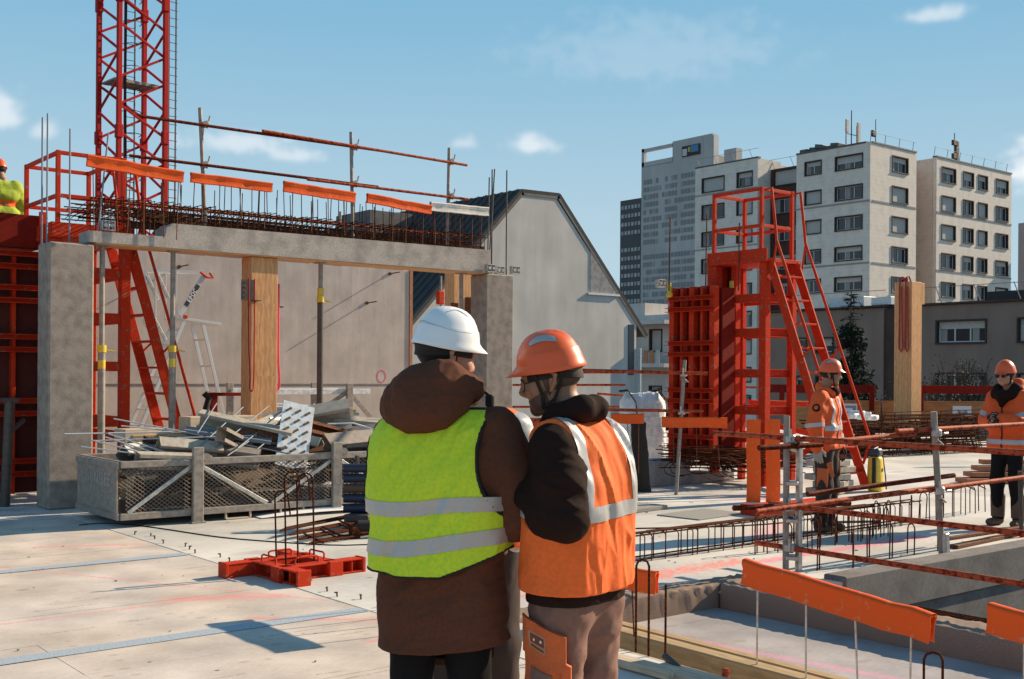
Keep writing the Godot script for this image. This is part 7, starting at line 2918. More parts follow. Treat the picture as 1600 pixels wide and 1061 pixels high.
func add_body(o: Node, j: Dictionary, skin: Material, head_cell: float) -> MeshInstance3D:
	var mb := MB.new()
	body_form(j).mesh(mb, 0.026)
	var hx := head_frame(j)
	add_head(mb, hx, head_cell)
	for q in [["lw", "le", 1.0], ["rw", "re", -1.0]]:
		var w: Vector3 = j[q[0]]
		var d: Vector3 = (w - j[q[1]]).normalized()
		if j.has(q[0] + "d"):
			d = j[q[0] + "d"]
		hand_form(w, d, j.get(q[0] + "n", Vector3(-q[2], 0.1, -0.2)), j.get(q[0] + "t", q[2]), j.get("curl", 0.45)).mesh(mb, 0.0045 if head_cell < 0.006 else 0.007)
	var b := obj("body", mb, skin, o)
	var eyes := MB.new()
	var pup := MB.new()
	for s in [-1.0, 1.0]:
		var e := Form.new()
		e.add(Vector3(s * 0.031, 0.004, -0.081), Vector3(s * 0.031, 0.0041, -0.081), 0.0125, 0.0125)
		e.mesh(eyes, 0.004, hx)
		e = Form.new()
		e.add(Vector3(s * 0.031, 0.003, -0.0905), Vector3(s * 0.031, 0.0031, -0.0905), 0.005, 0.005)
		e.mesh(pup, 0.0025, hx)
	obj("eyes", eyes, M["eye_white"], o)
	obj("pupils", pup, M["black"], o)
	return b


func head_frame(j: Dictionary) -> Transform3D:
	return Transform3D(Basis.from_euler(Vector3(j.pitch, j.yaw, j.get("roll", 0.0))), j.head)


func joints(extra: Dictionary) -> Dictionary:
	var j := {"hip": 0.95, "neck": Vector3(0, 1.52, 0.02), "head": Vector3(0, 1.68, -0.02), "yaw": 0.0, "pitch": -0.1, "ls": Vector3(-0.18, 1.44, 0), "rs": Vector3(0.18, 1.44, 0), "le": Vector3(-0.25, 1.16, 0.03), "re": Vector3(0.25, 1.16, 0.03), "lw": Vector3(-0.25, 0.92, -0.06), "rw": Vector3(0.25, 0.92, -0.06), "lh": Vector3(-0.09, 0.9, 0), "rh": Vector3(0.09, 0.9, 0), "lk": Vector3(-0.11, 0.5, -0.02), "rk": Vector3(0.11, 0.5, -0.02), "la": Vector3(-0.12, 0.09, 0.02), "ra": Vector3(0.12, 0.09, 0.02)}
	j.merge(extra, true)
	return j


func trousers(j: Dictionary, w: float, seed_: int, waist := 0.06) -> Form:
	var f := Form.new()
	f.k = 0.05
	var h: float = j.hip
	f.add(Vector3(-0.065, h, 0), Vector3(0.065, h, 0), 0.125 * w, 0.125 * w, 1.1)
	f.chain([j.lh, j.lk, j.la], [0.105 * w, 0.085 * w, 0.075 * w])
	f.chain([j.rh, j.rk, j.ra], [0.105 * w, 0.085 * w, 0.075 * w])
	f.crease(seed_, 0.007, 3.2, Vector3(1.6, 0.9, 1.6))
	f.cut = func(p: Vector3) -> float: return maxf(0.06 - p.y, p.y - h - waist)
	return f


func hair(parent: Node, x: Transform3D, m: Material, lift: float, cell: float, cut: Callable) -> void:
	var f := head_form()
	f.off = lift
	f.cut = cut
	var mb := MB.new()
	f.mesh(mb, cell, x)
	obj("hair", mb, m, parent)


func armhole(p: Vector3, c: Vector2, r: Vector2) -> float:
	# inside the oval the vest is cut away; measured in the plane across the body
	var d := Vector2((absf(p.x) - c.x) / r.x, (p.y - c.y) / r.y).length()
	return (1.0 - d) * r.x


func build_people() -> void:
	man_in_yellow_vest()
	man_in_orange_vest()
	man_behind()
	standing_worker()
	woman_at_right()
	worker_on_top()


func man_in_yellow_vest() -> void:
	var o := thing("person", "person in brown hooded coat, lime yellow vest and white hard hat, seen from behind", "person", "", at(2.324, 0, 3.263), deg_to_rad(-38.99 - 8.0))
	var j := joints({"hip": 0.97, "neck": Vector3(0.02, 1.58, 0.0), "head": Vector3(0.003, 1.742, -0.035), "yaw": deg_to_rad(-52.0), "pitch": -0.16, "roll": -0.06, "ls": Vector3(-0.165, 1.45, -0.04), "rs": Vector3(0.185, 1.47, -0.01), "le": Vector3(-0.15, 1.2, -0.2), "re": Vector3(0.275, 1.2, 0.0), "lw": Vector3(-0.06, 1.15, -0.34), "rw": Vector3(0.27, 1.25, -0.28), "lwn": Vector3(0, 1, 0), "rwn": Vector3(0, 1, 0.2)})
	add_body(o, j, M["skin"], 0.0045)
	var hx := head_frame(j)
	hair(o, hx, M["hair_dark"], 0.006, 0.005, func(p: Vector3) -> float: return maxf(-0.012 - p.z - (0.03 if p.y > 0.01 else 0.0), -0.075 - p.y - 0.25 * p.z))
	helmet(o, hx, M["helmet_white"], true)
	# the moulded line round the hat
	var ln := MB.new()
	var lp := []
	for i in 41:
		var t := lerpf(0.6, TAU - 0.6, i / 40.0)
		lp.append(hx * helmet_point(t, 0.305 + 0.03 * cos(2.0 * t), 0.0012, 0.0))
	ln.path(lp, 0.0016, 5)
	lp = []
	for i in 15:
		var s := i / 14.0
		lp.append(hx * helmet_point(lerpf(1.1, 2.3, s), 0.62 + 0.16 * sin(s * PI), 0.0008, 0.0))
	ln.path(lp, 0.0014, 5)
	obj("moulded_line", ln, M["shutter"], o)
	var tr := trousers(j, 0.86, 5)
	part("trousers", tr, 0.016, M["trouser_black"], o)
	boots(o, Vector3(-0.12, 0, 0.02), Vector3(0.12, 0, 0.02))
	var torso := [[-0.13, 1.45, 0.0, 0.13, 1.45, 0.0, 0.1, 0.1, 1.0], [-0.1, 1.33, 0.01, 0.1, 1.33, 0.01, 0.145, 0.145, 1.1], [-0.08, 1.12, 0.0, 0.08, 1.12, 0.0, 0.145, 0.145, 1.1], [-0.082, 1.22, 0.005, 0.078, 1.22, 0.005, 0.138, 0.138, 1.1], [-0.076, 1.04, 0.0, 0.076, 1.04, 0.0, 0.138, 0.138, 1.05], [-0.08, 0.95, 0.0, 0.085, 0.95, 0.0, 0.14, 0.14, 1.05], [-0.085, 0.85, 0.0, 0.105, 0.85, 0.0, 0.138, 0.138, 1.0], [-0.082, 0.71, 0.0, 0.122, 0.71, 0.0, 0.135, 0.135, 1.0]]
	var coat := form(torso, 0.08)
	coat.chain([j.rs, Vector3(0.24, 1.33, 0.0), j.re, Vector3(0.285, 1.215, -0.1), j.rw], [0.1, 0.1, 0.088, 0.078, 0.06])
	coat.chain([j.ls, j.le, j.lw], [0.085, 0.075, 0.06])
	coat.k = 0.045
	coat.crease(11, 0.009, 4.0, Vector3(0.9, 2.0, 0.9), -0.5)
	coat.cut = func(p: Vector3) -> float: return 0.722 + 0.13 * maxf(p.x, -0.02) - p.y
	part("coat", coat, 0.0085, M["coat_brown"], o)
	# hood lying on the shoulders
	var hood := Form.new()
	hood.k = 0.05
	hood.chain([Vector3(0.085, 1.6, -0.11), Vector3(0.09, 1.63, -0.02), Vector3(0.02, 1.64, 0.075), Vector3(-0.07, 1.61, 0.08), Vector3(-0.13, 1.57, 0.01), Vector3(-0.1, 1.57, -0.09)], [0.035, 0.045, 0.08, 0.085, 0.075, 0.045])
	hood.add(Vector3(-0.04, 1.55, 0.125), Vector3(-0.1, 1.54, 0.08), 0.075, 0.07)
	hood.add(Vector3(0.02, 1.56, 0.115), Vector3(0.06, 1.57, 0.07), 0.06, 0.05)
	hood.crease(17, 0.009, 5.0, Vector3(1.0, 1.5, 1.0))
	hood.cut = func(p: Vector3) -> float: return -(Vector2(p.x - 0.0, (p.z + 0.06) * 0.85).length() - 0.075) if p.y > 1.55 else -1.0
	part("hood", hood, 0.007, M["coat_brown"], o)
	var tog := MB.new()
	tog.path([Vector3(0.14, 1.62, -0.06), Vector3(0.165, 1.6, -0.08), Vector3(0.16, 1.55, -0.1), Vector3(0.15, 1.5, -0.11)], 0.007, 6)
	tog.box(Vector3(0.16, 1.585, -0.075), Vector3(0.03, 0.045, 0.03), Basis(), 0.006)
	obj("toggle", tog, M["black"], o)
	# vest
	var vest := form(torso, 0.08)
	vest.off = 0.016
	vest.crease(23, 0.012, 3.0, Vector3(2.4, 0.75, 1.2), 0.45)
	var hem := func(p: Vector3) -> float: return 0.99 + 0.4 * maxf(0.0, p.x - 0.03) + 0.1 * maxf(0.0, -p.x - 0.12)
	var shape := func(p: Vector3) -> float:
		var side := 1.0 if p.x > 0.0 else 0.62
		var e := Vector2((absf(p.x) - (0.285 if p.x > 0.0 else 0.33)) / (0.135 * side), (p.y - 1.4) / 0.21).length()
		return maxf(maxf(hem.call(p) - p.y, (1.0 - e) * 0.12), p.y - 1.56)
	vest.cut = shape
	part("vest", vest, 0.0075, M["vest_yellow"], o)
	# dark piping along hem and armholes
	var trim := form(torso, 0.08)
	trim.off = 0.019
	trim.nz = vest.nz
	trim.folds = vest.folds
	trim.stretch = vest.stretch
	trim.cut = func(p: Vector3) -> float: return maxf(shape.call(p) - 0.004, -(shape.call(p) + 0.006))
	part("piping", trim, 0.0065, M["black"], o)
	ring_band(o, vest, Vector3(0, 0, 0), func(t: float) -> float: return 1.205 + 0.012 * sin(t) + 0.004 * sin(3.0 * t), 0.05, 0.0025, M["reflective"])
	ring_band(o, vest, Vector3(0, 0, 0), func(t: float) -> float: return 1.085 + 0.022 * sin(t) - 0.012 * cos(t) + 0.004 * sin(2.0 * t), 0.053, 0.0025, M["reflective"])


func man_in_orange_vest() -> void:
	var o := thing("person", "person in orange vest over a black jacket, orange hard hat and round glasses", "person", "", at(2.671, 0, 2.931), deg_to_rad(-38.99 + 50.0))
	var j := joints({"hip": 0.94, "neck": Vector3(-0.005, 1.52, -0.03), "head": Vector3(-0.02, 1.662, -0.1), "yaw": deg_to_rad(32.0), "pitch": -0.2, "ls": Vector3(-0.168, 1.43, 0.02), "rs": Vector3(0.18, 1.43, 0), "le": Vector3(-0.195, 1.205, 0.1), "re": Vector3(0.19, 1.16, -0.1), "lw": Vector3(-0.18, 1.275, -0.09), "rw": Vector3(0.2, 0.9, -0.02), "rwn": Vector3(1, 0, 0.2), "rwd": Vector3(-0.12, -1, -0.1), "rwt": 1.0, "lwn": Vector3(0, 1, 0.2), "lh": Vector3(-0.095, 0.86, 0), "rh": Vector3(0.095, 0.86, 0)})
	add_body(o, j, M["skin_tan"], 0.0042)
	var hx := head_frame(j)
	hair(o, hx, M["stubble"], 0.003, 0.005, func(p: Vector3) -> float: return maxf(-0.028 - p.z - 0.2 * p.y, -0.07 - p.y))
	# short beard
	hair(o, hx, M["stubble"], 0.0022, 0.005, func(p: Vector3) -> float: return maxf(p.y + 0.045 - 0.35 * (p.z + 0.06), p.z + 0.02))
	helmet(o, hx, M["helmet_orange"], true, 1.0)
	var st := MB.new()
	for s in [-1.0, 1.0]:
		st.path([hx * Vector3(s * 0.083, 0.04, -0.055), hx * Vector3(s * 0.081, 0.0, -0.045), hx * Vector3(s * 0.077, -0.05, -0.035), hx * Vector3(s * 0.06, -0.088, -0.045), hx * Vector3(s * 0.02, -0.108, -0.06), hx * Vector3(0, -0.11, -0.062)], 0.0075, 6, 0.4)
		st.path([hx * Vector3(s * 0.09, 0.03, 0.045), hx * Vector3(s * 0.084, -0.02, 0.035), hx * Vector3(s * 0.07, -0.07, 0.0), hx * Vector3(s * 0.06, -0.088, -0.04)], 0.007, 6, 0.4)
	obj("chin_strap", st, M["black"], o)
	var gl := MB.new()
	for s in [-1.0, 1.0]:
		var pts := []
		for i in 21:
			var t := TAU * i / 20.0
			pts.append(hx * Vector3(s * 0.034 + 0.024 * cos(t), -0.002 + 0.022 * sin(t), -0.106 + 0.012 * absf(cos(t)) * (1.0 if s * cos(t) > 0.0 else 0.0)))
		gl.path(pts, 0.0022, 6)
		gl.path([hx * Vector3(s * 0.058, 0.004, -0.095), hx * Vector3(s * 0.082, 0.008, -0.03), hx * Vector3(s * 0.086, 0.006, 0.0)], 0.002, 5)
	gl.path([hx * Vector3(-0.011, 0.004, -0.108), hx * Vector3(0, 0.008, -0.112), hx * Vector3(0.011, 0.004, -0.108)], 0.002, 5)
	obj("glasses", gl, M["black"], o)
	# trousers with a big pocket on the left thigh
	var tr := trousers(j, 0.98, 31, 0.0)
	tr.crease(31, 0.014, 3.4, Vector3(1.3, 1.1, 1.3), 0.5)
	part("trousers", tr, 0.0095, M["trouser_taupe"], o)
	boots(o, Vector3(-0.12, 0, 0.02), Vector3(0.12, 0, 0.02))
	var patch := func(z0: float, z1: float, y0: float, y1: float, lift: float, m: Material, called: String, slant: float, parent: Node) -> MeshInstance3D:
		var mb := MB.new()
		var yaw := 0.55
		var dirx := Vector3(1, 0, 0).rotated(Vector3.UP, yaw)
		var side := Vector3(0, 0, 1).rotated(Vector3.UP, yaw)
		for rim in [0.0, 1.0]:
			if rim == 0.0:
				tr.drape(mb, 14, 14, lift, false, func(u: float, v: float) -> Array: return [Vector3(-0.1, lerpf(y0, y1, v) - slant * (u - 0.5), 0) - dirx * 0.4 + side * lerpf(z0, z1, u), dirx])
			else:
				# side walls down to the cloth
				var n := 14
				var top := []
				var low := []
				for e in 4 * n:
					var w := float(e % n) / n
					var uv: Vector2 = [Vector2(w, 0), Vector2(1, w), Vector2(1 - w, 1), Vector2(0, 1 - w)][e / n]
					var p := Vector3(-0.1, lerpf(y0, y1, uv.y) - slant * (uv.x - 0.5), 0) - dirx * 0.4 + side * lerpf(z0, z1, uv.x)
					var q := p
					for s in 60:
						var d := tr.g(q) - lift
						if d < 0.0006:
							break
						q += dirx * d * 0.7
					top.append(q)
					low.append(q + dirx * (lift + 0.006))
				for e in 4 * n:
					var f := (e + 1) % (4 * n)
					mb.face(top[e], top[f], low[f], low[e], (top[e] - Vector3(-0.1, (y0 + y1) / 2, 0)))
		return obj(called, mb, m, parent)
	var pk: MeshInstance3D = patch.call(-0.115, 0.03, 0.56, 0.74, 0.014, M["pocket_orange"], "thigh_pocket", 0.03, o)
	patch.call(-0.122, 0.034, 0.715, 0.84, 0.022, M["pocket_orange"], "pocket_flap", 0.06, o)
	patch.call(-0.09, -0.012, 0.61, 0.69, 0.019, M["trouser_taupe"], "window_panel", 0.02, pk)
	patch.call(0.02, 0.05, 0.5, 0.72, 0.021, M["pocket_orange"], "pocket_strap", 0.02, pk)
	var badge: MeshInstance3D = patch.call(-0.096, -0.035, 0.755, 0.815, 0.0235, M["badge_tan"], "badge", 0.02, o)
	patch.call(-0.09, -0.041, 0.776, 0.808, 0.025, M["badge_brown"], "badge_emblem", 0.016, badge)
	patch.call(-0.08, -0.074, 0.789, 0.798, 0.0264, M["paper"], "emblem_mark", 0.0, badge)
	patch.call(-0.056, -0.049, 0.784, 0.794, 0.0264, M["paper"], "emblem_mark", 0.0, badge)
	patch.call(-0.09, -0.042, 0.76, 0.768, 0.025, M["badge_brown"], "badge_line", 0.016, badge)
	# jacket
	var torso := [[-0.125, 1.43, 0.0, 0.125, 1.43, 0.0, 0.085, 0.085, 1.0], [-0.085, 1.31, 0.01, 0.085, 1.31, 0.01, 0.135, 0.135, 1.1], [-0.075, 1.12, 0.005, 0.075, 1.12, 0.005, 0.128, 0.128, 1.05], [-0.076, 1.22, 0.005, 0.076, 1.22, 0.005, 0.126, 0.126, 1.08], [-0.072, 1.03, 0.0, 0.072, 1.03, 0.0, 0.124, 0.124, 1.02], [-0.078, 0.93, 0.0, 0.078, 0.93, 0.0, 0.13, 0.13, 1.0]]
	var jack := form(torso, 0.07)
	jack.chain([j.ls, Vector3(-0.187, 1.32, 0.065), j.le, Vector3(-0.197, 1.21, 0.02), j.lw], [0.08, 0.079, 0.066, 0.06, 0.047])
	jack.chain([j.rs, j.re, j.rw], [0.075, 0.06, 0.048])
	jack.k = 0.04
	jack.crease(37, 0.009, 4.2, Vector3(0.9, 2.0, 0.9), 0.4)
	jack.cut = func(p: Vector3) -> float: return 0.905 - p.y if absf(p.x) < 0.24 else 0.86 - p.y
	part("jacket", jack, 0.0085, M["jacket_black"], o)
	# rolled collar
	var col := Form.new()
	col.k = 0.03
	col.chain([Vector3(-0.075, 1.5, -0.08), Vector3(-0.085, 1.54, -0.02), Vector3(-0.04, 1.565, 0.04), Vector3(0.04, 1.565, 0.04), Vector3(0.075, 1.54, -0.02), Vector3(0.06, 1.5, -0.085)], [0.036, 0.04, 0.042, 0.042, 0.04, 0.036])
	col.crease(41, 0.007, 6.0)
	part("collar", col, 0.007, M["jacket_black"], o)
	# gloved right hand beside the hip
	var gv := hand_form(j.rw, j.rwd, j.rwn, 1.0, 0.5, 1.12)
	part("glove", gv, 0.005, M["jacket_black"], o)
	# vest
	var vest := form(torso, 0.07)
	vest.off = 0.017
	vest.crease(43, 0.013, 2.8, Vector3(2.3, 0.65, 1.2), -0.2)
	var shape := func(p: Vector3) -> float:
		var e := Vector2((absf(p.x) - 0.275) / 0.125, (p.y - 1.37) / 0.22).length()
		return maxf(maxf(0.945 - p.y, (1.0 - e) * 0.11), p.y - 1.535)
	vest.cut = shape
	part("vest", vest, 0.0075, M["vest_orange"], o)
	ring_band(o, vest, Vector3.ZERO, func(t: float) -> float: return 1.195 + 0.006 * sin(2.0 * t), 0.052, 0.0025, M["reflective"])
	# braces over both shoulders
	for s in [-1.0, 1.0]:
		var mb := MB.new()
		vest.drape(mb, 6, 26, 0.0026, false, func(u: float, v: float) -> Array:
			var a := lerpf(-0.25, PI * 0.52, v)
			var w: float = 0.128 + (u - 0.5) * 0.048 + 0.016 * smoothstep(0.25, 0.0, v)
			var c := Vector3(s * w, 1.36, 0.0)
			if v < 0.35:
				return [Vector3(s * w, lerpf(1.21, 1.36, v / 0.35), 0.5), Vector3(0, 0, -1)]
			var b := (v - 0.35) / 0.65 * PI * 0.62
			return [c + Vector3(0, sin(b), cos(b)) * 0.45, -Vector3(0, sin(b), cos(b))])
		obj("reflective_brace", mb, M["reflective"], o)


func jacket_worker(o: Node3D, j: Dictionary, cell: float, hem: float, hands: Material, w := 1.0) -> Form:
	var torso := [[-0.12 * w, 1.43, 0.0, 0.12 * w, 1.43, 0.0, 0.085, 0.085, 1.0], [-0.085 * w, 1.31, 0.0, 0.085 * w, 1.31, 0.0, 0.14, 0.14, 1.1], [-0.075 * w, 1.12, 0.0, 0.075 * w, 1.12, 0.0, 0.135, 0.135, 1.0], [-0.085 * w, 0.94, 0.0, 0.085 * w, 0.94, 0.0, 0.14, 0.14, 1.0]]
	var jk := form(torso, 0.06)
	jk.k = 0.045
	jk.chain([j.ls, j.le, j.lw], [0.092, 0.086, 0.066])
	jk.chain([j.rs, j.re, j.rw], [0.092, 0.086, 0.066])
	jk.crease(51, 0.012, 3.4, Vector3(1.2, 1.0, 1.2))
	jk.cut = func(p: Vector3) -> float: return (hem - p.y) if absf(p.x) < 0.2 else 0.84 - p.y
	part("jacket", jk, cell, M["jacket_orange"], o)
	# the torso alone, for the bands
	var t := form(torso, 0.06)
	t.k = 0.045
	t.nz = jk.nz
	t.folds = jk.folds
	t.stretch = jk.stretch
	return t


func standing_worker() -> void:
	var o := thing("person", "person in long orange work jacket standing at the foot of the stairs, looking right", "person", "", at(10.42, 0, 7.45), deg_to_rad(-38.99 - 124.0))
	var j := joints({"head": Vector3(0, 1.7, -0.04), "yaw": 0.3, "pitch": -0.08, "neck": Vector3(0, 1.53, 0.0), "rw": Vector3(0.3, 0.93, 0.0), "re": Vector3(0.29, 1.17, 0.03), "le": Vector3(-0.29, 1.17, 0.03), "lw": Vector3(-0.3, 0.92, -0.04), "ls": Vector3(-0.2, 1.45, 0), "rs": Vector3(0.2, 1.45, 0)})
	add_body(o, j, M["skin_tan"], 0.008)
	var hx := head_frame(j)
	hair(o, hx, M["hair_dark"], 0.005, 0.01, func(p: Vector3) -> float: return maxf(-0.02 - p.z, -0.08 - p.y))
	helmet(o, hx, M["helmet_orange"], false, 1.0)
	var st := MB.new()
	for s in [-1.0, 1.0]:
		st.path([hx * Vector3(s * 0.084, 0.04, -0.03), hx * Vector3(s * 0.08, -0.03, -0.03), hx * Vector3(s * 0.05, -0.095, -0.05), hx * Vector3(0, -0.11, -0.06)], 0.009, 5)
	obj("chin_strap", st, M["black"], o)
	part("trousers", trousers(j, 1.0, 61), 0.018, M["trouser_dark"], o)
	boots(o, Vector3(-0.12, 0, 0.02), Vector3(0.12, 0, 0.02))
	var t := jacket_worker(o, j, 0.018, 0.9, M["foam_grey"], 1.3)
	ring_band(o, t, Vector3.ZERO, func(a: float) -> float: return 1.1, 0.055, 0.003, M["reflective"], "reflective_band", 48)
	var arm := Form.new()
	arm.chain([j.ls, j.le, j.lw], [0.092, 0.086, 0.066])
	arm.crease(51, 0.012, 3.4, Vector3(1.2, 1.0, 1.2))
	limb_band(o, arm, j.le, j.lw, -0.05, 0.13, 0.003, M["reflective"])
	limb_band(o, arm, j.le, j.lw, 0.55, 0.72, 0.003, M["reflective"])
	var arm2 := Form.new()
	arm2.chain([j.rs, j.re, j.rw], [0.092, 0.086, 0.066])
	arm2.crease(51, 0.012, 3.4, Vector3(1.2, 1.0, 1.2))
	limb_band(o, arm2, j.re, j.rw, -0.05, 0.13, 0.003, M["reflective"])
	limb_band(o, arm2, j.re, j.rw, 0.55, 0.72, 0.003, M["reflective"])
	# braces, zip, collar, sleeve badge
	for s in [-1.0, 1.0]:
		var mb := MB.new()
		t.drape(mb, 4, 16, 0.004, false, func(u: float, v: float) -> Array: return [Vector3(s * (0.12 + (u - 0.5) * 0.05), lerpf(1.14, 1.46, v), -0.5), Vector3(0, 0, 1)])
		obj("reflective_brace", mb, M["reflective"], o)
	var zp := MB.new()
	t.drape(zp, 3, 20, 0.003, false, func(u: float, v: float) -> Array: return [Vector3((u - 0.5) * 0.025, lerpf(0.92, 1.48, v), -0.5), Vector3(0, 0, 1)])
	obj("zip", zp, M["trouser_dark"], o)
	var col := Form.new()
	col.k = 0.03
	col.chain([Vector3(-0.06, 1.5, -0.09), Vector3(-0.085, 1.53, -0.01), Vector3(0, 1.57, 0.07), Vector3(0.085, 1.53, -0.01), Vector3(0.06, 1.5, -0.09)], [0.035, 0.045, 0.05, 0.045, 0.035])
	part("collar", col, 0.014, M["jacket_orange"], o)
	for s in [-1.0, 1.0]:
		var bd := MB.new()
		bd.tube(Vector3(s * 0.3, 1.34, 0.0), Vector3(s * 0.336, 1.35, 0.0), 0.042, 0.042, 16)
		obj("sleeve_badge", bd, M["jacket_black"], o)
		bd = MB.new()
		bd.tube(Vector3(s * 0.33, 1.348, 0.0), Vector3(s * 0.339, 1.351, 0.0), 0.024, 0.024, 12)
		obj("badge_emblem", bd, M["pocket_orange"], o)
	var scarf := Form.new()
	scarf.add(Vector3(-0.03, 1.52, -0.09), Vector3(0.03, 1.52, -0.09), 0.05, 0.05)
	part("neck_warmer", scarf, 0.014, M["jacket_black"], o)
	for q in [["l", 1.0], ["r", -1.0]]:
		var w: Vector3 = j[q[0] + "w"]
		var e: Vector3 = j[q[0] + "e"]
		part("glove", hand_form(w, (w - e).normalized(), Vector3(-q[1], 0.1, -0.2), q[1], 0.45, 1.15), 0.008, M["foam_grey"] if q[1] < 0 else M["black"], o)
	# orange flashes on the trouser legs
	for s in [-1.0, 1.0]:
		var fl := MB.new()
		fl.bar(Vector3(s * 0.196, 0.7, -0.03), Vector3(s * 0.19, 0.5, -0.02), 0.12, 0.012, 0.005, Vector3(s, 0, 0))
		fl.bar(Vector3(s * 0.165, 0.76, -0.085), Vector3(s * 0.12, 0.6, -0.105), 0.06, 0.012, 0.005, Vector3(s * 0.6, 0, -0.8))
		obj("leg_flash", fl, M["pocket_orange"], o)


func woman_at_right() -> void:
	var o := thing("person", "person in orange jacket with black scarf and orange hard hat at the right edge", "person", "", at(12.5, 0, 6.5), deg_to_rad(-38.99 + 128.0))
	var j := joints({"head": Vector3(0, 1.71, -0.05), "yaw": -0.05, "pitch": -0.12, "neck": Vector3(0, 1.54, 0.0), "ls": Vector3(-0.165, 1.45, 0), "rs": Vector3(0.165, 1.45, 0), "le": Vector3(-0.24, 1.19, -0.02), "re": Vector3(0.24, 1.19, -0.02), "lw": Vector3(-0.06, 1.22, -0.24), "rw": Vector3(0.07, 1.2, -0.25), "lwn": Vector3(0, 0.4, -1), "rwn": Vector3(0, 0.4, -1), "curl": 0.8})
	add_body(o, j, M["skin"], 0.008)
	var hx := head_frame(j)
	hair(o, hx, M["hair_dark"], 0.016, 0.01, func(p: Vector3) -> float: return maxf(-0.035 - p.z - 0.1 * p.y, -0.13 - p.y))
	helmet(o, hx, M["helmet_orange"], false)
	var sg := MB.new()
	for s in [-1.0, 1.0]:
		sg.box(hx * Vector3(s * 0.034, 0.0, -0.108), Vector3(0.05, 0.034, 0.008), hx.basis, 0.006)
		sg.bar(hx * Vector3(s * 0.06, 0.005, -0.1), hx * Vector3(s * 0.085, 0.008, 0.0), 0.006, 0.01)
	obj("dark_glasses", sg, M["black"], o)
	part("trousers", trousers(j, 0.88, 71), 0.018, M["trouser_black"], o)
	boots(o, Vector3(-0.12, 0, 0.02), Vector3(0.12, 0, 0.02))
	for s in [-1.0, 1.0]:
		var bs := MB.new()
		bs.lathe([Vector2(0.075, 0.1), Vector2(0.078, 0.2), Vector2(0.082, 0.34), Vector2(0.078, 0.35)], 16, Transform3D(Basis(), Vector3(s * 0.12, 0, 0.015)))
		obj("boot_shaft", bs, M["leather_brown"], o)
	var t := jacket_worker(o, j, 0.016, 0.87, M["black"], 1.1)
	ring_band(o, t, Vector3.ZERO, func(a: float) -> float: return 0.93, 0.055, 0.003, M["reflective"], "reflective_band", 48)
	ring_band(o, t, Vector3.ZERO, func(a: float) -> float: return 1.13, 0.05, 0.003, M["reflective"], "reflective_band", 48)
	for q in ["l", "r"]:
		var arm := Form.new()
		arm.chain([j[q + "s"], j[q + "e"], j[q + "w"]], [0.092, 0.086, 0.066])
		arm.crease(51, 0.012, 3.4, Vector3(1.2, 1.0, 1.2))
		limb_band(o, arm, j[q + "s"], j[q + "e"], 0.62, 0.8, 0.003, M["reflective"])
		var w: Vector3 = j[q + "w"]
		var e: Vector3 = j[q + "e"]
		part("glove", hand_form(w - (w - e).normalized() * 0.02, (w - e).normalized(), Vector3(0, 0.4, -1), 1.0 if q == "l" else -1.0, 0.8, 1.2), 0.008, M["black"], o)
		var cuff := MB.new()
		cuff.tube(w.lerp(e, 0.05), w.lerp(e, 0.4), 0.062, 0.07, 14)
		obj("cuff", cuff, M["jacket_black"], o)
	var zp := MB.new()
	t.drape(zp, 3, 20, 0.003, false, func(u: float, v: float) -> Array: return [Vector3((u - 0.5) * 0.02, lerpf(0.88, 1.46, v), -0.5), Vector3(0, 0, 1)])
	obj("zip", zp, M["trouser_dark"], o)
	var sc := Form.new()
	sc.k = 0.04
	sc.chain([Vector3(-0.1, 1.5, -0.07), Vector3(-0.1, 1.55, 0.0), Vector3(0, 1.58, 0.07), Vector3(0.1, 1.55, 0.0), Vector3(0.1, 1.5, -0.07), Vector3(0, 1.47, -0.12), Vector3(-0.1, 1.5, -0.07)], [0.055, 0.06, 0.06, 0.06, 0.055, 0.06, 0.055])
	sc.add(Vector3(0, 1.46, -0.12), Vector3(0.0, 1.38, -0.14), 0.06, 0.03)
	sc.crease(81, 0.01, 5.0)
	part("scarf", sc, 0.012, M["jacket_black"], o)
	var hd := Form.new()
	hd.k = 0.04
	hd.chain([Vector3(-0.12, 1.55, 0.03), Vector3(-0.07, 1.6, 0.1), Vector3(0.07, 1.6, 0.1), Vector3(0.12, 1.55, 0.03)], [0.05, 0.07, 0.07, 0.05])
	part("hood", hd, 0.014, M["jacket_orange"], o)


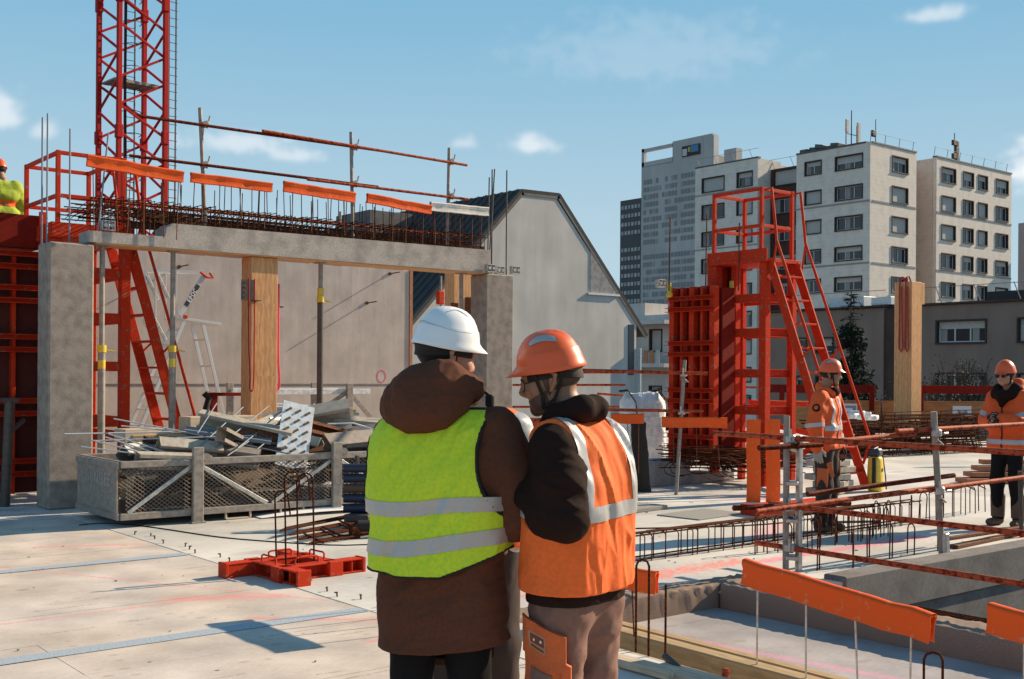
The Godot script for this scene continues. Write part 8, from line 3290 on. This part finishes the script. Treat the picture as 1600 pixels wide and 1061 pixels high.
func man_behind() -> void:
	var o := thing("person", "person in white hard hat mostly hidden behind the lime vest, facing the viewer", "person", "", at(3.03, 0, 4.0), deg_to_rad(-38.99 + 170.0))
	var j := joints({"head": Vector3(0.12, 1.655, -0.08), "yaw": -0.2, "pitch": -0.3, "neck": Vector3(0.05, 1.5, 0.0), "le": Vector3(-0.27, 1.17, 0.03), "re": Vector3(0.26, 1.16, 0.0), "lw": Vector3(-0.2, 1.04, -0.22), "rw": Vector3(0.06, 1.12, -0.28), "lwn": Vector3(0, 0.6, -1), "rwn": Vector3(0, 0.6, -1)})
	add_body(o, j, M["skin"], 0.007)
	var hx := head_frame(j)
	hair(o, hx, M["hair_dark"], 0.005, 0.01, func(p: Vector3) -> float: return maxf(-0.02 - p.z, -0.08 - p.y))
	helmet(o, hx, M["helmet_white"], false)
	part("trousers", trousers(j, 1.12, 91), 0.018, M["trouser_dark"], o)
	boots(o, Vector3(-0.12, 0, 0.02), Vector3(0.12, 0, 0.02))
	var torso := [[-0.125, 1.43, 0.0, 0.125, 1.43, 0.0, 0.085, 0.085, 1.0], [-0.085, 1.31, 0.0, 0.085, 1.31, 0.0, 0.135, 0.135, 1.1], [-0.08, 1.12, 0.0, 0.08, 1.12, 0.0, 0.13, 0.13, 1.0], [-0.085, 0.96, 0.0, 0.085, 0.96, 0.0, 0.135, 0.135, 1.0]]
	var sh := form(torso, 0.06)
	sh.k = 0.045
	sh.chain([j.ls, j.le, j.lw], [0.08, 0.068, 0.05])
	sh.chain([j.rs, j.re, j.rw], [0.08, 0.068, 0.05])
	sh.crease(95, 0.01, 3.5)
	sh.cut = func(p: Vector3) -> float: return 0.9 - p.y
	part("shirt", sh, 0.014, M["reflective"], o)
	var vest := form(torso, 0.06)
	vest.off = 0.02
	vest.crease(97, 0.01, 2.6)
	vest.cut = func(p: Vector3) -> float: return maxf(0.93 - p.y, (1.0 - Vector2((absf(p.x) - 0.31) / 0.1, (p.y - 1.31) / 0.17).length()) * 0.1)
	part("vest", vest, 0.012, M["vest_orange"], o)
	ring_band(o, vest, Vector3.ZERO, func(a: float) -> float: return 1.08, 0.05, 0.003, M["reflective"], "reflective_band", 48)
	# the plan he holds out
	var pl := thing("site_plan", "white sheet held between the two front men", "plan", "", at(2.85, 1.13, 3.6), deg_to_rad(-38.99))
	var g := []
	for i in 7:
		var row := []
		for k in 7:
			row.append(Vector3(-0.14 + 0.045 * i, 0.02 * sin(i * 0.9) + 0.05 * (k / 6.0), 0.1 - 0.05 * k))
		g.append(row)
	var m := MB.new()
	m.sheet(g)
	obj("sheet", m, M["paper"], pl)


func worker_on_top() -> void:
	var st := MB.new()
	st.slab(1.0, 5.2, 2.95, 3.05, 16.7, 19.5, 0.005)
	tag(obj("work_platform", st, M["wood_old"]), "plank platform behind the left formwork under the topmost worker", "platform")
	var o := thing("person", "person in lime jacket and orange hard hat high up at the picture's left edge", "person", "", at(4.62, 3.05, 17.4), deg_to_rad(-38.99 + 40.0))
	var j := joints({"head": Vector3(-0.03, 1.53, -0.1), "yaw": 0.3, "pitch": -0.2, "neck": Vector3(0, 1.38, 0.0), "ls": Vector3(-0.18, 1.3, 0.0), "rs": Vector3(0.18, 1.3, 0), "le": Vector3(-0.26, 1.05, -0.05), "re": Vector3(0.26, 1.05, 0.0), "lw": Vector3(-0.2, 0.95, -0.3), "rw": Vector3(0.24, 0.85, -0.1), "hip": 0.82, "lh": Vector3(-0.09, 0.78, 0), "rh": Vector3(0.09, 0.78, 0), "lk": Vector3(-0.12, 0.44, -0.12), "rk": Vector3(0.12, 0.44, -0.12)})
	add_body(o, j, M["skin_tan"], 0.01)
	var hx := head_frame(j)
	hair(o, hx, M["hair_dark"], 0.01, 0.012, func(p: Vector3) -> float: return maxf(-0.03 - p.z, -0.12 - p.y))
	helmet(o, hx, M["helmet_orange"], false)
	part("trousers", trousers(j, 1.0, 101), 0.02, M["trouser_dark"], o)
	boots(o, Vector3(-0.12, 0, 0.02), Vector3(0.12, 0, 0.02))
	var f := form([[-0.12, 1.3, 0.0, 0.12, 1.3, 0.0, 0.085, 0.085, 1.0], [-0.085, 1.15, 0.0, 0.085, 1.15, 0.0, 0.14, 0.14, 1.1], [-0.08, 0.9, 0.0, 0.08, 0.9, 0.0, 0.14, 0.14, 1.0]], 0.06)
	f.k = 0.045
	f.chain([j.ls, j.le, j.lw], [0.085, 0.072, 0.055])
	f.chain([j.rs, j.re, j.rw], [0.085, 0.072, 0.055])
	f.crease(103, 0.012, 3.4)
	f.cut = func(p: Vector3) -> float: return 0.8 - p.y
	part("jacket", f, 0.018, M["vest_dull"], o)
	var t := form([[-0.12, 1.3, 0.0, 0.12, 1.3, 0.0, 0.085, 0.085, 1.0], [-0.085, 1.15, 0.0, 0.085, 1.15, 0.0, 0.14, 0.14, 1.1], [-0.08, 0.9, 0.0, 0.08, 0.9, 0.0, 0.14, 0.14, 1.0]], 0.06)
	t.nz = f.nz
	t.folds = f.folds
	ring_band(o, t, Vector3.ZERO, func(a: float) -> float: return 1.0, 0.08, 0.004, M["vest_orange"], "orange_band", 40)
